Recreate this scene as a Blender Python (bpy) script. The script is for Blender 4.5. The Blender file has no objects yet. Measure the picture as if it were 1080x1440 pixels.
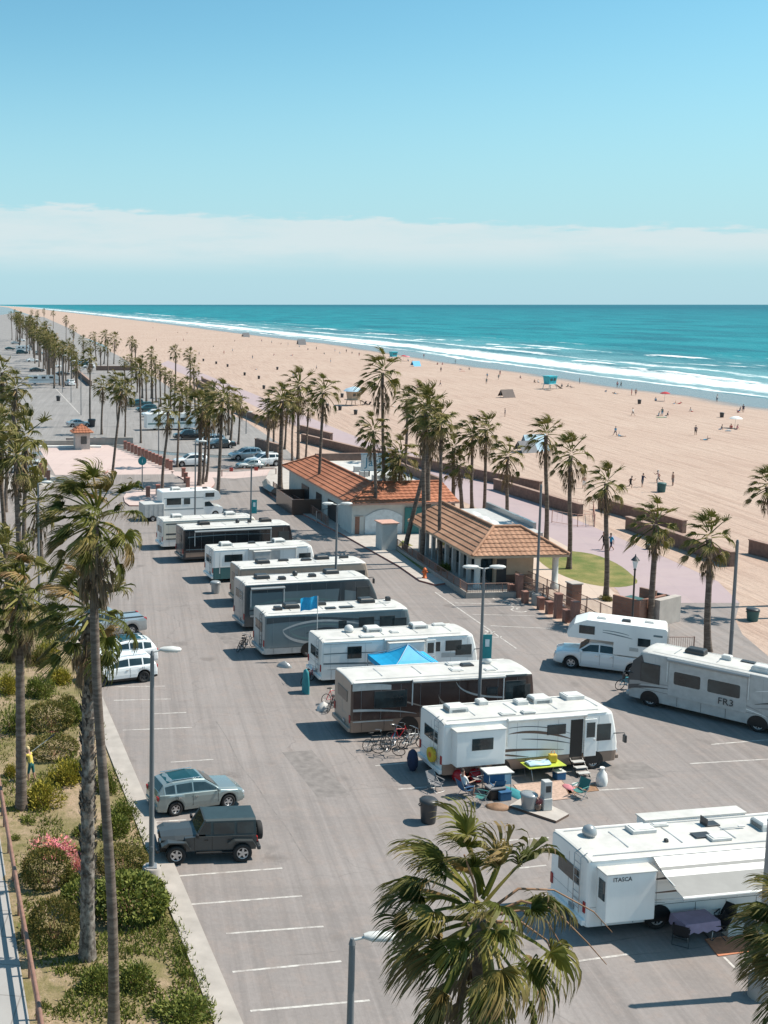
import bpy, bmesh, math, random
from mathutils import Vector, Matrix, noise as mnoise
R = math.radians
PI = math.pi
random.seed(7)
SC = bpy.context.scene
COL = SC.collection

# ------------------------------------------------------------------ camera
F_PX, CAM_H = 1580.0, 22.8
PPX, PPY = 170.0, 608.0            # where the lens axis meets the picture: the photograph is an off-centre crop
PITCH = math.atan((PPY - 428) / F_PX)
cam_d = bpy.data.cameras.new('camera')
cam_d.sensor_fit = 'VERTICAL'
cam_d.sensor_height = 24.0
cam_d.lens = 24.0 * F_PX / 1440.0
cam_d.shift_x = (540 - PPX) / 1440.0
cam_d.shift_y = (PPY - 720) / 1440.0
cam_d.clip_start = 0.5
cam_d.clip_end = 120000
cam = bpy.data.objects.new('camera', cam_d)
cam.location = (0, 0, CAM_H)
cam.rotation_euler = (PI / 2 - PITCH, 0, 0)
COL.objects.link(cam)
SC.camera = cam
SC.view_settings.view_transform = 'Standard'
SC.view_settings.look = 'None'
SC.view_settings.exposure = 0.45
SC.view_settings.gamma = 1.0
SC.view_settings.use_curve_mapping = False
SC.cycles.max_bounces = 6
SC.cycles.transparent_max_bounces = 6

# ------------------------------------------------------------------ sun + sky
SUN_EL = R(54)
SUN_DIR = Vector((math.cos(SUN_EL) * 0.993, math.cos(SUN_EL) * 0.115, math.sin(SUN_EL)))   # towards the sun
sun_d = bpy.data.lights.new('sun', 'SUN')
sun_d.energy = 5.0
sun_d.angle = R(0.53)
sun_d.color = (1.0, 0.915, 0.80)
sun = bpy.data.objects.new('sun', sun_d)
sun.rotation_euler = SUN_DIR.to_track_quat('Z', 'Y').to_euler()
sun.location = (60, 20, 90)
COL.objects.link(sun)

world = bpy.data.worlds.new('World')
SC.world = world
world.use_nodes = True

def build_sky():
    nt = world.node_tree
    N, L = nt.nodes, nt.links
    N.clear()
    out = N.new('ShaderNodeOutputWorld')
    bg = N.new('ShaderNodeBackground')
    bg.inputs['Strength'].default_value = 0.103
    L.new(bg.outputs[0], out.inputs[0])
    sky = N.new('ShaderNodeTexSky')
    sky.sky_type = 'NISHITA'
    sky.sun_disc = False
    sky.sun_elevation = SUN_EL
    sky.sun_rotation = R(90)
    sky.air_density = 1.0
    sky.dust_density = 0.6
    sky.ozone_density = 1.6
    sky.altitude = 0
    def mth(op, a, b=None, clamp=False):
        n = N.new('ShaderNodeMath'); n.operation = op; n.use_clamp = clamp
        for i, v in enumerate((a, b)):
            if v is None: continue
            if isinstance(v, (int, float)): n.inputs[i].default_value = v
            else: L.new(v, n.inputs[i])
        return n.outputs[0]
    def mix(f, a, b, bt='MIX'):
        n = N.new('ShaderNodeMix'); n.data_type = 'RGBA'; n.blend_type = bt
        for s, v in ((n.inputs[0], f), (n.inputs[6], a), (n.inputs[7], b)):
            if isinstance(v, (int, float)): s.default_value = v
            elif isinstance(v, tuple): s.default_value = (*v, 1)
            else: L.new(v, s)
        return n.outputs[2]
    def ramp(v, a, b):
        n = N.new('ShaderNodeMapRange'); n.interpolation_type = 'SMOOTHSTEP'
        L.new(v, n.inputs[0]); n.inputs[1].default_value = a; n.inputs[2].default_value = b
        return n.outputs[0]
    tinted = mix(1.0, sky.outputs[0], (0.71, 1.155, 1.08), 'MULTIPLY')
    tc = N.new('ShaderNodeTexCoord')
    sep = N.new('ShaderNodeSeparateXYZ')
    L.new(tc.outputs['Generated'], sep.inputs[0])
    x, y, z = sep.outputs
    az = mth('ARCTAN2', x, y)
    el = mth('ARCSINE', z)
    comb = N.new('ShaderNodeCombineXYZ')
    L.new(mth('MULTIPLY', az, 1.0), comb.inputs[0]); L.new(mth('MULTIPLY', el, 6.0), comb.inputs[1])
    def nz(scale, detail, rough=0.55):
        n = N.new('ShaderNodeTexNoise'); n.inputs['Scale'].default_value = scale
        n.inputs['Detail'].default_value = detail; n.inputs['Roughness'].default_value = rough
        L.new(comb.outputs[0], n.inputs['Vector']); return n.outputs[0]
    n1, n2 = nz(26, 6), nz(7, 5, 0.6)
    # the marine-layer bank: a puffy top edge, a soft underside
    top = mth('SUBTRACT', 0.0830, mth('MULTIPLY', az, 0.048))
    top = mth('ADD', top, mth('MULTIPLY', mth('SUBTRACT', n1, 0.5), 0.024))
    top = mth('ADD', top, mth('MULTIPLY', mth('SUBTRACT', n2, 0.5), 0.018))
    d = mth('SUBTRACT', top, el)
    edge = ramp(d, -0.001, 0.0045)
    low = ramp(el, 0.022, 0.050)
    streak = ramp(n2, 0.28, 0.56)
    cloud = mth('MULTIPLY', mth('MULTIPLY', edge, low), mth('ADD', mth('MULTIPLY', streak, 0.42), 0.56), True)
    # pale sea mist low over the horizon
    mist = mth('MULTIPLY', mth('SUBTRACT', 1.0, ramp(el, 0.0, 0.26)), 0.90)
    c1 = mix(mist, tinted, (3.3, 4.95, 5.75))
    c0 = mix(cloud, c1, (4.8, 5.7, 5.9))
    L.new(c0, bg.inputs['Color'])
build_sky()

# ------------------------------------------------------------------ helpers
_c, _s = math.cos(PITCH), math.sin(PITCH)
def G(px, py, z=0.0):
    """a picture point (1080 x 1440) laid on the plane of height z"""
    u, v = (px - PPX) / F_PX, -(py - PPY) / F_PX
    d = Vector((u, _c + v * _s, -_s + v * _c))
    t = (z - CAM_H) / d.z
    return Vector((d.x * t, d.y * t, z))
def AT(px, py, Y):
    """a picture point at the distance Y ahead of the camera"""
    u, v = (px - PPX) / F_PX, -(py - PPY) / F_PX
    d = Vector((u, _c + v * _s, -_s + v * _c))
    t = Y / d.y
    return Vector((d.x * t, Y, CAM_H + d.z * t))
def height_at(p, py):
    """height of the point above ground point p that shows at picture row py"""
    v = -(py - PPY) / F_PX
    k = (-_s + v * _c) / (_c + v * _s)
    return CAM_H + k * p.y
def rot_of(a, b):
    return math.atan2(b.y - a.y, b.x - a.x)

LABELS = {}
def tag(o, label, cat, group=None, kind=None):
    o['label'] = label; o['category'] = cat
    if group: o['group'] = group
    o['kind'] = kind or 'thing'
    LABELS.setdefault(label, []).append((o.name, group))
    return o
def thing(name, label, cat, loc=(0, 0, 0), rz=0.0, group=None):
    o = bpy.data.objects.new(name, None)
    o.empty_display_size = 0.3
    COL.objects.link(o)
    o.location = loc; o.rotation_euler = (0, 0, rz)
    return tag(o, label, cat, group)
def link(name, me, parent=None, loc=None):
    o = bpy.data.objects.new(name, me)
    COL.objects.link(o)
    if parent: o.parent = parent
    if loc is not None: o.location = loc
    return o
def copy_tree(o, parent=None):
    c = o.copy(); COL.objects.link(c)
    if parent: c.parent = parent; c.matrix_parent_inverse = o.matrix_parent_inverse.copy()
    for ch in KIDS.get(o.name, []):
        k = copy_tree(ch, c)
        KIDS.setdefault(c.name, []).append(k)
    return c
KIDS = {}

class MB:
    """collects shapes, then becomes ONE mesh object"""
    def __init__(s):
        s.v, s.f, s.m, s.sm = [], [], [], []
        s.mi = 0; s.smooth = False; s.M = None
    def add(s, vs, fs, mi=None, smooth=None):
        b = len(s.v)
        if s.M is not None: vs = [s.M @ Vector(p) for p in vs]
        s.v.extend([tuple(p) for p in vs])
        for f in fs:
            s.f.append(tuple(i + b for i in f)); s.m.append(s.mi if mi is None else mi)
            s.sm.append(s.smooth if smooth is None else smooth)
    def box(s, c, d, mi=None, ch=0.0, rz=0.0):
        x, y, z = d[0] / 2, d[1] / 2, d[2] / 2
        ch = min(ch, x * .9, y * .9, z * .9)
        if ch <= 0:
            vs = [(sx * x, sy * y, sz * z) for sz in (-1, 1) for sx, sy in ((-1, -1), (1, -1), (1, 1), (-1, 1))]
            fs = [(3, 2, 1, 0), (4, 5, 6, 7), (0, 1, 5, 4), (1, 2, 6, 5), (2, 3, 7, 6), (3, 0, 4, 7)]
        else:
            bm = bmesh.new(); bmesh.ops.create_cube(bm, size=1.0)
            for v in bm.verts: v.co = Vector((v.co.x * 2 * x, v.co.y * 2 * y, v.co.z * 2 * z))
            bmesh.ops.bevel(bm, geom=bm.edges[:], offset=ch, segments=2, affect='EDGES', profile=.5)
            bm.verts.index_update()
            vs = [v.co.copy() for v in bm.verts]; fs = [[v.index for v in f.verts] for f in bm.faces]; bm.free()
        cr, sr = math.cos(rz), math.sin(rz)
        vs = [(c[0] + p[0] * cr - p[1] * sr, c[1] + p[0] * sr + p[1] * cr, c[2] + p[2]) for p in vs]
        s.add(vs, fs, mi)
    def loft(s, rings, mi=None, caps=True, smooth=True, closed=True):
        n = len(rings[0]); vs = [p for r in rings for p in r]; fs = []
        for i in range(len(rings) - 1):
            for j in range(n if closed else n - 1):
                k = (j + 1) % n
                fs.append((i * n + j, i * n + k, (i + 1) * n + k, (i + 1) * n + j))
        s.add(vs, fs, mi, smooth)
        if caps:
            s.add(rings[0], [tuple(range(n))[::-1]], mi, False)
            s.add(rings[-1], [tuple(range(n))], mi, False)
    def tube(s, pts, r, n=8, mi=None, caps=True, smooth=True):
        pts = [Vector(p) for p in pts]
        if not isinstance(r, (list, tuple)): r = [r] * len(pts)
        rings = []; ref = None
        for i, p in enumerate(pts):
            t = (pts[min(i + 1, len(pts) - 1)] - pts[max(i - 1, 0)]).normalized()
            if ref is None:
                ref = Vector((1, 0, 0)) if abs(t.x) < .8 else Vector((0, 1, 0))
            a = (ref - t * ref.dot(t)).normalized(); b = t.cross(a); ref = a
            rings.append([p + (a * math.cos(2 * PI * k / n) + b * math.sin(2 * PI * k / n)) * r[i] for k in range(n)])
        s.loft(rings, mi, caps, smooth)
    def lathe(s, prof, c=(0, 0, 0), n=16, mi=None, caps=True, smooth=True):
        rings = [[(c[0] + r * math.cos(2 * PI * k / n), c[1] + r * math.sin(2 * PI * k / n), c[2] + z) for k in range(n)] for r, z in prof]
        s.loft(rings, mi, caps, smooth)
    def prism(s, poly, a, b, axis='z', mi=None, smooth=False):
        def P(u, v, w): return {'z': (u, v, w), 'y': (u, w, v), 'x': (w, u, v)}[axis]
        n = len(poly)
        vs = [P(u, v, a) for u, v in poly] + [P(u, v, b) for u, v in poly]
        fs = [tuple(range(n))[::-1], tuple(range(n, 2 * n))]
        fs += [(i, (i + 1) % n, n + (i + 1) % n, n + i) for i in range(n)]
        s.add(vs, fs, mi, smooth)
    def ball(s, c, r, mi=None, n=10, m=6):
        if not isinstance(r, (list, tuple)): r = (r, r, r)
        rings = []
        for i in range(m + 1):
            a = PI * i / m; a = min(max(a, .02), PI - .02)
            rings.append([(c[0] + r[0] * math.sin(a) * math.cos(2 * PI * k / n), c[1] + r[1] * math.sin(a) * math.sin(2 * PI * k / n), c[2] - r[2] * math.cos(a)) for k in range(n)])
        s.loft(rings, mi)
    def disc(s, c, r, axis='y', n=18, mi=None, flip=False):
        vs = []
        for k in range(n):
            u, w = r * math.cos(2 * PI * k / n), r * math.sin(2 * PI * k / n)
            vs.append((c[0] + u, c[1], c[2] + w) if axis == 'y' else (c[0], c[1] + u, c[2] + w) if axis == 'x' else (c[0] + u, c[1] + w, c[2]))
        s.add(vs, [tuple(range(n)) if not flip else tuple(range(n))[::-1]], mi, False)
    def mesh(s, name, mats):
        me = bpy.data.meshes.new(name)
        me.from_pydata(s.v, [], s.f)
        if not isinstance(mats, (list, tuple)): mats = [mats]
        for m in mats: me.materials.append(M[m] if isinstance(m, str) else m)
        me.polygons.foreach_set('material_index', s.m)
        me.polygons.foreach_set('use_smooth', s.sm)
        bm = bmesh.new(); bm.from_mesh(me)
        bmesh.ops.recalc_face_normals(bm, faces=bm.faces[:]) if len(bm.faces) < 4000 else None
        bm.to_mesh(me); bm.free()
        me.update()
        return me
    def build(s, name, mats, parent=None, loc=None, label=None):
        o = link(name, s.mesh(name, mats), parent, loc)
        if parent: KIDS.setdefault(parent.name, []).append(o)
        if label: o['label'] = label
        return o

def text_mesh(mb, txt, size, M4, mi=0, depth=0.004):
    cu = bpy.data.curves.new('lettering', 'FONT')
    cu.body = txt; cu.size = size; cu.extrude = depth
    cu.align_x = 'CENTER'; cu.align_y = 'CENTER'; cu.resolution_u = 2
    o = bpy.data.objects.new('lettering', cu); COL.objects.link(o)
    bpy.context.view_layer.update()
    dg = bpy.context.evaluated_depsgraph_get()
    me = bpy.data.meshes.new_from_object(o.evaluated_get(dg))
    mb.add([M4 @ v.co for v in me.vertices], [tuple(p.vertices) for p in me.polygons], mi, False)
    bpy.data.objects.remove(o); bpy.data.meshes.remove(me); bpy.data.curves.remove(cu)

# ------------------------------------------------------------------ materials
M = {}
def nodes_of(name):
    m = bpy.data.materials.new(name); m.use_nodes = True
    nt = m.node_tree
    b = nt.nodes['Principled BSDF']
    return m, nt, nt.nodes, nt.links, b
def NN(nt, typ, **kw):
    n = nt.nodes.new(typ)
    for k, v in kw.items():
        if hasattr(n, k) and not k.startswith('i_'): setattr(n, k, v)
        else: n.inputs[k[2:] if k.startswith('i_') else k].default_value = v
    return n
def mixc(nt, f, a, b, bt='MIX'):
    n = nt.nodes.new('ShaderNodeMix'); n.data_type = 'RGBA'; n.blend_type = bt
    for s, v in ((n.inputs[0], f), (n.inputs[6], a), (n.inputs[7], b)):
        if isinstance(v, (int, float)): s.default_value = v
        elif isinstance(v, tuple): s.default_value = (*v[:3], 1)
        else: nt.links.new(v, s)
    return n.outputs[2]
def noise_at(nt, scale, detail=4, rough=.55, vec=None, stretch=None):
    n = nt.nodes.new('ShaderNodeTexNoise')
    n.inputs['Scale'].default_value = scale; n.inputs['Detail'].default_value = detail; n.inputs['Roughness'].default_value = rough
    if vec is None:
        vec = nt.nodes.new('ShaderNodeTexCoord').outputs['Object']
    if stretch:
        mp = nt.nodes.new('ShaderNodeMapping'); nt.links.new(vec, mp.inputs[0])
        mp.inputs['Scale'].default_value = stretch[:3]
        if len(stretch) > 3: mp.inputs['Rotation'].default_value = (0, 0, stretch[3])
        vec = mp.outputs[0]
    nt.links.new(vec, n.inputs['Vector'])
    return n.outputs[0]
def mrange(nt, v, a, b, c=0., d=1.):
    n = nt.nodes.new('ShaderNodeMapRange'); nt.links.new(v, n.inputs[0])
    n.inputs[1].default_value = a; n.inputs[2].default_value = b; n.inputs[3].default_value = c; n.inputs[4].default_value = d
    return n.outputs[0]
def mmath(nt, op, a, b=None):
    n = nt.nodes.new('ShaderNodeMath'); n.operation = op
    for i, v in enumerate((a, b)):
        if v is None: continue
        if isinstance(v, (int, float)): n.inputs[i].default_value = v
        else: nt.links.new(v, n.inputs[i])
    return n.outputs[0]
def bump(nt, b, h, strength=.3, dist=.02):
    n = nt.nodes.new('ShaderNodeBump'); n.inputs['Strength'].default_value = strength; n.inputs['Distance'].default_value = dist
    nt.links.new(h, n.inputs['Height']); nt.links.new(n.outputs[0], b.inputs['Normal'])
def mat(name, col, rough=.5, metal=0., var=.12, scale=3., spec=None, coat=0., bmp=0., bscale=40., dirt=0., trans=0.):
    """plain material with mottled wear"""
    m, nt, N, L, b = nodes_of(name)
    n = noise_at(nt, scale, 5)
    lo = tuple(c * (1 - var) for c in col); hi = tuple(min(1, c * (1 + var)) for c in col)
    c = mixc(nt, mrange(nt, n, .3, .7), lo, hi)
    if dirt:
        d = noise_at(nt, scale * .6, 6, .7, stretch=(1, 1, .15))
        c = mixc(nt, mrange(nt, d, .5, .8, 0, dirt), c, tuple(x * .45 for x in col))
    L.new(c, b.inputs['Base Color'])
    b.inputs['Roughness'].default_value = rough; b.inputs['Metallic'].default_value = metal
    if spec is not None: b.inputs['Specular IOR Level'].default_value = spec
    if coat: b.inputs['Coat Weight'].default_value = coat; b.inputs['Coat Roughness'].default_value = .08
    if bmp: bump(nt, b, noise_at(nt, bscale, 3), bmp)
    if trans: b.inputs['Subsurface Weight'].default_value = 0
    M[name] = m
    return m

for a in [
    ('white_paint', (.84, .84, .82), .35, 0, .03, .8, None, .3, 0, 40, .26), ('cream_paint', (.72, .66, .56), .4, 0, .04, 1, None, .2, 0, 40, .1),
    ('roof_white', (.52, .51, .485), .6, 0, .10, 1.2, None, 0, .1, 8, .4), ('white_trim', (.66, .66, .64), .45), ('awning_shade_grey', (.27, .265, .255), .8, 0, .06, 2), ('plastic_white', (.58, .58, .56), .45),
    ('tan_paint', (.38, .30, .24), .4, 0, .05), ('brown_paint', (.06, .035, .03), .25, 0, .08, 1, None, .6), ('dark_brown', (.11, .07, .055), .3, 0, .1, 1, None, .4),
    ('bronze_paint', (.26, .19, .15), .35, .2, .06, 1, None, .4), ('taupe_paint', (.31, .25, .21), .4, 0, .05, 1, None, .3),
    ('grey_paint', (.30, .32, .33), .3, .2, .05, 1, None, .4), ('silver_paint', (.52, .54, .55), .3, .25, .04, 1, None, .5),
    ('light_grey', (.46, .46, .45), .5), ('charcoal', (.035, .038, .042), .4), ('black', (.012, .012, .013), .5), ('rubber', (.018, .018, .019), .8),
    ('black_paint', (.014, .015, .018), .18, 0, .1, 1, None, .8), ('teal_paint', (.02, .13, .14), .3, 0, .06, 1, None, .5),
    ('sage_paint', (.16, .25, .25), .3, .1, .06, 1, None, .5), ('slate_paint', (.15, .20, .22), .3, .1, .06, 1, None, .5), ('slate_dark', (.05, .065, .075), .3, .1, .06, 1, None, .5),
    ('car_white', (.78, .79, .79), .2, 0, .02, 1, None, .8), ('car_silver', (.42, .45, .46), .25, .5, .03, 1, None, .8), ('car_blue', (.10, .22, .25), .22, .35, .04, 1, None, .9),
    ('car_dark', (.03, .04, .045), .2, .1, .05, 1, None, .8), ('car_teal', (.015, .07, .08), .2, .1, .05, 1, None, .8), ('car_black', (.015, .016, .018), .2, 0, .05, 1, None, .8),
    ('car_pewter', (.25, .30, .30), .25, .45, .03, 1, None, .8), ('jeep_paint', (.050, .056, .058), .4, .2, .05, 1, None, .4), ('hardtop', (.022, .042, .050), .5),
    ('chrome', (.7, .7, .7), .15, 1.), ('steel', (.42, .43, .44), .4, .8), ('galv', (.30, .31, .32), .45, .5, .12, 2, None, 0, 0, 40, .2), ('pole_paint', (.16, .17, .18), .5, .1, .1, 1),
    ('alloy', (.55, .55, .56), .3, .7), ('lamp_glass', (.7, .72, .72), .2), ('tail_red', (.35, .02, .02), .3), ('headlight', (.65, .68, .7), .15, .2),
    ('red_plastic', (.42, .015, .025), .3), ('green_tarp', (.03, .16, .15), .7), ('blue_tarp', (.01, .33, .60), .55), ('roof_glass', (.006, .045, .055), .3), ('blue_fabric', (.02, .10, .22), .8), ('teal_fabric', (.03, .22, .25), .8),
    ('lime', (.42, .50, .06), .5), ('yellow', (.65, .45, .04), .6), ('pale_blue', (.40, .55, .65), .8), ('purple_cloth', (.30, .25, .36), .9), ('orange', (.62, .18, .03), .6),
    ('rug', (.42, .30, .24), .95, 0, .2, 6), ('coral_mat', (.50, .20, .11), .9, 0, .15, 5), ('wood', (.25, .14, .08), .7, 0, .25, 6), ('wood_rail', (.22, .12, .09), .7, 0, .2, 5),
    ('concrete', (.36, .325, .295), .9, 0, .14, 1.2, None, 0, .25, 20, .25), ('concrete_pale', (.40, .365, .335), .9, 0, .12, 1.5, None, 0, .2, 20, .2), ('stucco', (.52, .54, .52), .9, 0, .06, 2, None, 0, .2, 60, .12),
    ('stucco_tan', (.44, .34, .25), .9, 0, .08, 2, None, 0, .2, 60, .12), ('beach_wall', (.20, .13, .105), .9, 0, .22, 3, None, 0, .4, 12, .2), ('wall_cap', (.30, .20, .16), .9, 0, .15, 3),
    ('door_teal', (.03, .17, .17), .5), ('tower_teal', (.03, .42, .50), .5, 0, .05), ('tower_tan', (.48, .36, .26), .7), ('sign_blue', (.05, .22, .33), .6), ('sign_white', (.62, .68, .70), .6),
    ('banner_teal', (.02, .22, .24), .7), ('skin', (.42, .25, .18), .6), ('hair', (.03, .02, .015), .7), ('cloth_red', (.40, .04, .05), .9), ('cloth_blue', (.03, .25, .42), .9), ('cloth_navy', (.02, .03, .07), .9),
    ('cloth_white', (.7, .7, .68), .9), ('cloth_grey', (.18, .18, .19), .9), ('cloth_black', (.015, .015, .018), .9), ('cloth_yellow', (.62, .48, .10), .9), ('cloth_pink', (.6, .22, .25), .9), ('cloth_teal', (.02, .12, .12), .9),
    ('straw', (.55, .42, .22), .9), ('bin_green', (.03, .10, .10), .6), ('hydrant', (.60, .13, .03), .5), ('barrier_red', (.40, .05, .04), .6), ('pink_tile', (.50, .30, .24), .8), ('kiosk', (.48, .42, .38), .9),
    ('towel_green', (.08, .2, .1), .9), ('bollard', (.26, .13, .10), .85, 0, .15, 4), ('kerb_red', (.36, .14, .11), .8, 0, .25, 3), ('fence_iron', (.24, .14, .11), .6), ('glow_white', (.8, .8, .78), .5), ('wave_foam', (.78, .80, .80), .7),
    ('flower_pink', (.62, .18, .24), .8, 0, .3, 9), ('flower_orange', (.62, .24, .08), .8, 0, .3, 9),
]:
    mat(*a)

def glass_mat():
    m, nt, N, L, b = nodes_of('glass')
    n = noise_at(nt, .9, 3)
    c = mixc(nt, mrange(nt, n, .35, .65), (.012, .022, .026), (.035, .055, .06))
    L.new(c, b.inputs['Base Color']); b.inputs['Roughness'].default_value = .06; b.inputs['Specular IOR Level'].default_value = .7
    M['glass'] = m
glass_mat()

def ground_mats():
    # sand: mottled, rippled, tyre-raked near the path
    m, nt, N, L, b = nodes_of('sand')
    n1 = noise_at(nt, .035, 6, .6); n2 = noise_at(nt, .6, 6, .65); n3 = noise_at(nt, .5, 5, .62, stretch=(1.9, .10, 1, R(-13)))
    n4 = noise_at(nt, 3.5, 3, .7)
    c = mixc(nt, mrange(nt, n1, .3, .7), (.39, .283, .228), (.44, .337, .275))
    c = mixc(nt, mrange(nt, n3, .50, .62, 0, .50), c, (.31, .212, .168))
    c = mixc(nt, mrange(nt, n2, .5, .72, 0, .40), c, (.325, .225, .178))
    c = mixc(nt, mrange(nt, n4, .52, .70, 0, .5), c, (.27, .185, .145))
    # damp sand: uses the across-shore distance stored in the mesh
    at = N.new('ShaderNodeAttribute'); at.attribute_name = 'shore'
    wob = noise_at(nt, .03, 4, .6)
    dd = mmath(nt, 'ADD', at.outputs['Fac'], mmath(nt, 'MULTIPLY', mmath(nt, 'SUBTRACT', wob, .5), 14))
    wet = mrange(nt, dd, -25, -18)
    c = mixc(nt, wet, c, (.155, .165, .165))
    L.new(c, b.inputs['Base Color'])
    L.new(mrange(nt, wet, 0, 1, .95, .22), b.inputs['Roughness'])
    b.inputs['Specular IOR Level'].default_value = .3
    bump(nt, b, mmath(nt, 'ADD', n2, mmath(nt, 'MULTIPLY', n3, 1.2)), .8, .25)
    M['sand'] = m
    # asphalt: sun-bleached, patched, cracked, oil-spotted, tyre-darkened along the lanes
    def tcv(nt): return nt.nodes.new('ShaderNodeTexCoord').outputs['Object']
    def asphalt(name, base, warm):
        m, nt, N, L, b = nodes_of(name)
        n1 = noise_at(nt, .10, 6, .62); n2 = noise_at(nt, 1.1, 7, .7); n3 = noise_at(nt, 26, 3, .7)
        lane = noise_at(nt, .25, 5, .6, stretch=(2.6, .12, 1, R(-10)))
        cross = noise_at(nt, .5, 4, .6, stretch=(.1, 2.2, 1, R(8)))
        c = mixc(nt, mrange(nt, n1, .32, .68), tuple(x * .86 for x in base), tuple(x * 1.10 for x in base))
        c = mixc(nt, mrange(nt, lane, .50, .66, 0, .38), c, tuple(x * .68 for x in base))
        c = mixc(nt, mrange(nt, lane, .48, .28, 0, .30), c, tuple(min(1, x * 1.28) for x in base))
        c = mixc(nt, mrange(nt, cross, .55, .75, 0, .25), c, tuple(x * .72 for x in base))
        c = mixc(nt, mrange(nt, n2, .49, .62, 0, .50), c, warm)
        c = mixc(nt, mrange(nt, n3, .4, .75, 0, .25), c, tuple(x * .6 for x in base))
        st2 = noise_at(nt, .9, 6, .7, stretch=(3.0, .05, 1, R(-10))); st3 = noise_at(nt, .35, 3, .5, stretch=(.05, 2.8, 1, R(-8)))
        c = mixc(nt, mrange(nt, st2, .50, .64, 0, .36), c, tuple(x * .60 for x in base))
        c = mixc(nt, mrange(nt, st2, .47, .36, 0, .30), c, tuple(min(1, x * 1.32) for x in base))
        c = mixc(nt, mrange(nt, st3, .56, .66, 0, .20), c, tuple(x * .70 for x in base))
        vs = N.new('ShaderNodeTexVoronoi'); vs.inputs['Scale'].default_value = .21; L.new(tcv(nt), vs.inputs['Vector']); on = mmath(nt, 'ADD', vs.outputs['Distance'], mmath(nt, 'MULTIPLY', mmath(nt, 'SUBTRACT', noise_at(nt, 2.5, 4, .7), .5), .28)); c = mixc(nt, mmath(nt, 'MULTIPLY', mrange(nt, on, .02, .13, .62, 0), mrange(nt, n1, .40, .56)), c, tuple(x * .32 for x in base))
        n5 = noise_at(nt, 5.5, 4, .75); c = mixc(nt, mrange(nt, n5, .50, .66, 0, .28), c, tuple(x * .66 for x in base)); c = mixc(nt, mrange(nt, n5, .46, .36, 0, .2), c, tuple(min(1, x * 1.25) for x in base))
        vo = N.new('ShaderNodeTexVoronoi'); vo.feature = 'DISTANCE_TO_EDGE'; vo.inputs['Scale'].default_value = .16
        tc = N.new('ShaderNodeTexCoord'); wn = N.new('ShaderNodeTexNoise'); wn.inputs['Scale'].default_value = .8; wn.inputs['Detail'].default_value = 6
        L.new(tc.outputs['Object'], wn.inputs['Vector'])
        va = N.new('ShaderNodeVectorMath'); va.operation = 'MULTIPLY_ADD'; va.inputs[1].default_value = (2.4, 2.4, 0)
        L.new(wn.outputs['Color'], va.inputs[0]); L.new(tc.outputs['Object'], va.inputs[2]); L.new(va.outputs[0], vo.inputs['Vector'])
        crack = mmath(nt, 'MULTIPLY', mrange(nt, vo.outputs['Distance'], .0, .011, 1, 0), mrange(nt, n1, .45, .62, 0, .34))
        c = mixc(nt, crack, c, tuple(x * .34 for x in base))
        sp = noise_at(nt, .45, 2, .4)
        c = mixc(nt, mrange(nt, sp, .66, .74, 0, .42), c, tuple(x * .42 for x in base))
        L.new(c, b.inputs['Base Color']); b.inputs['Roughness'].default_value = .88; b.inputs['Specular IOR Level'].default_value = .25
        bump(nt, b, n3, .25, .01)
        M[name] = m
    asphalt('asphalt', (.245, .220, .210), (.275, .228, .206))
    asphalt('asphalt_far', (.25, .238, .233), (.27, .25, .235))
    def paving(name, a, bcol, sx, sy, rot, mortar, msz=.03, var=.3):
        m, nt, N, L, b = nodes_of(name)
        tc = N.new('ShaderNodeTexCoord'); mp = N.new('ShaderNodeMapping'); mp.inputs['Rotation'].default_value = (0, 0, rot)
        L.new(tc.outputs['Object'], mp.inputs[0])
        br = N.new('ShaderNodeTexBrick'); br.offset = 0; L.new(mp.outputs[0], br.inputs['Vector'])
        br.inputs['Color1'].default_value = (*a, 1); br.inputs['Color2'].default_value = (*bcol, 1); br.inputs['Mortar'].default_value = (*mortar, 1)
        br.inputs['Scale'].default_value = 1.; br.inputs['Mortar Size'].default_value = msz; br.inputs['Brick Width'].default_value = sx; br.inputs['Row Height'].default_value = sy
        n = noise_at(nt, .5, 6, .7); n2 = noise_at(nt, .08, 4)
        c = mixc(nt, mrange(nt, n, .5, .75, 0, var), br.outputs[0], tuple(x * .6 for x in a))
        c = mixc(nt, mrange(nt, n2, .4, .7, 0, .25), c, tuple(min(1, x * 1.2) for x in a))
        L.new(c, b.inputs['Base Color']); b.inputs['Roughness'].default_value = .9
        bump(nt, b, noise_at(nt, 18, 3), .2, .01)
        M[name] = m
    paving('promenade', (.335, .262, .275), (.35, .275, .28), 3.2, 3.2, R(10), (.30, .25, .255), .02)
    paving('sidewalk', (.305, .295, .285), (.325, .315, .305), 1.5, 1.7, R(7), (.20, .19, .18), .025)
    paving('plaza_pink', (.46, .36, .335), (.48, .375, .345), 2.4, 2.4, R(10), (.40, .30, .28), .03)
    paving('walkway', (.45, .36, .30), (.47, .38, .315), 2., 2., R(10), (.36, .28, .235), .02)
    # grass and soil
    m, nt, N, L, b = nodes_of('turf')
    n1 = noise_at(nt, .5, 5, .6); n2 = noise_at(nt, 7, 4, .7)
    c = mixc(nt, mrange(nt, n1, .35, .65), (.095, .125, .02), (.25, .205, .07))
    c = mixc(nt, mrange(nt, n2, .45, .7, 0, .6), c, (.06, .085, .015))
    L.new(c, b.inputs['Base Color']); b.inputs['Roughness'].default_value = .95; bump(nt, b, n2, .6, .05)
    M['turf'] = m
    m, nt, N, L, b = nodes_of('soil')
    n1 = noise_at(nt, .35, 6, .65); n2 = noise_at(nt, 2.2, 5, .7); n3 = noise_at(nt, 12, 3, .7)
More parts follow.
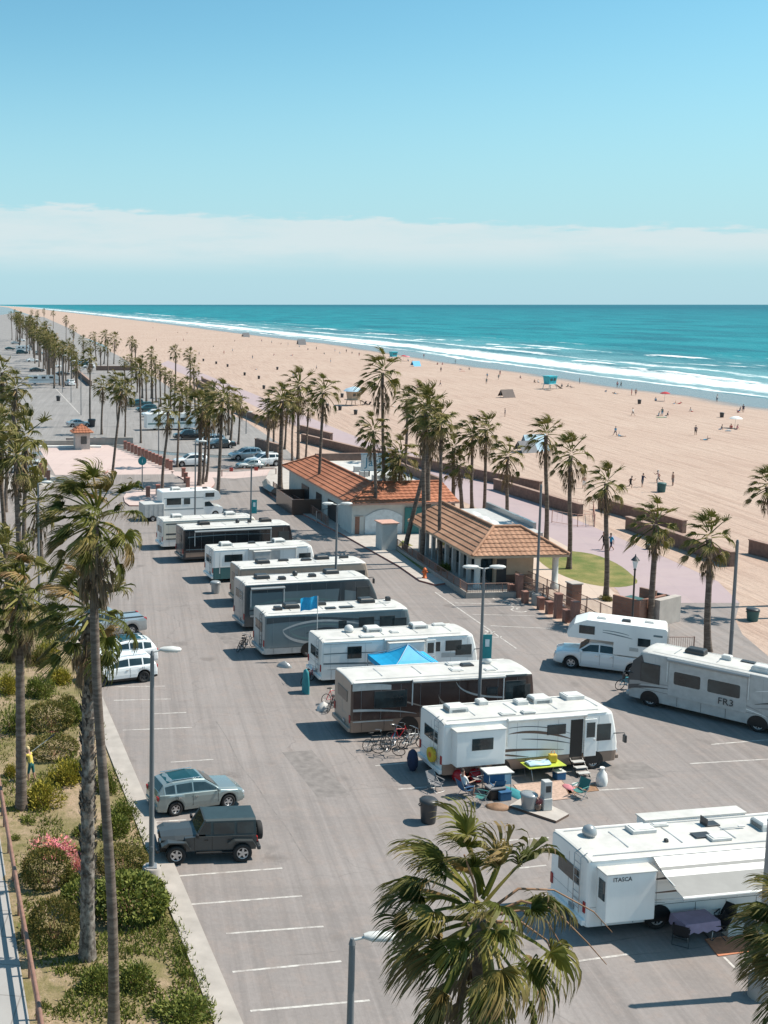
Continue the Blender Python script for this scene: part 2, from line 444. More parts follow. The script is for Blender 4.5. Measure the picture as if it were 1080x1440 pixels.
    c = mixc(nt, mrange(nt, n1, .38, .62), (.34, .245, .165), (.17, .145, .055))
    c = mixc(nt, mrange(nt, n2, .48, .66, 0, .75), c, (.11, .105, .03))
    c = mixc(nt, mrange(nt, n2, .42, .30, 0, .6), c, (.42, .31, .235))
    c = mixc(nt, mrange(nt, n3, .5, .7, 0, .45), c, (.07, .06, .03))
    L.new(c, b.inputs['Base Color']); b.inputs['Roughness'].default_value = .97; bump(nt, b, mmath(nt, 'ADD', n2, n3), .7, .06)
    M['soil'] = m
    # worn road paint
    m, nt, N, L, b = nodes_of('road_paint')
    n = noise_at(nt, 2.2, 6, .75)
    c = mixc(nt, mrange(nt, n, .40, .62), (.52, .50, .47), (.29, .26, .245))
    L.new(c, b.inputs['Base Color']); b.inputs['Roughness'].default_value = .85
    M['road_paint'] = m
    # bricks
    m, nt, N, L, b = nodes_of('brick')
    tc = N.new('ShaderNodeTexCoord'); mp = N.new('ShaderNodeMapping'); mp.inputs['Rotation'].default_value = (R(90), 0, 0); L.new(tc.outputs['Object'], mp.inputs[0])
    br = N.new('ShaderNodeTexBrick'); L.new(mp.outputs[0], br.inputs['Vector']); br.inputs['Scale'].default_value = 1
    br.inputs['Color1'].default_value = (.24, .12, .085, 1); br.inputs['Color2'].default_value = (.30, .155, .11, 1); br.inputs['Mortar'].default_value = (.22, .15, .12, 1)
    br.inputs['Brick Width'].default_value = .4; br.inputs['Row Height'].default_value = .2; br.inputs['Mortar Size'].default_value = .015
    L.new(mixc(nt, mrange(nt, noise_at(nt, 2, 5), .5, .7, 0, .4), br.outputs[0], (.17, .09, .07)), b.inputs['Base Color']); b.inputs['Roughness'].default_value = .9
    M['brick'] = m
    # clay tiles
    for nm, c1, c2 in (('tile_orange', (.36, .135, .070), (.28, .100, .052)), ('tile_tan', (.36, .20, .125), (.28, .145, .09))):
        m, nt, N, L, b = nodes_of(nm)
        n = noise_at(nt, 2.4, 6, .8); n2 = noise_at(nt, .4, 4)
        c = mixc(nt, mrange(nt, n, .35, .65), c1, c2)
        c = mixc(nt, mrange(nt, n2, .45, .6, 0, .45), c, tuple(min(1, x * 1.4 + .02) for x in c1)); c = mixc(nt, mrange(nt, noise_at(nt, .9, 6, .75), .54, .68, 0, .55), c, tuple(x * .5 for x in c1))
        L.new(c, b.inputs['Base Color']); b.inputs['Roughness'].default_value = .85
        M[nm] = m
    # palm bark: ring scars
    for nm, a, bb in (('bark', (.095, .070, .056), (.20, .158, .130)), ('bark_shaggy', (.075, .058, .048), (.33, .29, .25))):
        m, nt, N, L, b = nodes_of(nm)
        n = noise_at(nt, 1.6, 5, .65, stretch=(1, 1, 5) if nm == 'bark' else (3.2, 3.2, 2.2)); n2 = noise_at(nt, .8, 3)
        c = mixc(nt, mrange(nt, n, .40, .64), a, bb)
        c = mixc(nt, mrange(nt, n2, .45, .7, 0, .4), c, tuple(x * .7 for x in a))
        L.new(c, b.inputs['Base Color']); b.inputs['Roughness'].default_value = .95; bump(nt, b, n, .6, .04)
        M[nm] = m
    # leaves: colour differs from frond to frond, tips dry out (attribute 'tip')
    def leaf(nm, ramp_cols, tipcol, tipamt):
        m, nt, N, L, b = nodes_of(nm)
        geo = N.new('ShaderNodeNewGeometry'); cr = N.new('ShaderNodeValToRGB')
        L.new(geo.outputs['Random Per Island'], cr.inputs[0])
        els = cr.color_ramp.elements
        while len(els) < len(ramp_cols): els.new(.5)
        for i, (p, c) in enumerate(ramp_cols): els[i].position = p; els[i].color = (*c, 1)
        at = N.new('ShaderNodeAttribute'); at.attribute_name = 'tip'
        n = noise_at(nt, 2.5, 3)
        f = mmath(nt, 'MULTIPLY', mrange(nt, at.outputs['Fac'], .55, 1., 0, tipamt), mrange(nt, n, .35, .6))
        c = mixc(nt, f, cr.outputs[0], tipcol)
        L.new(c, b.inputs['Base Color']); b.inputs['Roughness'].default_value = .58; b.inputs['Specular IOR Level'].default_value = .16
        tr = N.new('ShaderNodeBsdfTranslucent'); L.new(mixc(nt, .5, c, (.20, .22, .02)), tr.inputs[0])
        mx = N.new('ShaderNodeMixShader'); mx.inputs[0].default_value = .16
        L.new(b.outputs[0], mx.inputs[1]); L.new(tr.outputs[0], mx.inputs[2]); L.new(mx.outputs[0], N['Material Output'].inputs[0])
        M[nm] = m
    leaf('frond', [(0, (.050, .060, .019)), (.35, (.098, .100, .030)), (.6, (.165, .150, .045)), (.8, (.25, .195, .085)), (1, (.33, .235, .13))], (.28, .19, .11), .9)
    leaf('frond_near', [(0, (.055, .070, .016)), (.4, (.105, .118, .026)), (.7, (.19, .185, .042)), (.9, (.27, .20, .07)), (1, (.31, .19, .09))], (.16, .09, .06), .9)
    leaf('frond_dead', [(0, (.11, .078, .055)), (.5, (.19, .135, .092)), (1, (.29, .205, .14))], (.20, .14, .10), .5)
    leaf('shrub_green', [(0, (.065, .088, .020)), (.5, (.135, .158, .034)), (1, (.23, .24, .06))], (.1, .1, .03), .2)
    leaf('shrub_dark', [(0, (.030, .038, .012)), (.5, (.060, .064, .020)), (1, (.115, .105, .036))], (.10, .06, .03), .5)
    leaf('shrub_olive', [(0, (.17, .155, .025)), (.5, (.30, .26, .040)), (1, (.44, .35, .06))], (.25, .2, .05), .3)
    leaf('shrub_rust', [(0, (.062, .072, .020)), (.5, (.125, .125, .032)), (1, (.22, .16, .055))], (.20, .10, .06), .5)
    leaf('flowers', [(0, (.60, .16, .22)), (.5, (.68, .26, .29)), (1, (.62, .26, .14))], (.5, .2, .2), .1)
    # sea
    m, nt, N, L, b = nodes_of('sea')
    at = N.new('ShaderNodeAttribute'); at.attribute_name = 'shore'
    al = N.new('ShaderNodeAttribute'); al.attribute_name = 'along'
    comb = N.new('ShaderNodeCombineXYZ')
    L.new(mmath(nt, 'MULTIPLY', at.outputs['Fac'], .06), comb.inputs[0]); L.new(mmath(nt, 'MULTIPLY', al.outputs['Fac'], .012), comb.inputs[1])
    nA = noise_at(nt, 1.0, 5, .6, vec=comb.outputs[0]); 
    comb2 = N.new('ShaderNodeCombineXYZ')
    L.new(mmath(nt, 'MULTIPLY', at.outputs['Fac'], .45), comb2.inputs[0]); L.new(mmath(nt, 'MULTIPLY', al.outputs['Fac'], .11), comb2.inputs[1])
    nB = noise_at(nt, 1.0, 6, .72, vec=comb2.outputs[0])
    d = at.outputs['Fac']
    depth = mrange(nt, d, 0, 130)
    c = mixc(nt, depth, (.20, .31, .33), (.007, .185, .215))
    c = mixc(nt, mrange(nt, d, 200, 4000), c, (.001, .092, .130))
    tc = N.new('ShaderNodeTexCoord')
    nC = noise_at(nt, .02, 7, .68, stretch=(1, .35, 1, R(-15)))
    c = mixc(nt, mrange(nt, nC, .47, .60, 0, .65), c, (.005, .085, .12))
    c = mixc(nt, mrange(nt, nC, .46, .36, 0, .40), c, (.035, .24, .28))
    comb3 = N.new('ShaderNodeCombineXYZ'); L.new(mmath(nt, 'MULTIPLY', at.outputs['Fac'], .02), comb3.inputs[0]); L.new(mmath(nt, 'MULTIPLY', al.outputs['Fac'], .0085), comb3.inputs[1])
    nD = noise_at(nt, 1.0, 2, .5, vec=comb3.outputs[0])
    # foam: the wash, then broken lines of breakers farther out
    fo = None
    dw = mmath(nt, 'ADD', d, mmath(nt, 'MULTIPLY', mmath(nt, 'SUBTRACT', nA, .5), 26))
    def band(lo, mid, hi, thr0, thr1, amt):
        up = mrange(nt, dw, lo, mid); dn = mrange(nt, dw, hi, mid)
        w = mmath(nt, 'MULTIPLY', up, dn)
        return mmath(nt, 'MULTIPLY', mrange(nt, mmath(nt, 'ADD', mmath(nt, 'MULTIPLY', w, .62), mmath(nt, 'ADD', mmath(nt, 'SUBTRACT', nB, .5), mmath(nt, 'MULTIPLY', mmath(nt, 'SUBTRACT', nD, .5), .75))), thr0, thr1), amt)
    bands = [band(5, 15, 46, .24, .46, .92), band(-3, 1, 6, .30, .48, .8), band(44, 52, 66, .44, .58, .75), band(84, 92, 102, .52, .62, .7), band(122, 130, 142, .60, .70, .6)]
    for q in bands: fo = q if fo is None else mmath(nt, 'MAXIMUM', fo, q)
    at2 = N.new('ShaderNodeAttribute'); at2.attribute_name = 'crest'
    fo = mmath(nt, 'MAXIMUM', fo, mmath(nt, 'MULTIPLY', mrange(nt, mmath(nt, 'ADD', at2.outputs['Fac'], mmath(nt, 'SUBTRACT', nB, .5)), .35, .6), .95))
    caps = noise_at(nt, .085, 3, .6, stretch=(1, .4, 1, R(-15)))
    fo = mmath(nt, 'MAXIMUM', fo, mrange(nt, caps, .765, .80, 0, .5))
    c = mixc(nt, fo, c, (.74, .77, .77))
    L.new(c, b.inputs['Base Color'])
    L.new(mrange(nt, fo, 0, 1, .45, .85), b.inputs['Roughness']); b.inputs['Specular IOR Level'].default_value = .10
    hb = mmath(nt, 'ADD', noise_at(nt, .25, 6, .65, stretch=(1, .4, 1, R(-15))), mmath(nt, 'MULTIPLY', nC, 3))
    bump(nt, b, hb, .9, 1.2)
    M['sea'] = m
ground_mats()
# ------------------------------------------------------------------ the setting: ground, sea, paved sheets
Q = Vector((math.cos(R(9.7)), math.sin(R(9.7)), 0))     # across the lot, towards the sea
RD = Vector((-math.sin(R(9.7)), math.cos(R(9.7)), 0))   # along the road, away
def struct(o):
    o['kind'] = 'structure'; return o

shore_px = [(1080, 558), (976, 545.5), (865, 530), (765, 518), (682, 507.5), (596, 495.5), (522, 485), (448, 477), (374, 469), (300, 460.5), (240, 453.5), (180, 447), (117, 440.5), (70, 435.5)]
sp = [G(*p) for p in shore_px]
d0 = (sp[0] - sp[2]).normalized()
sp = [sp[0] + d0 * 700, sp[0] + d0 * 160] + sp
dl = (sp[-1] - sp[-3]).normalized()
sp += [sp[-1] + dl * 8000, sp[-1] + (dl + Vector((-.03, 0, 0))).normalized() * 70000]
def resample(pts, n_near):
    out = []; s = 0; segs = []
    for a, b in zip(pts, pts[1:]):
        segs.append((s, a, b)); s += (b - a).length
    tot = s; t = 0; ts = []
    while t < tot:
        ts.append(t); t += 7 if t < 1500 else 20 if t < 3000 else 120 if t < 9000 else 6000
    ts.append(tot - 1)
    for t in ts:
        for s0, a, b in segs:
            if s0 <= t <= s0 + (b - a).length + 1e-6:
                out.append((t, a.lerp(b, (t - s0) / (b - a).length))); break
    return out
rs = resample(sp, 0)
for _ in range(6):                       # smooth the polyline
    rs = [rs[0]] + [(rs[i][0], (rs[i - 1][1] + rs[i][1] * 2 + rs[i + 1][1]) / 4) for i in range(1, len(rs) - 1)] + [rs[-1]]
def normals():
    o = []
    for i in range(len(rs)):
        t = (rs[min(i + 1, len(rs) - 1)][1] - rs[max(i - 1, 0)][1]).normalized()
        o.append(Vector((t.y, -t.x, 0)))
    return o
NRM = normals()
breakers = [((684, 487), (790, 492), 1.0, 3.2), ((910, 499), (998, 505), 1.1, 3.5), ((574, 477.5), (655, 478.5), 1., 4.5), ((493, 469), (574, 471), .95, 5), ((433, 462), (478, 463), .9, 6),
            ((806, 507), (862, 512), 1.1, 2.6), ((878, 516), (915, 520), 1.1, 2.4), ((926, 521), (1085, 541), 1.05, 2.8), ((905, 509), (1085, 518), .62, 4), ((330, 456), (345, 457.5), .9, 7), ((186, 440), (250, 445), .8, 9), ((684, 484), (700, 485), .9, 3)]
BR = [(G(*a), G(*b), h, w) for a, b, h, w in breakers]
def crest_at(p):
    best = 0
    for a, b, h, w in BR:
        ab = b - a; t = (p - a).dot(ab) / ab.length_squared
        if t < -.1 or t > 1.1: continue
        e = min(1, (t + .1) / .22, (1.1 - t) / .22)
        wob = mnoise.noise(Vector((t * ab.length * .035, a.x * .1, 0))) * w * 1.3
        d = abs((p - a - ab * t).length + 0) if False else abs((p - a).cross(ab.normalized()).z + wob)
        best = max(best, h * e * max(0, 1 - d / w))
    return best
def strip(name, offs, zf, material, kind='structure', crest=False):
    vs, sh, al, cr = [], [], [], []
    for i, (t, p) in enumerate(rs):
        for o in offs:
            q = p + NRM[i] * o
            c = crest_at(q) if crest and 0 < o < 200 and t < 5000 else 0
            vs.append((q.x, q.y, zf(o) + c * .75)); sh.append(o); al.append(t); cr.append(c)
    m = len(offs); fs = [(i * m + j, i * m + j + 1, (i + 1) * m + j + 1, (i + 1) * m + j) for i in range(len(rs) - 1) for j in range(m - 1)]
    me = bpy.data.meshes.new(name); me.from_pydata(vs, [], [f[::-1] for f in fs]); me.materials.append(M[material])
    for nm, dat in (('shore', sh), ('along', al), ('crest', cr)):
        a = me.attributes.new(nm, 'FLOAT', 'POINT'); a.data.foreach_set('value', dat)
    me.polygons.foreach_set('use_smooth', [True] * len(me.polygons))
    me.update(); bm = bmesh.new(); bm.from_mesh(me); bmesh.ops.recalc_face_normals(bm, faces=bm.faces[:]); 
    if sum(f.normal.z for f in bm.faces) < 0: bmesh.ops.reverse_faces(bm, faces=bm.faces[:])
    bm.to_mesh(me); bm.free()
    o = link(name, me); o['kind'] = kind
    return o
def beach_z(o):
    if o < -30: return 0
    if o < 0: return -.30 * ((o + 30) / 30) ** 2
    return -.30 - o * .05
strip('beach', [-150, -110, -80, -60, -45, -30, -24, -18, -12, -8, -4, 0, 6, 14, 40], beach_z, 'sand')
strip('sea', [-3, -1, 0.5] + [2 + 2.2 * i for i in range(0, 70)] + [165, 190, 230, 300, 420, 700, 1400, 3500, 9000, 25000, 70000], lambda o: -.27, 'sea', crest=True)

def sheet(name, pts, z, material, h=0.0, kind='structure', side=None):
    """a flat paved sheet, or a raised slab when h > 0"""
    mb = MB(); n = len(pts)
    if h <= 0:
        mb.add([(p.x, p.y, z) for p in pts], [tuple(range(n))])
    else:
        mb.add([(p.x, p.y, z) for p in pts] + [(p.x, p.y, z + h) for p in pts], [tuple(range(n, 2 * n))] , 0)
        mb.add([(p.x, p.y, z) for p in pts] + [(p.x, p.y, z + h) for p in pts], [(i, (i + 1) % n, n + (i + 1) % n, n + i) for i in range(n)], 1 if side else 0)
    o = mb.build(name, [material] + ([side] if side else []))
    bm = bmesh.new(); bm.from_mesh(o.data)
    for f in bm.faces:
        if abs(f.normal.z) > .5 and f.normal.z < 0: f.normal_flip()
    bm.to_mesh(o.data); bm.free()
    if kind: o['kind'] = kind
    return o
def px(*l): return [G(*p) for p in l]
def smooth_poly(pts, k=4):
    out = []; n = len(pts)
    for i in range(n):
        p0, p1, p2, p3 = pts[i - 1], pts[i], pts[(i + 1) % n], pts[(i + 2) % n]
        for j in range(k):
            t = j / k
            out.append(.5 * ((2 * p1) + (p2 - p0) * t + (2 * p0 - 5 * p1 + 4 * p2 - p3) * t * t + (3 * p1 - p0 - 3 * p2 + p3) * t ** 3))
    return out
# land behind everything
gp = [rs[i][1] - NRM[i] * 100 for i in range(0, len(rs), 4)]
gp += [Vector((-70000, gp[-1].y, 0)), Vector((-70000, gp[0].y, 0))]
sheet('ground', gp, -.03, 'sand')

def K(y, w=0):                      # the kerb line left of the lot, w metres to its left
    p = G(340 - .4286 * (1440 - y), y); return p - Q * w
lot = [K(1700), K(1440), K(1230), K(1000), K(868)] + px((40, 838), (-60, 815), (-190, 800), (-190, 668), (-60, 660), (58, 640), (150, 628), (240, 640), (330, 645), (420, 652), (432, 668), (470, 690), (560, 745), (680, 805), (770, 868), (868, 912), (940, 912), (878, 846), (1040, 848), (1034, 872), (1044, 892), (1084, 926), (1240, 1010), (1500, 1200), (1500, 1700))
sheet('parking_lot', lot, .004, 'asphalt')
far = px((-190, 660), (-60, 655), (58, 634), (150, 624), (240, 636), (330, 641), (420, 648), (395, 625), (345, 592), (300, 572), (252, 553), (205, 523), (168, 501), (128, 480), (98, 462), (62, 446), (20, 440), (-60, 452), (-190, 520))
sheet('road', far, .004, 'asphalt_far')
prom = px((1040, 848), (878, 848), (868, 830), (800, 770), (740, 742), (700, 728), (640, 700), (560, 662), (470, 622), (400, 592), (340, 562), (280, 536), (225, 512), (236, 507), (290, 527), (352, 552), (425, 583), (520, 622), (600, 642), (700, 682), (790, 722), (860, 752), (940, 786), (1010, 818))
sheet('promenade', prom, .008, 'promenade')
walk = px((878, 848), (868, 885), (820, 870), (740, 830), (655, 800), (655, 760), (700, 742), (760, 748), (800, 770))
sheet('path', walk, .012, 'walkway')
lawn = smooth_poly(px((758, 772), (790, 774), (832, 779), (866, 792), (888, 808), (896, 820), (870, 826), (830, 822), (795, 811), (768, 797), (754, 783)), 3)
sheet('lawn', lawn, .016, 'turf')
# pavement in front of the two buildings
rk = [(372, 676), (378, 694), (398, 710), (480, 752), (560, 797), (590, 818), (612, 824)]
pav = px(*rk, (650, 818), (690, 806), (640, 770), (560, 720), (470, 668), (420, 650), (400, 652), (380, 662))
sheet('pavement', pav, .0, 'concrete_pale', .14, side='kerb_red')
sheet('planting_strip', px((556, 775), (596, 806), (640, 816), (650, 808), (600, 780), (566, 762)), .14, 'turf', .03)
# pale plaza by the kiosk, the pink islands with their red kerbs
sheet('plaza', px((52, 626), (152, 626), (246, 662), (240, 667), (78, 668)), .008, 'plaza_pink')
sheet('crossing', px((240, 663), (330, 664), (420, 656), (424, 664), (330, 673), (246, 669)), .008, 'plaza_pink')
sheet('traffic_island', smooth_poly(px((250, 670), (262, 668), (292, 668), (302, 680), (292, 690), (270, 697), (256, 694), (263, 684), (259, 676)), 3), .0, 'plaza_pink', .13, side='kerb_red')
sheet('traffic_island', smooth_poly(px((178, 694), (226, 689), (230, 694), (228, 706), (182, 712)), 3), .0, 'plaza_pink', .13, side='kerb_red')
sheet('traffic_island', px((122, 656), (126, 655), (152, 663), (148, 666)), .0, 'plaza_pink', .15, side='kerb_red')
sheet('traffic_island', smooth_poly(px((-20, 678), (30, 672), (60, 667), (78, 672), (74, 679), (56, 686), (20, 690), (-20, 692)), 3), .0, 'concrete_pale', .14)
sheet('lawn', smooth_poly(px((26, 680), (42, 669), (56, 671), (63, 676), (50, 683), (32, 687)), 3), .144, 'turf')
# left bed of soil, its concrete kerb and the pavement with the rail
bed = [K(1700, .9), K(1440, .9), K(1230, .9), K(1000, .9), K(874, .9)] + px((40, 842), (-60, 820), (-190, 804), (-700, 1300), (-300, 1700))
def bed_mesh():
    bm = bmesh.new()
    xs = [min(p.x for p in bed), max(p.x for p in bed)]; ys = [min(p.y for p in bed), max(p.y for p in bed)]
    f = bm.faces.new([bm.verts.new((p.x, p.y, 0)) for p in bed])
    if f.normal.z < 0: f.normal_flip()
    for ax in (0, 1):
        lo, hi = (xs, ys)[ax]; t = lo + .9
        while t < hi:
            co = (t, 0, 0) if ax == 0 else (0, t, 0); no = (1, 0, 0) if ax == 0 else (0, 1, 0)
            bmesh.ops.bisect_plane(bm, geom=bm.verts[:] + bm.edges[:] + bm.faces[:], plane_co=co, plane_no=no); t += 1.1
    bnd = {v for e in bm.edges if len(e.link_faces) < 2 for v in e.verts}
    for v in bm.verts:
        v.co.z = .06 if v in bnd else .10 + .14 * mnoise.noise(Vector((v.co.x * .35, v.co.y * .35, 3))) + .06 * mnoise.noise(Vector((v.co.x * 1.3, v.co.y * 1.3, 8)))
    bm.normal_update()
    if sum(f.normal.z for f in bm.faces) < 0: bmesh.ops.reverse_faces(bm, faces=bm.faces[:])
    me = bpy.data.meshes.new('planting_bed'); bm.to_mesh(me); bm.free()
    me.materials.append(M['soil']); me.polygons.foreach_set('use_smooth', [True] * len(me.polygons))
    struct(link('planting_bed', me))
bed_mesh()
kl = [K(1700), K(1440), K(1230), K(1000), K(868)]
sheet('kerb', kl + [p - Q * .9 for p in reversed(kl)], 0, 'concrete', .13)
rail_px = [(66, 1530), (52, 1440), (26, 1290), (3, 1150), (-22, 1010)]
rail = [G(a, b, 0) for a, b in rail_px]
sheet('sidewalk', [p + Vector((-.25, 0, 0)) for p in rail] + [G(-300, 1010), G(-400, 1530)], .0, 'sidewalk', .16)

# painted stall lines: one worn marking each, lying on the asphalt
lines = [((352, 1422), (520, 1407), .10), ((327, 1367), (480, 1352), .10), ((318, 1313), (455, 1303), .10), ((268, 1272), (425, 1260), .10), ((252, 1232), (397, 1221), .10),
         ((215, 1156), (262, 1153), .10), ((240, 1072), (300, 1068), .09), ((172, 1027), (270, 1023), .09), ((215, 1004), (262, 1002), .09), ((160, 985), (240, 983), .09), ((160, 966), (232, 965), .09),
         ((796, 1354), (884, 1342), .10), ((1018, 1346), (1034, 1362), .10), ((700, 1183), (772, 1178), .09), ((730, 1221), (768, 1217), .09), ((830, 1112), (905, 1108), .09),
         ((1000, 1047), (1110, 1038), .10), ((970, 1074), (1110, 1066), .09), ((528, 1077), (570, 1073), .09), ((560, 1110), (600, 1107), .09), ((615, 834), (712, 836), .10), ((640, 848), (735, 850), .10), ((664, 864), (752, 866), .10),
         ((690, 880), (776, 884), .10), ((612, 833), (726, 912), .10), ((420, 905), (440, 903), .1), ((345, 848), (366, 846), .1), ((230, 722), (222, 719), .1), ((215, 770), (250, 768), .1)]
def fat_line(mb, a, b, w, z=.009):
    d = (b - a).normalized(); n = Vector((-d.y, d.x, 0)) * w / 2
    mb.add([(a + n).to_tuple()[:2] + (z,), (a - n).to_tuple()[:2] + (z,), (b - n).to_tuple()[:2] + (z,), (b + n).to_tuple()[:2] + (z,)], [(3, 2, 1, 0)])
mb = MB()
for a, b, w in lines: fat_line(mb, G(*a), G(*b), w)
for k in range(14):                         # far lot: faint stall ticks beside the parked cars
    a = G(200 + 9 * k, 572 + 5.2 * k); fat_line(mb, a, a - Q * 4.5, .12)
# disabled-bay emblems, worn: a ring, a back and a head
for (x, y) in ((680, 828), (704, 842), (730, 858), (694, 893)):
    c = G(x, y)
    pts = [c + Q * (.55 * math.cos(t * .5)) + RD * (.55 * math.sin(t * .5)) for t in range(2, 12)]
    for a, b in zip(pts, pts[1:]): fat_line(mb, a, b, .13)
    fat_line(mb, c + RD * .2, c + RD * 1.2, .16); fat_line(mb, c + RD * 1.45 - Q * .1, c + RD * 1.45 + Q * .12, .25); fat_line(mb, c + RD * .7, c + RD * .7 + Q * .5, .13)
struct(mb.build('road_marking', 'road_paint'))
mb = MB(); rt = random.Random(44)            # tar-sealed seams and two patched squares
for k in range(13):
    a = G(rt.uniform(260, 900), rt.uniform(760, 1420)); d = (RD if k % 2 else Q); L = rt.uniform(6, 22); p = a
    for i in range(int(L / .8)):
        q = a + d * .8 * (i + 1) + Vector((-d.y, d.x, 0)) * .35 * mnoise.noise(Vector((i * .22, k * 3.1, 0))); fat_line(mb, p, q, rt.uniform(.03, .06), .0065); p = q
for x, y, w, h in ((470, 1120, 1.6, 5.4), (330, 905, 1.4, 4.5), (640, 1330, 3.0, 2.0), (905, 1095, 2.4, 1.8)):
    a = G(x, y); fat_line(mb, a, a + RD * h, w, .0055)
struct(mb.build('tar_patch', mat('tar', (.185, .166, .157), .88, 0, .22, 2.5)))
mb = MB()                                    # white kerb lines of the far road
for a, b in (((77, 545), (112, 582)),):
    fat_line(mb, G(*a), G(*b), .2, .010)
struct(mb.build('road_marking', 'road_paint'))
# ------------------------------------------------------------------ fan palms
WIND = Vector((-1, -.12, -.05)).normalized()
def frond_geo(rng, mb, tips, d0, Lp, Lb, nseg, flex, wind, base, dead=False, side_w=1.0, steps=4, spread=105, fold=.35, petw=.035, base_up=0):
    """one costapalmate leaf: a petiole and a pleated fan whose free tips droop and blow"""
    b0 = len(mb.v)
    d = d0.copy(); p = Vector(base)
    g = Vector((0, 0, -1))
    pts = [p.copy()]
    for i in range(4):
        d = (d + g * flex * .10 + wind * .07).normalized(); p = p + d * Lp / 4; pts.append(p.copy())
    # petiole: a thin flat strip with depth
    up = Vector((0, 0, 1))
    s = d.cross(up); s = s.normalized() if s.length > .05 else Vector((1, 0, 0))
    n = s.cross(d).normalized()
    roll = rng.uniform(-.5, .5); s, n = s * math.cos(roll) + n * math.sin(roll), n * math.cos(roll) - s * math.sin(roll)
    vs = []
    for i, q in enumerate(pts):
        w = petw * (1.1 - .5 * i / 4)
        vs += [q - s * w, q + n * w * .8, q + s * w]
    fs = []
    for i in range(4):
        for j in (0, 1): fs.append((i * 3 + j, i * 3 + j + 1, i * 3 + j + 4, i * 3 + j + 3))
    hub = pts[-1]
    # blade segments, each an integrated polyline
    rows = []
    k = nseg
    for j in range(k + 1):
        u = j / k * 2 - 1
        a = R(spread) * u * side_w
        sd = (d * math.cos(a) + s * math.sin(a) + n * (fold * abs(math.sin(a)) - .12)).normalized()
        L = Lb * (1 - .38 * abs(u) ** 1.6) * rng.uniform(.88, 1.06)
        q = hub.copy(); row = [q.copy()]
        dd = sd.copy()
        for t in range(steps):
            f = ((t + 1) / steps) ** 1.5
            dd = (dd + g * (flex * .55 * f) + wind * (.55 * f) + Vector((rng.uniform(-1, 1), rng.uniform(-1, 1), rng.uniform(-1, 1))) * .05 * (t + 1)).normalized()
            q = q + dd * L / steps
            row.append(q.copy())
        rows.append(row)
    base_i = len(vs); joined = max(1, int(steps * .42))
    idx = {}
    vs.append(hub); tp = [0.] * (len(vs)); tp[-1] = .2
    hubi = base_i
    # joined part: pleated web
    for j in range(k + 1):
        for t in range(1, joined + 1):
            q = rows[j][t] + n * (.045 * Lb / 1.1 * (1 if j % 2 else -1) * t / joined)
            idx[(j, t)] = len(vs); vs.append(q); tp.append(.25 + .3 * t / joined)
    for j in range(k):
        fs.append((hubi, idx[(j, 1)], idx[(j + 1, 1)]))
        for t in range(1, joined): fs.append((idx[(j, t)], idx[(j, t + 1)], idx[(j + 1, t + 1)], idx[(j + 1, t)]))
    # free tips
    for j in range(k):
        A, B = rows[j], rows[j + 1]
        l, r = idx[(j, joined)], idx[(j + 1, joined)]
        for t in range(joined + 1, steps + 1):
            m = (A[t] + B[t]) / 2
            if t == steps:
                i = len(vs); vs.append(m); tp.append(1.); fs.append((l, i, r))
            else:
                w = (1 - (t - joined) / (steps - joined)) * .68
                i1 = len(vs); vs.append(m + (A[t] - m) * w); vs.append(m + (B[t] - m) * w); tp += [.55 + .4 * (t - joined) / (steps - joined)] * 2
                fs.append((l, i1, i1 + 1, r)); l, r = i1, i1 + 1
    tips.extend(tp)
    mb.add(vs, fs, None, False)

def crown_mesh(name, seed, n_live, nseg, steps, Rr, wind_k, matname, n_dead=0, dead=False, lp=.40, lb=.66, dr=0., sp=(58, 100), fd=(.25, .95)):
    rng = random.Random(seed); mb = MB(); tips = []
    wind = WIND * wind_k
    if not dead:
        for i in range(n_live):
            f = i / (n_live - 1)
            az = i * 2.39996 + rng.uniform(-.3, .3)
            el = R(78 - 112 * f ** .85 + rng.uniform(-10, 10))
            d = Vector((math.cos(az) * math.cos(el), math.sin(az) * math.cos(el), math.sin(el)))
            d = (d + wind * .22).normalized()
            Lp = Rr * (lp + .22 * f) * rng.uniform(.75, 1.2); Lb = Rr * lb * rng.uniform(.75, 1.2) * (1 - .15 * (1 - f))
            frond_geo(rng, mb, tips, d, Lp, Lb, nseg, .45 + .75 * f + dr + rng.uniform(-.15, .25), wind, (math.cos(az) * .08, math.sin(az) * .08, .25 - .5 * f), steps=steps, spread=rng.uniform(*sp), fold=rng.uniform(*fd))
    else:
        for i in range(n_dead):
            f = i / max(1, n_dead - 1)
            az = i * 2.39996 + rng.uniform(-.4, .4); el = R(-38 - 46 * f + rng.uniform(-8, 8))
            d = Vector((math.cos(az) * math.cos(el), math.sin(az) * math.cos(el), math.sin(el)))
            frond_geo(rng, mb, tips, d, Rr * rng.uniform(.3, .5), Rr * rng.uniform(.45, .7), max(5, nseg // 2), 1.8, wind * .45, (math.cos(az) * .15, math.sin(az) * .15, -.25 - .75 * f), True, .5, steps=steps, spread=75, fold=.9)
    me = mb.mesh(name, matname)
    a = me.attributes.new('tip', 'FLOAT', 'POINT'); a.data.foreach_set('value', tips)
    return me
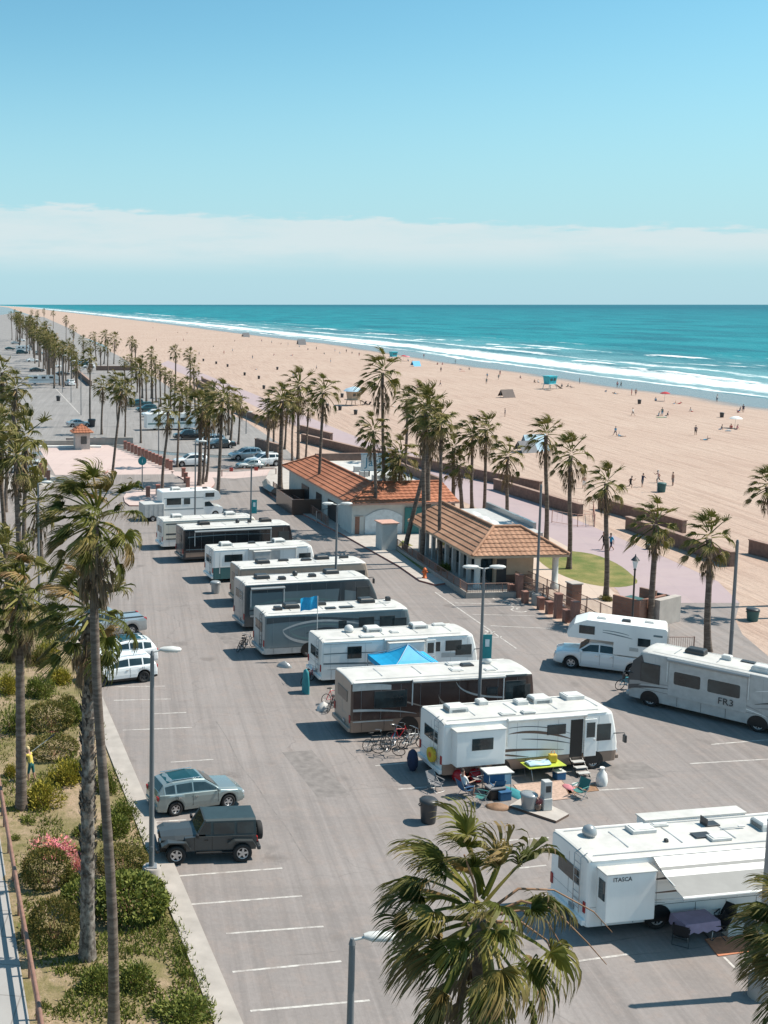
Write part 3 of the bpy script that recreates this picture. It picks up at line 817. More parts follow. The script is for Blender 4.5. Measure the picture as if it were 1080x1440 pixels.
CROWNS = {
    'near': [crown_mesh('crown', 11 + i, 38, 36, 7, 1.0, 1.0, 'frond_near', lp=.42, lb=.62, dr=-.05, sp=(70, 112), fd=(.15, .7)) for i in range(3)],
    'hero': [crown_mesh('crown', 17 + i, 40, 44, 7, 1.0, 1.05, 'frond_near', lp=.44, lb=.60, dr=-.08, sp=(76, 116), fd=(.12, .6)) for i in range(2)],
    'mid': [crown_mesh('crown', 31 + i, 23 + i % 3 * 3, 18, 5, 1.0, .9, 'frond', lp=.42, lb=.60, dr=.0, sp=(66, 108), fd=(.2, .7)) for i in range(7)],
    'far': [crown_mesh('crown', 51 + i, 24, 9, 3, 1.0, .7, 'frond', lp=.42, lb=.60) for i in range(5)],
}
SKIRTS = {
    'near': [crown_mesh('dead_fronds', 71 + i, 0, 18, 5, 1.0, .8, 'frond_dead', 26, True) for i in range(2)],
    'mid': [crown_mesh('dead_fronds', 81 + i, 0, 12, 4, 1.0, .6, 'frond_dead', 20, True) for i in range(3)],
    'far': [crown_mesh('dead_fronds', 91 + i, 0, 8, 3, 1.0, .5, 'frond_dead', 12, True) for i in range(2)],
}
def trunk_mesh(rng, base, top, r0, r1, lod, bark, bulge=1.0):
    """ringed trunk from the ground up to the crown, in the palm's own space"""
    mb = MB(); n = {'hero': 14, 'near': 14, 'mid': 9, 'far': 6}[lod]; L = (top - base).length
    st = {'hero': int(L / .16), 'near': int(L / .16), 'mid': 26, 'far': 9}[lod]
    pts, rad = [], []
    lean = Vector((top.x - base.x, top.y - base.y, 0)); bow = rng.uniform(-.12, .12)
    sidev = Vector((rng.uniform(-1, 1), rng.uniform(-1, 1), 0)) * L * .010
    for i in range(st + 1):
        t = i / st
        p = base.lerp(top, t) - lean * (bow * math.sin(PI * t)) + sidev * math.sin(PI * 2 * t)
        r = r0 + (r1 - r0) * t ** .8
        r *= 1 + .45 * math.exp(-t * L / .5) + (.05 * (1 if i % 2 else -1) if lod == 'near' else .025 * rng.uniform(-1, 1))
        if t > .93: r *= 1 + (t - .93) * 3.0
        pts.append(p); rad.append(r)
    mb.tube(pts, rad, n)
    if bark == 'bark_shaggy' and lod == 'near':      # old leaf bases left on the trunk
        for i in range(420):
            t = rng.uniform(.16, .99); a = rng.uniform(0, 2 * PI); p = base.lerp(top, t); r = (r0 + (r1 - r0) * t) * 1.02
            o = Vector((math.cos(a), math.sin(a), 0)); s = Vector((-o.y, o.x, 0)); q = p + o * r
            h = rng.uniform(.14, .26); w = rng.uniform(.05, .09)
            mb.add([q - s * w, q + s * w, q + s * w * .5 + o * .09 + Vector((0, 0, h)), q - s * w * .5 + o * .09 + Vector((0, 0, h)), q + o * .03 + Vector((0, 0, h * .2))], [(0, 1, 2, 3), (0, 3, 4), (1, 4, 2)], 0, False)
    return mb.mesh('trunk', bark)

PALMS = []
def palm(base_px, crown_px, r_px, lod, label, group=None, r_tr=None, bark='bark', skirt=True, seed=0, base_Y=None, crown_scale=1.0, lean_y=0.):
    rng = random.Random(seed * 7 + int(base_px[0] * 3 + crown_px[1]))
    if base_Y is None: b = G(*base_px)
    else:
        b = AT(base_px[0], base_px[1], base_Y); b.z = 0
    c = AT(crown_px[0], crown_px[1], b.y + lean_y)
    sc = c.y / F_PX * 1.02
    Rr = r_px * sc * crown_scale
    Rr = max(1.15, min(Rr, 2.9))
    t = thing('palm_tree', label, 'palm tree', b, 0, group)
    top = c - b
    if top.z < 3: top.z = 3
    r_tr = r_tr or rng.uniform(.17, .22)
    kt = link('trunk', trunk_mesh(rng, Vector((0, 0, -.1)), top - Vector((0, 0, .15)), r_tr * 1.15, r_tr * .82, lod, bark), t)
    rz = rng.uniform(-.5, .5)
    if lod == 'hero': SKIRTS[lod] = SKIRTS['near']
    i = rng.randrange(len(CROWNS[lod]))
    k = link('crown', CROWNS[lod][i], t, top); k.scale = (Rr, Rr, Rr * rng.uniform(.92, 1.08)); k.rotation_euler = (rng.uniform(-.08, .08), rng.uniform(-.10, .02), rz)
    if skirt:
        q = link('dead_fronds', SKIRTS[lod][rng.randrange(len(SKIRTS[lod]))], t, top - Vector((0, 0, .12 * Rr))); s = Rr * rng.uniform(.62, .9); q.scale = (s, s, s * 1.15); q.rotation_euler = (0, 0, rng.uniform(0, 6.28))
    PALMS.append(t)
    return t

# the near ones, each told by its trunk and neighbours
palm((160, 1452), (132, 728), 76, 'hero', 'tallest palm at the left, its slim smooth grey trunk standing in the planting bed', r_tr=.155, seed=1)
palm((123, 1352), (124, 858), 78, 'near', 'thick palm with a shaggy trunk of old leaf bases and a brown skirt', r_tr=.235, bark='bark_shaggy', seed=2)
palm((30, 1140), (27, 832), 66, 'near', 'palm with a ringed grey trunk beside the yellow-shirted person', r_tr=.22, seed=3)
palm((42, 925), (8, 790), 68, 'mid', 'dark palm behind the railed pavement, only half in view at the left edge', r_tr=.24, seed=4)
palm((28, 800), (22, 640), 70, 'mid', 'broad palm crown at the left edge above the access road', r_tr=.24, seed=5)
palm((34, 770), (36, 612), 52, 'mid', 'smaller palm just right of the broad crown at the left edge', r_tr=.2, seed=6)
palm((8, 790), (-4, 606), 62, 'mid', 'palm cut by the left edge of the view above the access road', r_tr=.2, seed=7)
palm((58, 795), (52, 705), 38, 'mid', 'low palm beside the access road behind the tallest palm', r_tr=.2, seed=8)
palm((8, 720), (22, 545), 28, 'mid', 'slim palm with a small round crown standing over the far road at the left', seed=9)
palm((2, 690), (3, 522), 28, 'mid', 'palm at the left edge over the far road, leaning slightly out of view', seed=10)
palm((28, 700), (20, 578), 36, 'mid', 'bushy palm at the left just above the broad crowns', seed=11)
hero = palm((680, 1900), (672, 1288), 140, 'hero', 'big windblown palm crown with bent brown tips at the bottom centre, trunk below the view', r_tr=.2, seed=12, base_Y=20.5)
palm((1150, 1900), (1150, 1322), 108, 'hero', 'spiky palm cut by the right edge, in front of the nearest motorhome', r_tr=.2, seed=13, base_Y=19.5)
hm = MB()
for a in (((.25, -.1, .1), (.75, -.2, .42), (1.35, -.3, .30), (2.0, -.35, -.35), (2.35, -.4, -.75)), ((.25, .05, .1), (.8, .1, .50), (1.5, .15, .45), (2.3, .15, .0), (2.7, .2, -.45)), ((.25, .0, 0), (.8, -.1, .18), (1.3, -.15, -.05), (1.65, -.2, -.65)), ((.2, -.2, 0), (.7, -.4, .1), (1.15, -.5, -.2), (1.45, -.55, -.9)), ((-.1, -.2, .2), (-.25, -.5, .9), (-.5, -.6, 1.55))):
    hm.tube(a, [.030, .024, .018, .014, .008][:len(a)], 6)
ht_ = hm.build('dry_stalks', 'wood', hero); ht_.location = (AT(672, 1288, 20.5) - hero.location); ht_['kind'] = 'stuff'
# palms along the promenade and round the two buildings
mid = [
    ((996, 916), (997, 755), 38, 'palm between the grey path and the tall dark pole on the right', .2), ((915, 880), (922, 735), 36, 'palm beside the brick bin store and the lantern post', .2),
    ((852, 842), (853, 677), 31, 'palm at the corner of the lawn with a blue-shirted walker behind it', .18), ((800, 800), (803, 638), 31, 'palm growing on the lawn beside the tan-tiled pavilion', .18),
    ((768, 762), (768, 610), 29, 'palm behind the tan-tiled pavilion in front of a blue beach shelter', .2), ((712, 740), (714, 640), 27, 'short palm beside the promenade behind the flat roof of the pavilion', .18),
    ((681, 722), (684, 602), 25, 'palm by the promenade, right one of the pair with thin parallel trunks', .17), ((664, 715), (664, 610), 26, 'palm by the promenade, left one of the pair with thin parallel trunks', .17),
    ((650, 722), (645, 652), 24, 'low green palm in front of the paired promenade palms', .2), ((637, 718), (638, 628), 21, 'low palm left of the green one by the promenade, partly hidden', .2),
    ((620, 798), (619, 588), 30, 'straight thin palm at the corner of the pavilion roof', .15), ((592, 792), (600, 578), 38, 'palm in the tight clump before the pavilion, with the straight trunk', .19),
    ((606, 752), (596, 566), 32, 'palm in the tight clump before the pavilion, with the thickest trunk', .27), ((568, 778), (612, 600), 32, 'leaning palm before the pavilion, its trunk slanting up to the right', .2),
    ((570, 700), (572, 560), 19, 'lone palm on the sand side of the orange-roofed building', .18), ((564, 744), (562, 640), 31, 'bright green bushy palm before the orange-roofed building, right trunk of a twin', .2),
    ((554, 742), (553, 652), 25, 'bushy palm before the orange-roofed building, left trunk of a twin', .18), ((542, 744), (538, 522), 34, 'tallest palm before the orange-roofed building, crown far above the roof', .17),
    ((530, 752), (524, 605), 27, 'palm whose crown hangs beside the blue lettered sign', .17), ((446, 716), (455, 550), 26, 'slender palm leaning right along the long wall of the orange-roofed building', .17),
    ((394, 690), (396, 562), 27, 'palm with a thick trunk at the left end of the orange-roofed building', .28), ((376, 656), (378, 574), 20, 'low palm behind the white estate car near the orange-roofed building', .22),
    ((419, 646), (420, 541), 28, 'tall dark palm rising behind the left end of the orange roof', .22), ((411, 648), (411, 566), 19, 'thin palm hidden in the clump behind the orange roof', .15),
    ((384, 634), (386, 577), 15, 'small palm between the thick trunk and the low palm', .16), ((400, 632), (404, 570), 15, 'small palm seen through the clump left of the orange roof', .16),
    ((430, 645), (434, 572), 14, 'small ragged palm right of the tall dark palm behind the orange roof', .14),
    ((306, 700), (313, 560), 30, 'bushy palm on the pink island by the lot entrance', .2), ((280, 684), (283, 572), 26, 'palm on the pink island, left trunk of three', .24),
    ((285, 682), (291, 584), 20, 'palm on the pink island, middle trunk of three', .16), ((289, 679), (297, 570), 22, 'palm on the pink island, right trunk of three', .16),
    ((228, 692), (236, 576), 23, 'palm with a curved trunk above the class-C camper', .17), ((249, 657), (254, 556), 18, 'slim palm by the white car at the plaza kerb', .15),
    ((157, 674), (171, 545), 23, 'leaning palm in the pink plaza with a curved trunk', .17), ((166, 600), (163, 535), 15, 'palm left of the leaning plaza palm, its trunk bowed', .14), ((175, 622), (178, 548), 18, 'palm right of the leaning plaza palm by the row of bollards', .15),
    ((198, 623), (196, 520), 17, 'tall thin palm among the bollards of the plaza', .15), ((143, 611), (144, 543), 16, 'palm behind the tile-roofed kiosk', .18), ((127, 600), (126, 502), 14, 'thin palm by the silver car beyond the kiosk', .17),
    ((1130, 868), (1126, 690), 30, 'palm just past the right edge, its shadow crossing the grey path', .18),
    ((335, 625), (338, 566), 15, 'palm with a ragged crown behind the dark parked cars', .16), ((1092, 852), (1080, 682), 30, 'palm cut by the right edge above the beach', .2),
]
for b, c, r, lab, tr in mid:
    palm(b, c, r * 1.02, 'mid', lab, r_tr=tr, seed=len(lab))
# farther palms, read off one by one along the beach side
farp = [(247, 548, 247, 494, 9), (268, 560, 267, 498, 10), (275, 577, 272, 516, 10), (280, 580, 276, 530, 9), (213, 560, 213, 497, 9), (187, 530, 185, 480, 7), (191, 532, 190, 483, 6), (160, 512, 162, 476, 9), (146, 512, 149, 472, 8), (136, 508, 133, 473, 8), (118, 505, 117, 478, 7),
        (103, 497, 103, 462, 6), (93, 478, 93, 449, 5), (75, 462, 75, 440, 4), (62, 456, 62, 437, 3.5), (53, 458, 53, 440, 4), (45, 456, 45, 438, 4), (21, 450, 21, 437, 3),
        (84, 542, 83, 491, 9), (88, 541, 87, 489, 9), (93, 540, 92, 492, 8), (206, 565, 205, 517, 8), (220, 566, 218, 510, 9), (226, 570, 225, 520, 9), (232, 568, 232, 525, 8), (215, 575, 214, 530, 9), (240, 575, 240, 530, 9), (256, 588, 256, 545, 10), (262, 590, 262, 540, 10), (245, 590, 246, 535, 9), (200, 560, 199, 508, 8),
        (268, 596, 267, 552, 10), (322, 612, 321, 556, 13), (300, 604, 300, 548, 13), (290, 600, 290, 550, 11), (324, 620, 328, 562, 12), (129, 510, 127, 485, 7), (142, 520, 141, 488, 7), (152, 525, 151, 488, 7), (185, 548, 184, 505, 8), (176, 545, 175, 508, 8), (193, 552, 192, 512, 8)]
# the double row along the far road, seen nearly end-on
rg = random.Random(5)
row = []
for i in range(46):
    t = i / 45
    yb = 478 + 66 * t ** 1.5
    xb = 20 + 62 * t + rg.uniform(-9, 9)
    row.append((xb, yb + rg.uniform(-3, 3), xb + rg.uniform(-1.5, 1.5), yb - (30 + 24 * t) * rg.uniform(.72, 1.18), 5.2 + 4.6 * t))
for i in range(8):
    t = i / 7; xb = 96 + 14 * t + rg.uniform(-3, 3); yb = 520 + 26 * t
    row.append((xb, yb, xb + rg.uniform(-1, 1), yb - 38 * rg.uniform(.8, 1.1), 6 + 2 * t))
zones = [(0, 40, 'beyond the far end of the road'), (40, 70, 'in the double row along the far road'), (70, 112, 'in the grove beside the far road'), (112, 170, 'between the far road and the sand'), (170, 232, 'beyond the plaza bollards on the beach side'), (232, 290, 'over the far parked cars'), (290, 400, 'behind the dark parked cars')]
allf = farp + row
for a, b, zn in zones:
    sel = sorted([p for p in allf if a <= p[2] < b], key=lambda p: p[2])
    for i, p in enumerate(sel):
        order = ['first', 'second', 'third', 'fourth', 'fifth', 'sixth', 'seventh', 'eighth', 'ninth', 'tenth', 'eleventh', 'twelfth', 'thirteenth', 'fourteenth', 'fifteenth', 'sixteenth', 'seventeenth', 'eighteenth', 'nineteenth', 'twentieth', 'twenty-first', 'twenty-second', 'twenty-third', 'twenty-fourth', 'twenty-fifth', 'twenty-sixth', 'twenty-seventh', 'twenty-eighth', 'twenty-ninth', 'thirtieth', 'thirty-first', 'thirty-second', 'thirty-third', 'thirty-fourth', 'thirty-fifth'][i]
        palm((p[0], p[1]), (p[2], p[3]), p[4] * 1.15, 'far', 'far palm %s, %s from left of %d' % (zn, order, len(sel)), 'distant palms ' + zn, seed=i, skirt=True)

# ------------------------------------------------------------------ shrubs of the bed
def shrub_mesh(seed, n, leaf_l, material, dome=1.0, lumps=5):
    rng = random.Random(seed); mb = MB(); tips = []
    cl = [(rng.uniform(-.45, .45), rng.uniform(-.45, .45), rng.uniform(.15, .5), rng.uniform(.4, .62)) for _ in range(lumps)] + [(0, 0, .35, .72)]
    for i in range(n):
        cx, cy, cz, r = cl[rng.randrange(len(cl))]
        d = Vector((rng.gauss(0, 1), rng.gauss(0, 1), rng.gauss(.25, .9))).normalized()
        rr = r * rng.uniform(.55, 1.05)
        p = Vector((cx, cy, cz)) + d * rr; p.z *= dome
        if p.z < 0.02: p.z = rng.uniform(.02, .15)
        o = (d + Vector((rng.uniform(-1, 1), rng.uniform(-1, 1), rng.uniform(-.3, 1))) * .7).normalized()
        s = o.cross(Vector((rng.uniform(-1, 1), rng.uniform(-1, 1), rng.uniform(-1, 1)))).normalized()
        l = leaf_l * rng.uniform(.6, 1.4); w = l * .32
        mb.add([p - o * l * .3, p + s * w, p + o * l, p - s * w], [(0, 1, 2, 3)], 0, False); tips += [.1, .5, 1, .5]
    me = mb.mesh('foliage', material); a = me.attributes.new('tip', 'FLOAT', 'POINT'); a.data.foreach_set('value', tips)
    return me
SH = {k: [shrub_mesh(200 + i, 2600, .085, m, .95) for i in range(2)] for k, m in (('green', 'shrub_green'), ('dark', 'shrub_dark'), ('olive', 'shrub_olive'), ('rust', 'shrub_rust'))}
def clipped_mesh(seed, n, leaf_l, material):
    rng = random.Random(seed); mb = MB(); tips = []
    for i in range(n):
        d = Vector((rng.gauss(0, 1), rng.gauss(0, 1), rng.gauss(.25, .9))).normalized()
        p = Vector((d.x, d.y, .48 + d.z * .52)) * 1.0
        k = (1 + .05 * mnoise.noise(d * 2.5 + Vector((seed, 0, 0)))) * rng.uniform(.86, 1.03); p = Vector((p.x * k, p.y * k, max(.01, p.z * k)))
        o = (d + Vector((rng.uniform(-1, 1), rng.uniform(-1, 1), rng.uniform(-1, 1))) * .9).normalized(); s = o.cross(Vector((rng.uniform(-1, 1), rng.uniform(-1, 1), rng.uniform(-1, 1)))).normalized()
        l = leaf_l * rng.uniform(.6, 1.4); w = l * .42
        mb.add([p - o * l * .3, p + s * w, p + o * l, p - s * w], [(0, 1, 2, 3)], 0, False); tips += [.1, .5, 1, .5]
    me = mb.mesh('foliage', material); a = me.attributes.new('tip', 'FLOAT', 'POINT'); a.data.foreach_set('value', tips)
    return me
SH['clip'] = [clipped_mesh(400 + i, 4200, .06, 'shrub_rust') for i in range(2)]
SH['mound'] = [clipped_mesh(410 + i, 4200, .085, 'shrub_green') for i in range(2)]
SH['flowers'] = [shrub_mesh(300, 900, .10, 'flowers', .8)]
SH['tuft'] = [shrub_mesh(310 + i, 500, .16, 'shrub_green', .7, 3) for i in range(2)]
def stems_mesh(seed):
    rng = random.Random(seed); mb = MB()
    for i in range(9):
        a = rng.uniform(0, 6.28); r = rng.uniform(.2, .6)
        mb.tube([(0, 0, 0), (math.cos(a) * r * .5, math.sin(a) * r * .5, .25), (math.cos(a) * r, math.sin(a) * r, .6)], [.03, .022, .01], 5)
    return mb.mesh('stems', 'wood')
ST = stems_mesh(3)
def shrub(x, y, w_px, h_px, kind, label, group=None, cat='shrub', seed=0):
    b = G(x, y); s = b.y / F_PX
    rx = w_px * s / 2 * 1.08; rz = h_px * s * .92
    b = G(x, y - .10 * w_px)
    t = thing('shrub' if kind != 'flowers' else 'flower_clump', label, cat, b, 0, group)
    f = link('foliage', SH[kind][seed % len(SH[kind])], t); f.scale = (rx / 1.0, rx / 1.0, rz / 1.0); f.rotation_euler = (0, 0, seed * 1.7)
    if kind != 'flowers':
        q = link('stems', ST, t); q.scale = (rx * .9, rx * .9, rz * .9)
    return t
for i, a in enumerate([
    (76, 1332, 70, 72, 'clip', 'round clipped dark shrub beside the rail, nearest the bottom left'), (66, 1252, 68, 60, 'clip', 'round clipped shrub with pink flowers behind it'),
    (182, 1294, 108, 56, 'mound', 'broad green shrub before the concrete lamp base'), (118, 1288, 66, 48, 'mound', 'green shrub left of the shaggy palm trunk'), (172, 1236, 76, 42, 'clip', 'reddish brown shrub between the shaggy trunk and the kerb'),
    (192, 1395, 76, 44, 'green', 'leafy weed patch right of the slim palm trunk near the bottom'), (138, 1402, 66, 42, 'green', 'leafy weed patch at the foot of the shaggy palm'), (256, 1446, 108, 46, 'green', 'weedy clump cut by the bottom of the view beside the kerb'),
    (258, 1345, 26, 20, 'tuft', 'small round tuft beside the kerb'), (262, 1380, 26, 18, 'tuft', 'small weed below the round tuft beside the kerb'),
    (64, 1142, 62, 46, 'olive', 'yellow-green bush right of the ringed palm'), (92, 1110, 62, 46, 'olive', 'yellow bush behind the yellow-green one'), (108, 1100, 40, 44, 'green', 'green bush left of the shaggy trunk by the yellow bush'),
    (76, 1070, 68, 32, 'clip', 'dark flat-topped bush behind the yellow-shirted person'), (72, 1030, 64, 42, 'clip', 'dark bush below the orange-tinged one'), (104, 1022, 40, 40, 'green', 'dark green bush against the shaggy trunk'), (20, 1036, 52, 46, 'green', 'green bush left of the ringed palm trunk'),
    (12, 980, 36, 40, 'olive', 'orange-green bush at the left edge'), (60, 985, 48, 40, 'green', 'bright green bush in the middle of the bed'), (84, 966, 46, 30, 'olive', 'low yellowish bush near the white car'), (50, 940, 44, 32, 'rust', 'brownish bush beside the second palm trunk'),
    (14, 935, 40, 30, 'dark', 'dark bush under the palms at the left edge'), (70, 925, 40, 24, 'olive', 'pale yellow bush at the back of the bed'), (60, 896, 30, 30, 'green', 'green bush at the far corner of the bed'), (92, 1000, 34, 24, 'rust', 'rusty low bush beside the green ones'),
    (160, 1180, 60, 40, 'green', 'green shrub along the kerb behind the reddish one'), (176, 1155, 50, 34, 'green', 'green shrub along the kerb before the parked blue-grey car'), (150, 1120, 40, 40, 'green', 'dark green shrub beside the slim trunk near the kerb'), (112, 1180, 30, 26, 'tuft', 'pale tuft at the left of the slim trunk'),
    (40, 1160, 34, 16, 'tuft', 'low spreading weed at the foot of the ringed palm'), (22, 1185, 22, 14, 'tuft', 'little weed beside the rail'), (16, 1096, 26, 26, 'olive', 'small bush left of the ringed trunk'), (108, 1205, 26, 18, 'tuft', 'weed below the pale tuft'), (62, 1420, 30, 16, 'tuft', 'flat weed beside the rail near the bottom'), (100, 1250, 40, 30, 'green', 'bright green weed beside the clipped shrub'),
]):
    shrub(*a, seed=i)
for i, a in enumerate([(76, 1212, 86, 34, 'pink flower clump behind the round clipped shrub'), (110, 1230, 34, 40, 'orange-pink flowers right of the round clipped shrub'), (74, 1036, 22, 9, 'small pink flower cluster on the dark flat-topped bush')]):
    shrub(a[0], a[1], a[2], a[3], 'flowers', a[4], cat='flowers', seed=i)
# ground cover nobody could count
def cover():
    rng = random.Random(77); mb = MB(); tips = []
    kx = [p for p in bed]
    for i in range(8200):
        y = rng.uniform(900, 1440) ; x = rng.uniform(-10, 330)
        edge = 340 - .4286 * (1440 - y) - 34 * (y - 428) / 1012
        le = 52 - (1440 - y) * .165
        if x > edge or x < le + 4: continue
        p0 = G(x, y)
        if mnoise.noise(Vector((p0.x * .3, p0.y * .3, 0))) < -.06: continue
        for k in range(5):
            p = p0 + Vector((rng.uniform(-.25, .25), rng.uniform(-.25, .25), .1)); a = rng.uniform(0, 6.28); h = rng.uniform(.06, .22); w = .035
            s = Vector((math.cos(a), math.sin(a), 0)) * w; o = Vector((rng.uniform(-.12, .12), rng.uniform(-.12, .12), h))
            mb.add([p - s, p + s, p + o], [(0, 1, 2)], 0, False); tips += [.2, .2, 1]
    me = mb.mesh('ground_cover', 'shrub_green'); a = me.attributes.new('tip', 'FLOAT', 'POINT'); a.data.foreach_set('value', tips)
    o = link('ground_cover', me); tag(o, 'short dry weeds and grass over the soil of the planting bed', 'ground cover', kind='stuff')
cover()
# ------------------------------------------------------------------ vehicles: shared parts
def wheel_mesh(name, r, w, rim, spokes=5, dark=False):
    """tyre with tread shoulder; the rim is a child mesh"""
    t = MB()
    prof = [(r * .62, -w / 2), (r * .90, -w / 2), (r * .97, -w * .42), (r, -w * .25), (r, w * .25), (r * .97, w * .42), (r * .90, w / 2), (r * .62, w / 2), (r * .60, w * .3), (r * .60, -w * .3)]
    n = 24
    rings = [[(rr * math.cos(2 * PI * k / n), yy, rr * math.sin(2 * PI * k / n)) for rr, yy in prof] for k in range(n)] ; rings.append(rings[0])
    t.loft(rings, 0, False, True)
    m = MB()
    for s in (-1, 1):
        y = s * w * .36
        m.disc((0, y - s * w * .22, 0), r * .61, n=20, mi=1)
        ring = [[(q * math.cos(2 * PI * k / 20), y + s * d, q * math.sin(2 * PI * k / 20)) for q, d in ((r * .62, 0), (r * .62, .015), (r * .53, .012), (r * .50, -.02))] for k in range(20)]; ring.append(ring[0])
        m.loft(ring, 0, False, True)
        for k in range(spokes):
            a = 2 * PI * k / spokes; ca, sa = math.cos(a), math.sin(a); wd = r * (.10 if spokes > 5 else .13)
            p = [(q * ca - o * sa, y + d, q * sa + o * ca) for q, o, d in ((r * .08, -wd, s * .004), (r * .08, wd, s * .004), (r * .54, wd * .75, 0), (r * .54, -wd * .75, 0))]
            m.add(p, [(0, 1, 2, 3)], 0, False)
        m.lathe([(r * .15, -.02), (r * .15, .01), (.01, .015)], n=8) if False else m.disc((0, y + s * .012, 0), r * .14, n=10, mi=0)
    return t.mesh('tyre', 'rubber'), m.mesh('rim', [rim, 'black'])
WH = {}
def wheel(parent, x, y, r, w, rim='alloy', spokes=5):
    key = (r, w, rim, spokes)
    if key not in WH: WH[key] = wheel_mesh('wheel', r, w, rim, spokes)
    t = link('wheel', WH[key][0], parent, (x, y, r)); k = link('rim', WH[key][1], t)
    t.rotation_euler = (0, (x * 1.7 + y) % 1.2, 0)
    KIDS.setdefault(parent.name, []).append(t); KIDS.setdefault(t.name, []).append(k)
    return t

def side_poly(mb, pts, y, mi, s, th=.004):
    """flat paint on a side wall: polygon in x, z"""
    mb.add([(x, y, z) for x, z in pts], [tuple(range(len(pts)))], mi, False)
def swoosh(mb, pts, y, mi):
    """tapering stripe along (x, z, width)"""
    top = [(x, z + w / 2) for x, z, w in pts]; bot = [(x, z - w / 2) for x, z, w in pts]
    n = len(pts)
    vs = [(x, y, z) for x, z in top + bot]
    mb.add(vs, [(i, i + 1, n + i + 1, n + i) for i in range(n - 1)], mi, False)
def curve(p0, p1, p2, n=12, w0=.02, w1=.2, w2=.02):
    o = []
    for i in range(n + 1):
        t = i / n
        o.append(((1 - t) ** 2 * p0[0] + 2 * t * (1 - t) * p1[0] + t * t * p2[0], (1 - t) ** 2 * p0[1] + 2 * t * (1 - t) * p1[1] + t * t * p2[1], (1 - t) ** 2 * w0 + 2 * t * (1 - t) * w1 + t * t * w2))
    return o

def ac_unit(parent, x, y, z, colr='plastic_white', l=1.0, w=.70, h=.32):
    mb = MB()
    rings = [[(sx * l / 2 * k + x + o, sy * w / 2 * k + y, z + zz) for sx, sy in ((-1, -1), (1, -1), (1, 1), (-1, 1))] for k, zz, o in ((1, 0, 0), (1, h * .55, 0), (.92, h * .85, -.02), (.78, h, -.04))]
    mb.loft(rings, 0, True, False)
    for i in range(5): mb.box((x - l / 2 - .004, y, z + .06 + i * .035), (.012, w * .8, .015), 1)
    for i in range(4): mb.box((x, y - w / 2 - .002, z + .06 + i * .035), (l * .7, .012, .012), 1)
    return mb.build('air_conditioner', [colr, 'charcoal'], parent)
def roof_vent(parent, x, y, z, colr='plastic_white', l=.5, w=.45, h=.10):
    mb = MB(); mb.box((x, y, z + h / 2), (l, w, h), 0, .03); mb.box((x, y, z + h + .012), (l * .8, w * .8, .03), 0, .01)
    return mb.build('roof_vent', colr, parent)
def dome(parent, x, y, z, r=.25, colr='plastic_white'):
    mb = MB(); mb.lathe([(r * .8, 0), (r * .85, .08), (r, .12), (r * .98, .2), (r * .8, .2 + r * .5), (r * .4, .2 + r * .8), (.02, .2 + r * .88)], (x, y, z), 14)
    return mb.build('satellite_dome', colr, parent)

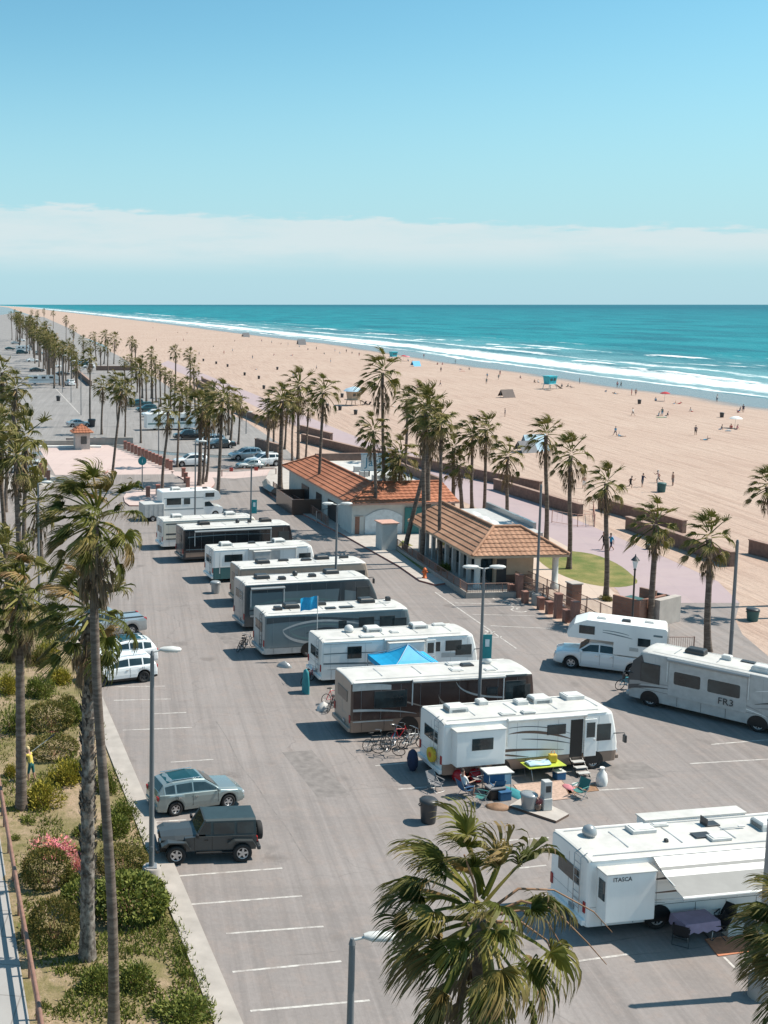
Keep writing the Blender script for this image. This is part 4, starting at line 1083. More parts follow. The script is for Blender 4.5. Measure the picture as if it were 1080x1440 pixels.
def rv(name, label, loc, rz, L, H, near, W=2.5, paint='white_paint', lower=None, lower_z=.95, z0=.34, roof='roof_white', graphics=(), gmats=(), windows=(), door=None, awning=None, slide=None, roofs=(), axles=(), rake=.35, nose=.12,
       wheel_r=.42, rear='white_paint', rear_win=True, ladder=True, mirrors=True, shield=(1.25, .25), front_side_win=True, rearband=None, group='motorhomes parked in the lot', cat='motorhome', ac='plastic_white', texts=(), far_windows=True):
    """a bus-shaped motorhome: x ahead, the wall the camera sees at y = near * W/2"""
    t = thing(name, label, cat, loc, rz, group)
    b = MB(); hw = W / 2; cr = .16
    zs = sorted({z0, lower_z, (lower_z + H) / 2, shield[0], H - cr, H - .62})
    half = [(hw - .03 if z == z0 else hw, z) for z in zs] + [(hw - cr + cr * math.sin(a), H - cr + cr * math.cos(a)) for a in (R(60), R(30), 0)][0:3] + [(hw * .5, H + .035)]
    prof = half + [(0, H + .05)] + [(-y, z) for y, z in half[::-1]]
    nz_ = len(prof)
    def fx(z):      # front face: sloped windscreen above, full nose below
        if z < shield[0]: return L / 2 - nose * max(0, (shield[0] - z - .55)) - .0
        return L / 2 - rake * ((z - shield[0]) / (H - shield[0])) ** 1.25
    stations = [(-L / 2, .93, .06), (-L / 2 + .03, .98, .02), (-L / 2 + .12, 1, 0), (-L / 4, 1, 0), (0, 1, 0), (L / 4, 1, 0), (L / 2 - rake - .5, 1, 0)]
    rings = []
    for x, k, dz in stations: rings.append([(x, y * k, z - (dz if z > H - .3 else 0)) for y, z in prof])
    for q, k, dz in ((.35, .995, 0), (.15, .97, .02), (.05, .92, .05), (0, .84, .08)):
        rings.append([(fx(z) - q, y * k, z - (dz if z > H - .3 else 0)) for y, z in prof])
    # skin, coloured by height
    n = len(prof)
    for i in range(len(rings) - 1):
        vs = rings[i] + rings[i + 1]
        for j in range(n - 1):
            zc = (prof[j][1] + prof[j + 1][1]) / 2
            mi = 1 if (lower and zc < lower_z) else (2 if zc > H - cr * .55 else 0)
            b.add([vs[j], vs[j + 1], vs[n + j + 1], vs[n + j]], [(0, 1, 2, 3)], mi, zc > H - .3)
        b.add([rings[i][0], rings[i][-1], rings[i + 1][-1], rings[i + 1][0]], [(0, 1, 2, 3)], 3, False)
    b.add(rings[0], [tuple(range(n))], 4, False)
    b.add(rings[-1], [tuple(range(n))], 0, False)
    yb = near * (hw + .005)
    mats = [paint, lower or paint, roof, 'black', rear] + list(gmats)
    k = 0
    for g in graphics:                           # paint swooshes, both walls
        for s in (near, -near):
            y = s * (hw + .004 + .0012 * k)
            if g[0] == 'poly': side_poly(b, g[2], y, 5 + g[1], s)
            else: swoosh(b, g[2], y, 5 + g[1])
        k += 1
    for ax in axles:                             # wheel openings
        for s in (-1, 1):
            y = s * (hw + .012); b.add([(ax + wheel_r * 1.22 * math.cos(a), y, wheel_r + wheel_r * 1.22 * math.sin(a)) for a in [R(-12 + 204 * i / 14) for i in range(15)]], [tuple(range(15))], 3, False)
    # seams of the storage doors
    for i in range(int(L / 1.25)):
        x = -L / 2 + .6 + i * 1.25
        if any(abs(x - a) < .75 for a in axles): continue
        b.box((x, yb, (z0 + lower_z) / 2), (.014, .006, lower_z - z0 - .08), 3)
    b.box((0, yb, lower_z), (L * .93, .006, .014), 3)
    pm = len(mats); mats.append('grey_paint')
    for i in range(int(L / 1.1)):                # upright wall-panel joints, roof seams
        x = -L / 2 + .55 + i * 1.1
        b.box((x, near * (hw + .002), (lower_z + H - .2) / 2), (.010, .004, H - .25 - lower_z), pm)
        if i % 2: b.box((x + .3, 0, H + .052), (.05, W * .5, .006), pm)
    for s in (-1, 1): b.box((-L / 2 + L * .46, s * (hw - .28), H + .036), (L * .86, .03, .006), pm)
    b.box((-L / 2 - .004, 0, (lower_z + H) / 2 - .1), (.006, .012, H - lower_z - .3), pm); b.box((-L / 2 - .004, 0, lower_z + .15), (.006, W * .88, .014), pm)
    b.box((-L / 2 - .03, -.3, z0 + .36), (.04, .32, .16), pm)
    b.box((-L / 2 - .06, 0, z0 + .14), (.16, W * .94, .22), 4 if rear != 'white_paint' else 4, .03)
    body = b.build('body', mats, t)
    # rail along the roof edge
    g = MB()
    for s in (-1, 1): g.tube([(-L / 2 + .12, s * (hw - .02), H - .05), (L / 2 - rake - .4, s * (hw - .02), H - .05)], .03, 6)
    g.build('gutter', 'white_trim', t)
    for ax in axles:
        for s in (-1, 1): wheel(t, ax, s * (hw - .13), wheel_r, .28, 'alloy' if wheel_r > .4 else 'steel', 8)
    def pane(x0, x1, za, zb, s, off=.0):
        m = MB(); y = s * (hw + .014 + off)
        m.box(((x0 + x1) / 2, y, (za + zb) / 2), (x1 - x0, .03, zb - za), 0, .012)
        f = m.build('window', 'charcoal', t)
        q = MB(); y2 = s * (hw + .031 + off)
        cx, cz, a, c = (x0 + x1) / 2, (za + zb) / 2, (x1 - x0) / 2 - .035, (zb - za) / 2 - .035
        r_ = min(.09, c * .6); pts = []
        for sx, sz, a0 in ((1, 1, 0), (-1, 1, 90), (-1, -1, 180), (1, -1, 270)):
            for d in (0, 30, 60, 90): pts.append((cx + sx * (a - r_) + r_ * math.cos(R(a0 + d)), y2, cz + sz * (c - r_) + r_ * math.sin(R(a0 + d))))
        q.add(pts, [tuple(range(16))], 0, False)
        o = q.build('pane', 'glass', f)
    for w in windows: pane(*w[:4], near, w[4] if len(w) > 4 else 0)
    if far_windows:
        for x in (-L * .3, L * .02, L * .2): pane(x - .5, x + .5, H - 1.15, H - .55, -near)
    # windscreen
    m = MB(); ring = []
    za, zb = shield[0] + .12, H - .42
    for yy in [-.80, -.74, -.5, 0, .5, .74, .80]:
        q = {-.80: .10, .80: .10, -.74: .03, .74: .03}.get(yy, -.012)
        ring.append([(fx(z) - q + .012, yy * W / 2 * 1.12, z) for z in (za, (za + zb) / 2, zb)])
    for i in range(6): m.add(ring[i] + ring[i + 1], [(0, 1, 4, 3), (1, 2, 5, 4)], 0, True)
    m.build('windscreen', 'glass', t)
    if front_side_win:
        x1 = L / 2 - rake * .75 - .22
        for s in (near, -near): pane(x1 - 1.05, x1, shield[0] + .20, H - .62, s)
    if rear_win:
        m = MB(); m.box((-L / 2 - .012, 0, H - .95), (.03, W * .55, .6), 0, .01); m.build('rear_window', 'glass', t)
    for s in (-1, 1):
        m = MB(); m.box((-L / 2 - .02, s * (hw - .16), 1.05), (.05, .14, .42), 0, .015); m.build('tail_light', 'tail_red', t)
        m = MB(); m.box((L / 2 - .01, s * (hw - .36), .82), (.10, .42, .20), 0, .03); m.build('headlight', 'headlight', t)
    m = MB(); m.box((L / 2 + .02, 0, .50), (.20, W * .9, .22), 0, .05); m.build('bumper', lower or paint, t)
    if mirrors:
        for s in (-1, 1):
            m = MB(); m.tube([(L / 2 - .30, s * hw * .97, 1.75), (L / 2 + .12, s * (hw + .22), 1.85), (L / 2 + .14, s * (hw + .24), 1.75)], .025, 6, 0); m.box((L / 2 + .14, s * (hw + .24), 1.55), (.12, .22, .38), 0, .03); m.build('mirror', 'charcoal', t)
    if door:
        x0, x1, za, zb, op = door
        m = MB(); y = near * (hw + .018)
        if op:      # standing open: a dark doorway, the leaf swung against the wall ahead
            m.box(((x0 + x1) / 2, near * (hw + .006), (za + zb) / 2), (x1 - x0, .02, zb - za), 0); fr = m.build('doorway', 'black', t)
            lx0, lx1 = x1 + .06, x1 + .06 + (x1 - x0); m = MB(); m.box(((lx0 + lx1) / 2, near * (hw + .06), (za + zb) / 2), (lx1 - lx0, .05, zb - za), 0, .02)
            d = m.build('door', 'white_paint', t)
            q = MB(); q.box(((lx0 + lx1) / 2, near * (hw + .09), zb - .55), ((lx1 - lx0) * .68, .02, .75), 0, .005); q.build('door_window', 'glass', d)
            q = MB(); q.box((lx1 - .1, near * (hw + .10), (za + zb) / 2 - .1), (.12, .04, .05), 0, .01); q.build('handle', 'chrome', d)
        else:
            m.box(((x0 + x1) / 2, y, (za + zb) / 2), (x1 - x0, .035, zb - za), 0, .02); d = m.build('door', paint, t)
            q = MB(); q.box(((x0 + x1) / 2, y + near * .02, zb - .5), ((x1 - x0) * .62, .02, .65), 0, .005); q.build('door_window', 'glass', d)
            q = MB(); q.box((x1 - .1, y + near * .03, (za + zb) / 2 - .1), (.12, .03, .05), 0, .01); q.build('handle', 'chrome', d)
    if awning:
        x0, x1, za, colr, out = awning
        m = MB(); y = near * (hw + .09)
        if out <= 0:
            m.tube([(x0, y, za), (x1, y, za)], .085, 10, 0); m.box(((x0 + x1) / 2, near * (hw + .05), za + .07), (x1 - x0, .12, .05), 0)
            for x in (x0 + .03, x1 - .03): m.box((x, near * (hw + .03), za - .65), (.05, .05, 1.3), 1)
            m.build('awning', [colr, 'white_trim'], t)
        else:       # let out: sloping cloth with a front roller and two arms
            n_ = 14; dz = .62
            for i in range(n_):
                a, c = i / n_, (i + 1) / n_
                f = lambda q: (near * (hw + .06 + out * q), za - dz * q - .10 * math.sin(PI * q))
                (ya, z1), (yc, z2) = f(a), f(c)
                vs = [(x0, ya, z1), (x1, ya, z1), (x1, yc, z2), (x0, yc, z2)]
                m.add(vs + [(v[0], v[1], v[2] - .012) for v in vs], [(0, 1, 2, 3), (7, 6, 5, 4)], 0 if i < 3 or i in (4, 5) else 1, False)  # lower strips grey: cloth stripes with the awning's shading painted in
            cl = m.build('awning', [colr, 'awning_shade_grey'], t)
            q = MB(); q.tube([(x0 - .05, near * (hw + .06 + out), za - dz), (x1 + .05, near * (hw + .06 + out), za - dz)], .06, 8); q.build('roller', 'white_trim', cl)
            for x in (x0 + .02, x1 - .02):
                q = MB(); q.tube([(x, near * (hw + .05), 1.2), (x, near * (hw + .06 + out), za - dz)], .025, 6); q.tube([(x, near * (hw + .05), za - .25), (x, near * (hw + .06 + out * .7), za - dz * .75)], .02, 6); q.build('awning_arm', 'white_trim', cl)
    for sl in (slide if isinstance(slide, list) else [slide] if slide else []):
        x0, x1, za, zb, dp, colr, win = sl[:7]; s = sl[7] if len(sl) > 7 else near
        m = MB(); y = s * (hw + dp / 2 - .02)
        m.box(((x0 + x1) / 2, y, (za + zb) / 2), (x1 - x0, dp, zb - za), 0, .025)
        so = m.build('slide_out', [colr], t)
        q = MB(); q.box(((x0 + x1) / 2, s * (hw + dp - .015), (za + zb) / 2), (x1 - x0 + .06, .03, zb - za + .06), 0, .01) if len(sl) > 8 else q.box(((x0 + x1) / 2, y, zb + .03), (x1 - x0 + .1, dp + .06, .05), 0, .015)
        q.build('slide_roof', 'roof_white', so)
        if len(sl) < 8 and dp > .6: q = MB(); q.box((x0 - .012, s * (hw + dp * .52), (za + zb) / 2 + .25), (.03, dp * .6, .75), 0, .01); q.build('window', 'glass', so)
        for w in win:
            q = MB(); q.box(((w[0] + w[1]) / 2, s * (hw + dp - .012), (w[2] + w[3]) / 2), (w[1] - w[0], .03, w[3] - w[2]), 0, .01); q.build('window', 'glass', so)
    for r_ in roofs:
        if r_[0] == 'ac': ac_unit(t, r_[1], r_[2], H + .03, *(r_[3:] or (ac,)))
        elif r_[0] == 'vent': roof_vent(t, r_[1], r_[2], H + .03, *r_[3:])
        elif r_[0] == 'dome': dome(t, r_[1], r_[2], H + .03, *r_[3:])
        elif r_[0] == 'hatch':
            m = MB(); m.box((r_[1], r_[2], H + .07), (.6, .4, .06), 0, .015); m.box((r_[1] - .26, r_[2], H + .2), (.03, .4, .3), 0); m.build('open_hatch', 'charcoal', t)
        elif r_[0] == 'panel':
            m = MB(); m.box((r_[1], r_[2], H + .09), (r_[3] if len(r_) > 3 else .7, .4, .03), 0, .005); m.build('solar_panel', 'charcoal', t)
        elif r_[0] == 'antenna':
            m = MB(); m.tube([(r_[1], r_[2], H), (r_[1] + .05, r_[2], H + .1), (r_[1] + .8, r_[2], H + .13)], .025, 5); m.box((r_[1] + .9, r_[2], H + .14), (.3, .08, .06), 0, .02); m.build('antenna', 'plastic_white', t)
    if ladder:
        m = MB()
        for s in (-.20, .20): m.tube([(-L / 2 - .10, near * (hw * .55) + s, .75), (-L / 2 - .10, near * (hw * .55) + s, H - .05), (-L / 2 + .15, near * (hw * .55) + s, H + .10)], .018, 5)
        for i in range(8): m.tube([(-L / 2 - .10, near * (hw * .55) - .2, .9 + i * .28), (-L / 2 - .10, near * (hw * .55) + .2, .9 + i * .28)], .015, 5)
        m.build('ladder', 'charcoal' if paint in ('brown_paint', 'black_paint', 'slate_paint') else 'steel', t)
    for tx in texts:
        s_, x, z, size, m_, off = tx
        q = MB(); rotx = Matrix.Rotation(R(90), 4, 'X')
        if near > 0: rotx = Matrix.Rotation(PI, 4, 'Z') @ rotx
        text_mesh(q, s_, size, Matrix.Translation((x, near * (hw + off), z)) @ rotx)
        q.build('lettering', m_, t)
    return t

def place(cornerpx, z, heading, L, W, near):
    """loc for a vehicle whose rear corner on the camera's side shows at cornerpx (height z)"""
    c = G(*cornerpx, z); d = Vector((math.cos(heading), math.sin(heading), 0)); n = Vector((-d.y, d.x, 0))
    p = c + d * L / 2 - n * (near * W / 2); p.z = 0
    return p
def head(a, b): return math.atan2(b.y - a.y, b.x - a.x)

hd = R(11.2)
# ---- the nearest motorhome: slide-out at the back, awning let out
LA = 10.6
rv('motorhome', 'white motorhome with the awning let out, nearest of the row at the bottom right', place((824, 1305), .34, R(9.3), LA, 2.5, -1), R(9.3), LA, 2.90, -1, paint='white_paint', lower='white_paint', lower_z=.98,
   graphics=[('s', 1, curve((-LA / 2 + 2.4, 1.45), (-1.0, 1.42), (LA / 2 - 2, 1.75), 14, .02, .16, .06)), ('s', 0, curve((-LA / 2 + 2.4, 1.95), (-1.2, 2.1), (2.2, 1.62), 14, .02, .26, .02)), ('s', 1, curve((-LA / 2 + 2.4, 2.3), (-1.5, 2.42), (1.2, 1.9), 12, .02, .16, .02)), ('s', 2, curve((-LA / 2 + .1, 1.1), (-3.6, 1.12), (-2.2, 1.05), 8, .02, .12, .02))],
   gmats=['charcoal', 'dark_brown', 'light_grey'], windows=[(-.2, .9, 1.75, 2.35), (1.6, 2.7, 1.75, 2.35)], awning=(-LA / 2 + 2.5, LA / 2 - 1.7, 2.86, 'white_trim', 1.75),
   slide=[(-LA / 2 + .35, -LA / 2 + 2.28, .80, 2.60, .61, 'white_paint', []), (-LA / 2 + 3.9, -LA / 2 + 8.2, 1.0, 2.92, .55, 'white_paint', [], 1)],
   roofs=[('dome', -LA / 2 + 1.05, .45, .27, 'grey_paint'), ('vent', -LA / 2 + 3.2, .5, 'plastic_white', 1.0, .55, .16), ('vent', -LA / 2 + 4.15, .75, 'plastic_white', .7, .2, .1), ('hatch', -LA / 2 + 6.15, .55), ('panel', -LA / 2 + 5.2, -.25), ('vent', -LA / 2 + 5.7, -.55, 'plastic_white', .85, .4, .12), ('antenna', -LA / 2 + 6.2, .05), ('vent', -LA / 2 + 3.6, -.45, 'charcoal', .14, .14, .1), ('ac', LA / 2 - 2.4, 0)],
   axles=(-LA / 2 + 2.85, LA / 2 - 1.3), wheel_r=.44, ladder=True, rear_win=True, texts=[('ITASCA', -LA / 2 + .95, 2.42, .22, 'charcoal', .602)])
# dark side pane of the slide-out is part of the wall behind it
# ---- white and brown, the door standing open
LB = 9.4
PB = place((622, 1091), .34, hd, LB, 2.5, -1)
rvB = rv('motorhome', 'white motorhome with brown skirt and open door, camp chairs spread beside it', PB, hd, LB, 2.92, -1, paint='white_paint', lower='bronze_paint', lower_z=.88, rear='white_paint',
   graphics=[('s', 1, curve((-LB / 2 + 3.0, 1.32), (-.6, 1.36), (1.7, 1.15), 12, .16, .12, .02)), ('s', 1, curve((-1.3, 2.15), (.2, 2.35), (2.1, 1.65), 14, .02, .26, .03)), ('s', 0, curve((-1.3, 2.45), (.4, 2.58), (2.0, 1.95), 12, .02, .06, .02)), ('s', 0, curve((-.6, 1.85), (.9, 1.75), (2.1, 1.42), 12, .02, .10, .02)), ('s', 1, curve((-LB / 2 + 2.2, 1.25), (-1.6, 1.15), (-.2, .92), 12, .02, .16, .02)), ('s', 0, curve((LB / 2 - 1.9, 1.62), (LB / 2 - 1.2, 1.6), (LB / 2 - .8, 1.45), 8, .08, .06, .02))],
   gmats=['slate_dark', 'dark_brown'], windows=[(.75, 1.75, 1.95, 2.45)], door=(2.02, 2.68, .72, 2.62, True), awning=(-LB / 2 + 3.3, LB / 2 - 1.9, 2.86, 'white_trim', 0),
   slide=(-LB / 2 + .42, -LB / 2 + 2.95, .92, 2.64, .55, 'white_paint', [(-LB / 2 + 1.2, -LB / 2 + 2.3, 1.7, 2.28)]),
   roofs=[('ac', -LB / 2 + 1.35, .2), ('vent', -LB / 2 + 3.1, .85, 'plastic_white', .5, .5, .2), ('vent', -LB / 2 + 3.6, -.7, 'plastic_white', .8, .35, .06), ('vent', -LB / 2 + 4.7, -.75, 'plastic_white', .7, .3, .1), ('vent', -LB / 2 + 5.0, .45, 'plastic_white', .6, .5, .2), ('ac', -LB / 2 + 6.1, .55), ('vent', -LB / 2 + 8.0, .7, 'plastic_white', 1.0, .7, .22)],
   axles=(-LB / 2 + 3.05, LB / 2 - 1.35), wheel_r=.42)
def pB(x, y, z=0.):            # a point in that motorhome's own frame
    c, s = math.cos(hd), math.sin(hd)
    return Vector((PB.x + x * c - y * s, PB.y + x * s + y * c, z))
# ---- dark brown coach
LC = 10.5
PC = place((493, 1031), .34, R(9.4), LC, 2.55, -1)
rv('motorhome', 'dark brown coach with curved silver stripes and a bronze skirt', PC, R(9.4), LC, 3.08, -1, W=2.55, paint='brown_paint', lower='bronze_paint', lower_z=1.0, rear='taupe_paint', roof='roof_white',
   graphics=[('s', 0, curve((-LC / 2 + .05, 2.80), (-LC / 2 + 1.2, 2.82), (-LC / 2 + 2.2, 2.72), 8, .40, .36, .26)), ('s', 0, curve((.6, 2.8), (1.0, 1.7), (5.2, 1.75), 16, .05, .16, .06)), ('s', 1, curve((-.4, 2.2), (-.3, 1.2), (2.4, 1.05), 12, .02, .42, .02)), ('s', 0, curve((-LC / 2 + .1, 1.55), (-3.0, 1.52), (-1.6, 1.2), 12, .14, .1, .02)), ('s', 1, curve((-3.1, 2.1), (-2.2, 1.9), (-.9, 1.45), 8, .02, .16, .02)), ('s', 0, curve((-LC / 2 + .1, .92), (-4, .94), (-2.9, .9), 6, .06, .07, .05))],
   gmats=['light_grey', 'taupe_paint'], windows=[(-LC / 2 + 1.25, -LC / 2 + 3.1, 1.6, 2.55), (2.35, 3.0, 1.95, 2.4), (3.4, 4.6, 1.55, 2.7)], door=None, awning=(-1.9, LC / 2 - 1.9, 2.98, 'light_grey', 0),
   slide=None, roofs=[('vent', -LC / 2 + 6.3, -.3, 'plastic_white', .7, .5, .07), ('vent', -LC / 2 + 7.2, .3, 'charcoal', .7, .45, .1), ('vent', -LC / 2 + 6.6, .6, 'plastic_white', .9, .4, .1), ('dome', LC / 2 - 2.0, .5, .26), ('vent', -LC / 2 + 8.1, -.6, 'plastic_white', .6, .35, .06)],
   axles=(-LC / 2 + 3.2, LC / 2 - 2.3), wheel_r=.48, ladder=False, shield=(1.15, .3), rake=.2)
# ---- white with the blue canopy
LD = 10.1
PD = place((452, 957), .34, R(9.8), LD, 2.5, -1)
rv('motorhome', 'white motorhome with thin blue-grey side lines, a blue canopy standing in front of it', PD, R(9.8), LD, 2.72, -1, paint='white_paint', lower='white_paint', lower_z=.98,
   graphics=[('s', 0, curve((-LD / 2 + .1, 1.95), (-2, 2.0), (2, 1.7), 10, .07, .07, .04)), ('s', 0, curve((-LD / 2 + .1, 1.35), (-2, 1.3), (1.2, 1.05), 10, .10, .12, .04)), ('s', 1, curve((-LD / 2 + .1, 2.55), (-3, 2.55), (-1.9, 2.5), 6, .05, .05, .04)), ('s', 1, curve((2.6, 1.5), (3.6, 1.5), (4.6, 1.35), 8, .3, .3, .2))],
   gmats=['slate_paint', 'light_grey'], windows=[(-LD / 2 + 1.6, -LD / 2 + 2.5, 1.6, 2.35), (1.8, 2.5, 1.75, 2.35), (2.85, 3.9, 1.75, 2.4)], door=(1.55, 2.2, .62, 2.5, False), awning=(-LD / 2 + 3.9, 1.6, 2.66, 'white_trim', 0),
   slide=(-LD / 2 + 4.1, 1.3, 1.0, 2.5, .42, 'white_paint', []), roofs=[('dome', -LD / 2 + 2.3, .35, .3), ('ac', -LD / 2 + 3.8, .3), ('vent', -LD / 2 + 5.0, -.2), ('ac', -LD / 2 + 6.9, .5), ('vent', -LD / 2 + 8.4, .8, 'plastic_white', .8, .4, .1), ('vent', -LD / 2 + 3.0, -.75, 'plastic_white', .9, .4, .08)],
   axles=(-LD / 2 + 2.9, LD / 2 - 1.6), wheel_r=.42)
# ---- grey-blue with the big swirl
LE = 10.2
PE = place((372, 921), .34, R(10.6), LE, 2.5, -1)
rv('motorhome', 'slate blue motorhome with a big pale swirl along its rear side', PE, R(10.6), LE, 2.95, -1, paint='slate_paint', lower='light_grey', lower_z=.75, rear='light_grey',
   graphics=[('s', 1, curve((-LE / 2 + .1, 2.55), (-2.0, 2.75), (2.8, 2.2), 14, .40, .28, .05)), ('s', 0, curve((-LE / 2 + 1.2, 1.9), (-1.6, 3.0), (2.6, 1.75), 16, .10, .20, .05)), ('s', 0, curve((-LE / 2 + 1.2, 1.85), (-3.4, .62), (1.8, .95), 16, .10, .30, .05)), ('s', 2, curve((-LE / 2 + 1.7, 1.85), (-1.4, 2.6), (1.6, 1.65), 14, .06, .12, .04)), ('s', 2, curve((-LE / 2 + 1.7, 1.82), (-2.9, .95), (1.4, 1.2), 14, .06, .2, .04)), ('s', 1, curve((-2.3, 1.62), (-.9, 2.05), (.6, 1.55), 12, .03, .55, .03))],
   gmats=['light_grey', 'slate_dark', 'sage_paint'], windows=[(-.1, .45, 1.75, 2.35), (1.3, 2.35, 1.85, 2.5), (2.75, 3.8, 1.85, 2.5)], roofs=[('ac', -LE / 2 + 2.2, .1, 'charcoal'), ('vent', -LE / 2 + 1.2, -.2, 'charcoal', .5, .5, .2), ('vent', -LE / 2 + 4.4, .4, 'charcoal', .6, .4, .2), ('panel', -LE / 2 + 4.7, -.55), ('panel', -LE / 2 + 5.8, -.5, .9), ('ac', -LE / 2 + 7.6, .5, 'charcoal'), ('antenna', -LE / 2 + 8.0, -.1), ('vent', LE / 2 - 1.0, .6, 'charcoal', .3, .3, .25)],
   axles=(-LE / 2 + 3.0, LE / 2 - 1.7), wheel_r=.46)
# ---- dark teal coach with the black sloping nose
LF = 10.3
rv('motorhome', 'dark grey-green coach with a sloping black nose', place((344, 882), .34, R(12.4), LF, 2.55, -1), R(12.4), LF, 3.38, -1, W=2.55, paint='slate_dark', lower='slate_dark', lower_z=.95, rear='grey_paint', rake=.95, shield=(1.1, .3),
   graphics=[('poly', 0, [(-LF / 2 + .35, 2.72), (-LF / 2 + .35, 1.2), (1.7, 1.3), (1.9, 2.72)]), ('s', 1, curve((-LF / 2 + .4, 1.7), (-2.5, 2.5), (1.7, 1.9), 12, .1, .25, .05)), ('poly', 0, [(2.3, 2.6), (2.3, 1.6), (3.9, 1.7), (4.1, 2.3)]), ('s', 2, curve((-LF / 2 + .4, 1.1), (-1, 1.05), (3.6, 1.35), 10, .12, .14, .04)), ('s', 3, curve((-LF / 2 + .3, 1.5), (-3, 1.6), (-1, 1.4), 8, .1, .15, .05))],
   gmats=['slate_paint', 'sage_paint', 'light_grey', 'slate_dark'], windows=[], awning=(-LF / 2 + .4, -LF / 2 + 2.9, 3.05, 'grey_paint', 0), roofs=[('ac', -LF / 2 + 1.7, .1, 'charcoal'), ('vent', -LF / 2 + 3.0, -.5, 'charcoal', .5, .4, .2), ('dome', -LF / 2 + 4.3, .35, .2, 'charcoal'), ('vent', -LF / 2 + 5.4, -.2, 'charcoal', .5, .4, .2), ('ac', -LF / 2 + 7.1, .45, 'charcoal')],
   axles=(-LF / 2 + 3.2, LF / 2 - 2.0), wheel_r=.48, ladder=True)
# ---- tan one behind it
LG = 10.6
rv('motorhome', 'tan motorhome with grey swooshes, mostly hidden behind the dark grey-green coach', place((337, 848), .34, R(12), LG, 2.5, -1), R(12), LG, 3.0, -1, paint='tan_paint', lower='dark_brown', lower_z=1.3, rear='tan_paint',
   graphics=[('s', 0, curve((-LG / 2 + .5, 2.0), (-3.2, 2.75), (1.0, 1.9), 14, .5, .30, .03)), ('s', 1, curve((-LG / 2 + .6, 1.75), (-3, 2.2), (.0, 1.75), 14, .5, .25, .02))], gmats=['light_grey', 'slate_paint'], windows=[(1.5, 3.0, 1.7, 2.4)],
   roofs=[('ac', -LG / 2 + 2.2, 0, 'charcoal'), ('vent', -LG / 2 + 4.0, .3, 'charcoal', .8, .3, .16), ('vent', -LG / 2 + 5.8, .1, 'charcoal', .8, .35, .15), ('ac', -LG / 2 + 7.2, .4, 'charcoal'), ('vent', -LG / 2 + 9.0, .3, 'charcoal', .7, .3, .2)], axles=(-LG / 2 + 3.0, LG / 2 - 1.7))
# ---- white over teal
LH = 9.0
rv('motorhome', 'white motorhome with a teal lower half', place((300, 815), .34, R(13.2), LH, 2.45, -1), R(13.2), LH, 2.78, -1, W=2.45, paint='white_paint', lower='teal_paint', lower_z=1.30, rear='white_paint',
   graphics=[('poly', 1, [(-LH / 2 + .5, 2.55), (-LH / 2 + .5, .80), (-LH / 2 + .58, .80), (-LH / 2 + .58, 2.55)]), ('poly', 2, [(.3, 2.5), (.3, 1.4), (1.3, 1.4), (1.3, 2.5)])], gmats=['white_trim', 'white_trim', 'light_grey'], windows=[(-LH / 2 + .95, -LH / 2 + 2.5, 1.75, 2.35)],
   slide=(-LH / 2 + 3.4, -LH / 2 + 4.8, 1.3, 2.55, .5, 'light_grey', []), roofs=[('ac', -LH / 2 + 1.5, .2), ('vent', -LH / 2 + 3.9, .5, 'charcoal', .6, .3, .15), ('vent', -LH / 2 + 5.4, .2, 'charcoal', .5, .3, .06), ('ac', -LH / 2 + 6.3, .5), ('antenna', -LH / 2 + 8.0, 0)], axles=(-LH / 2 + 2.6, LH / 2 - 1.6), awning=(-LH / 2 + 3.0, LH / 2 - 1.8, 2.70, 'white_trim', 0))
# ---- black coach
LI = 10.4
rv('motorhome', 'black coach with a white roof and a small trailer hitched behind', place((258, 787), .34, R(13.2), LI, 2.55, -1), R(13.2), LI, 3.08, -1, W=2.55, paint='black_paint', lower='charcoal', lower_z=1.0, rear='slate_dark',
   graphics=[('s', 0, curve((-LI / 2 + .4, 2.3), (-2, 2.5), (3, 2.3), 10, .10, .07, .03)), ('s', 0, curve((-LI / 2 + .2, 1.2), (-2, 1.2), (2, 1.0), 10, .07, .07, .03)), ('s', 1, curve((-LI / 2 + .2, .72), (-3, .75), (-1.8, .72), 6, .4, .4, .3))], gmats=['slate_paint', 'bronze_paint'], awning=(-LI / 2 + 1.0, LI / 2 - 2.2, 2.8, 'grey_paint', 0), roofs=[('ac', -LI / 2 + 2.3, .2, 'black'), ('dome', -LI / 2 + 5.5, .2, .2, 'charcoal'), ('vent', -LI / 2 + 6.6, .1, 'charcoal', .3, .3, .3), ('ac', LI / 2 - 2.2, .3, 'black')], axles=(-LI / 2 + 3.0, LI / 2 - 2.2))
# ---- long white one
LJ = 9.7
rv('motorhome', 'long white motorhome with dark side lines and a rounded front', place((229, 769), .34, R(13), LJ, 2.4, -1), R(13), LJ, 2.78, -1, W=2.4, paint='cream_paint', lower='white_paint', lower_z=.98, rear='white_paint', rake=.7,
   graphics=[('s', 0, curve((-LJ / 2 + .3, 2.45), (-1, 2.45), (4.2, 2.4), 8, .10, .10, .05)), ('s', 0, curve((-LJ / 2 + .3, 1.5), (-1, 1.5), (3.8, 1.45), 8, .14, .14, .05)), ('s', 0, curve((-LJ / 2 + .3, 1.05), (-1, 1.05), (3.8, 1.0), 8, .08, .08, .05))], gmats=['slate_dark'], windows=[(-LJ / 2 + 1.9, -LJ / 2 + 2.9, 1.6, 2.2), (0, 1.2, 1.6, 2.2)], roofs=[('ac', -LJ / 2 + 1.7, .2), ('ac', -LJ / 2 + 7.0, .3), ('antenna', LJ / 2 - 2.6, 0)], axles=(-LJ / 2 + 2.6, LJ / 2 - 1.7), wheel_r=.4)
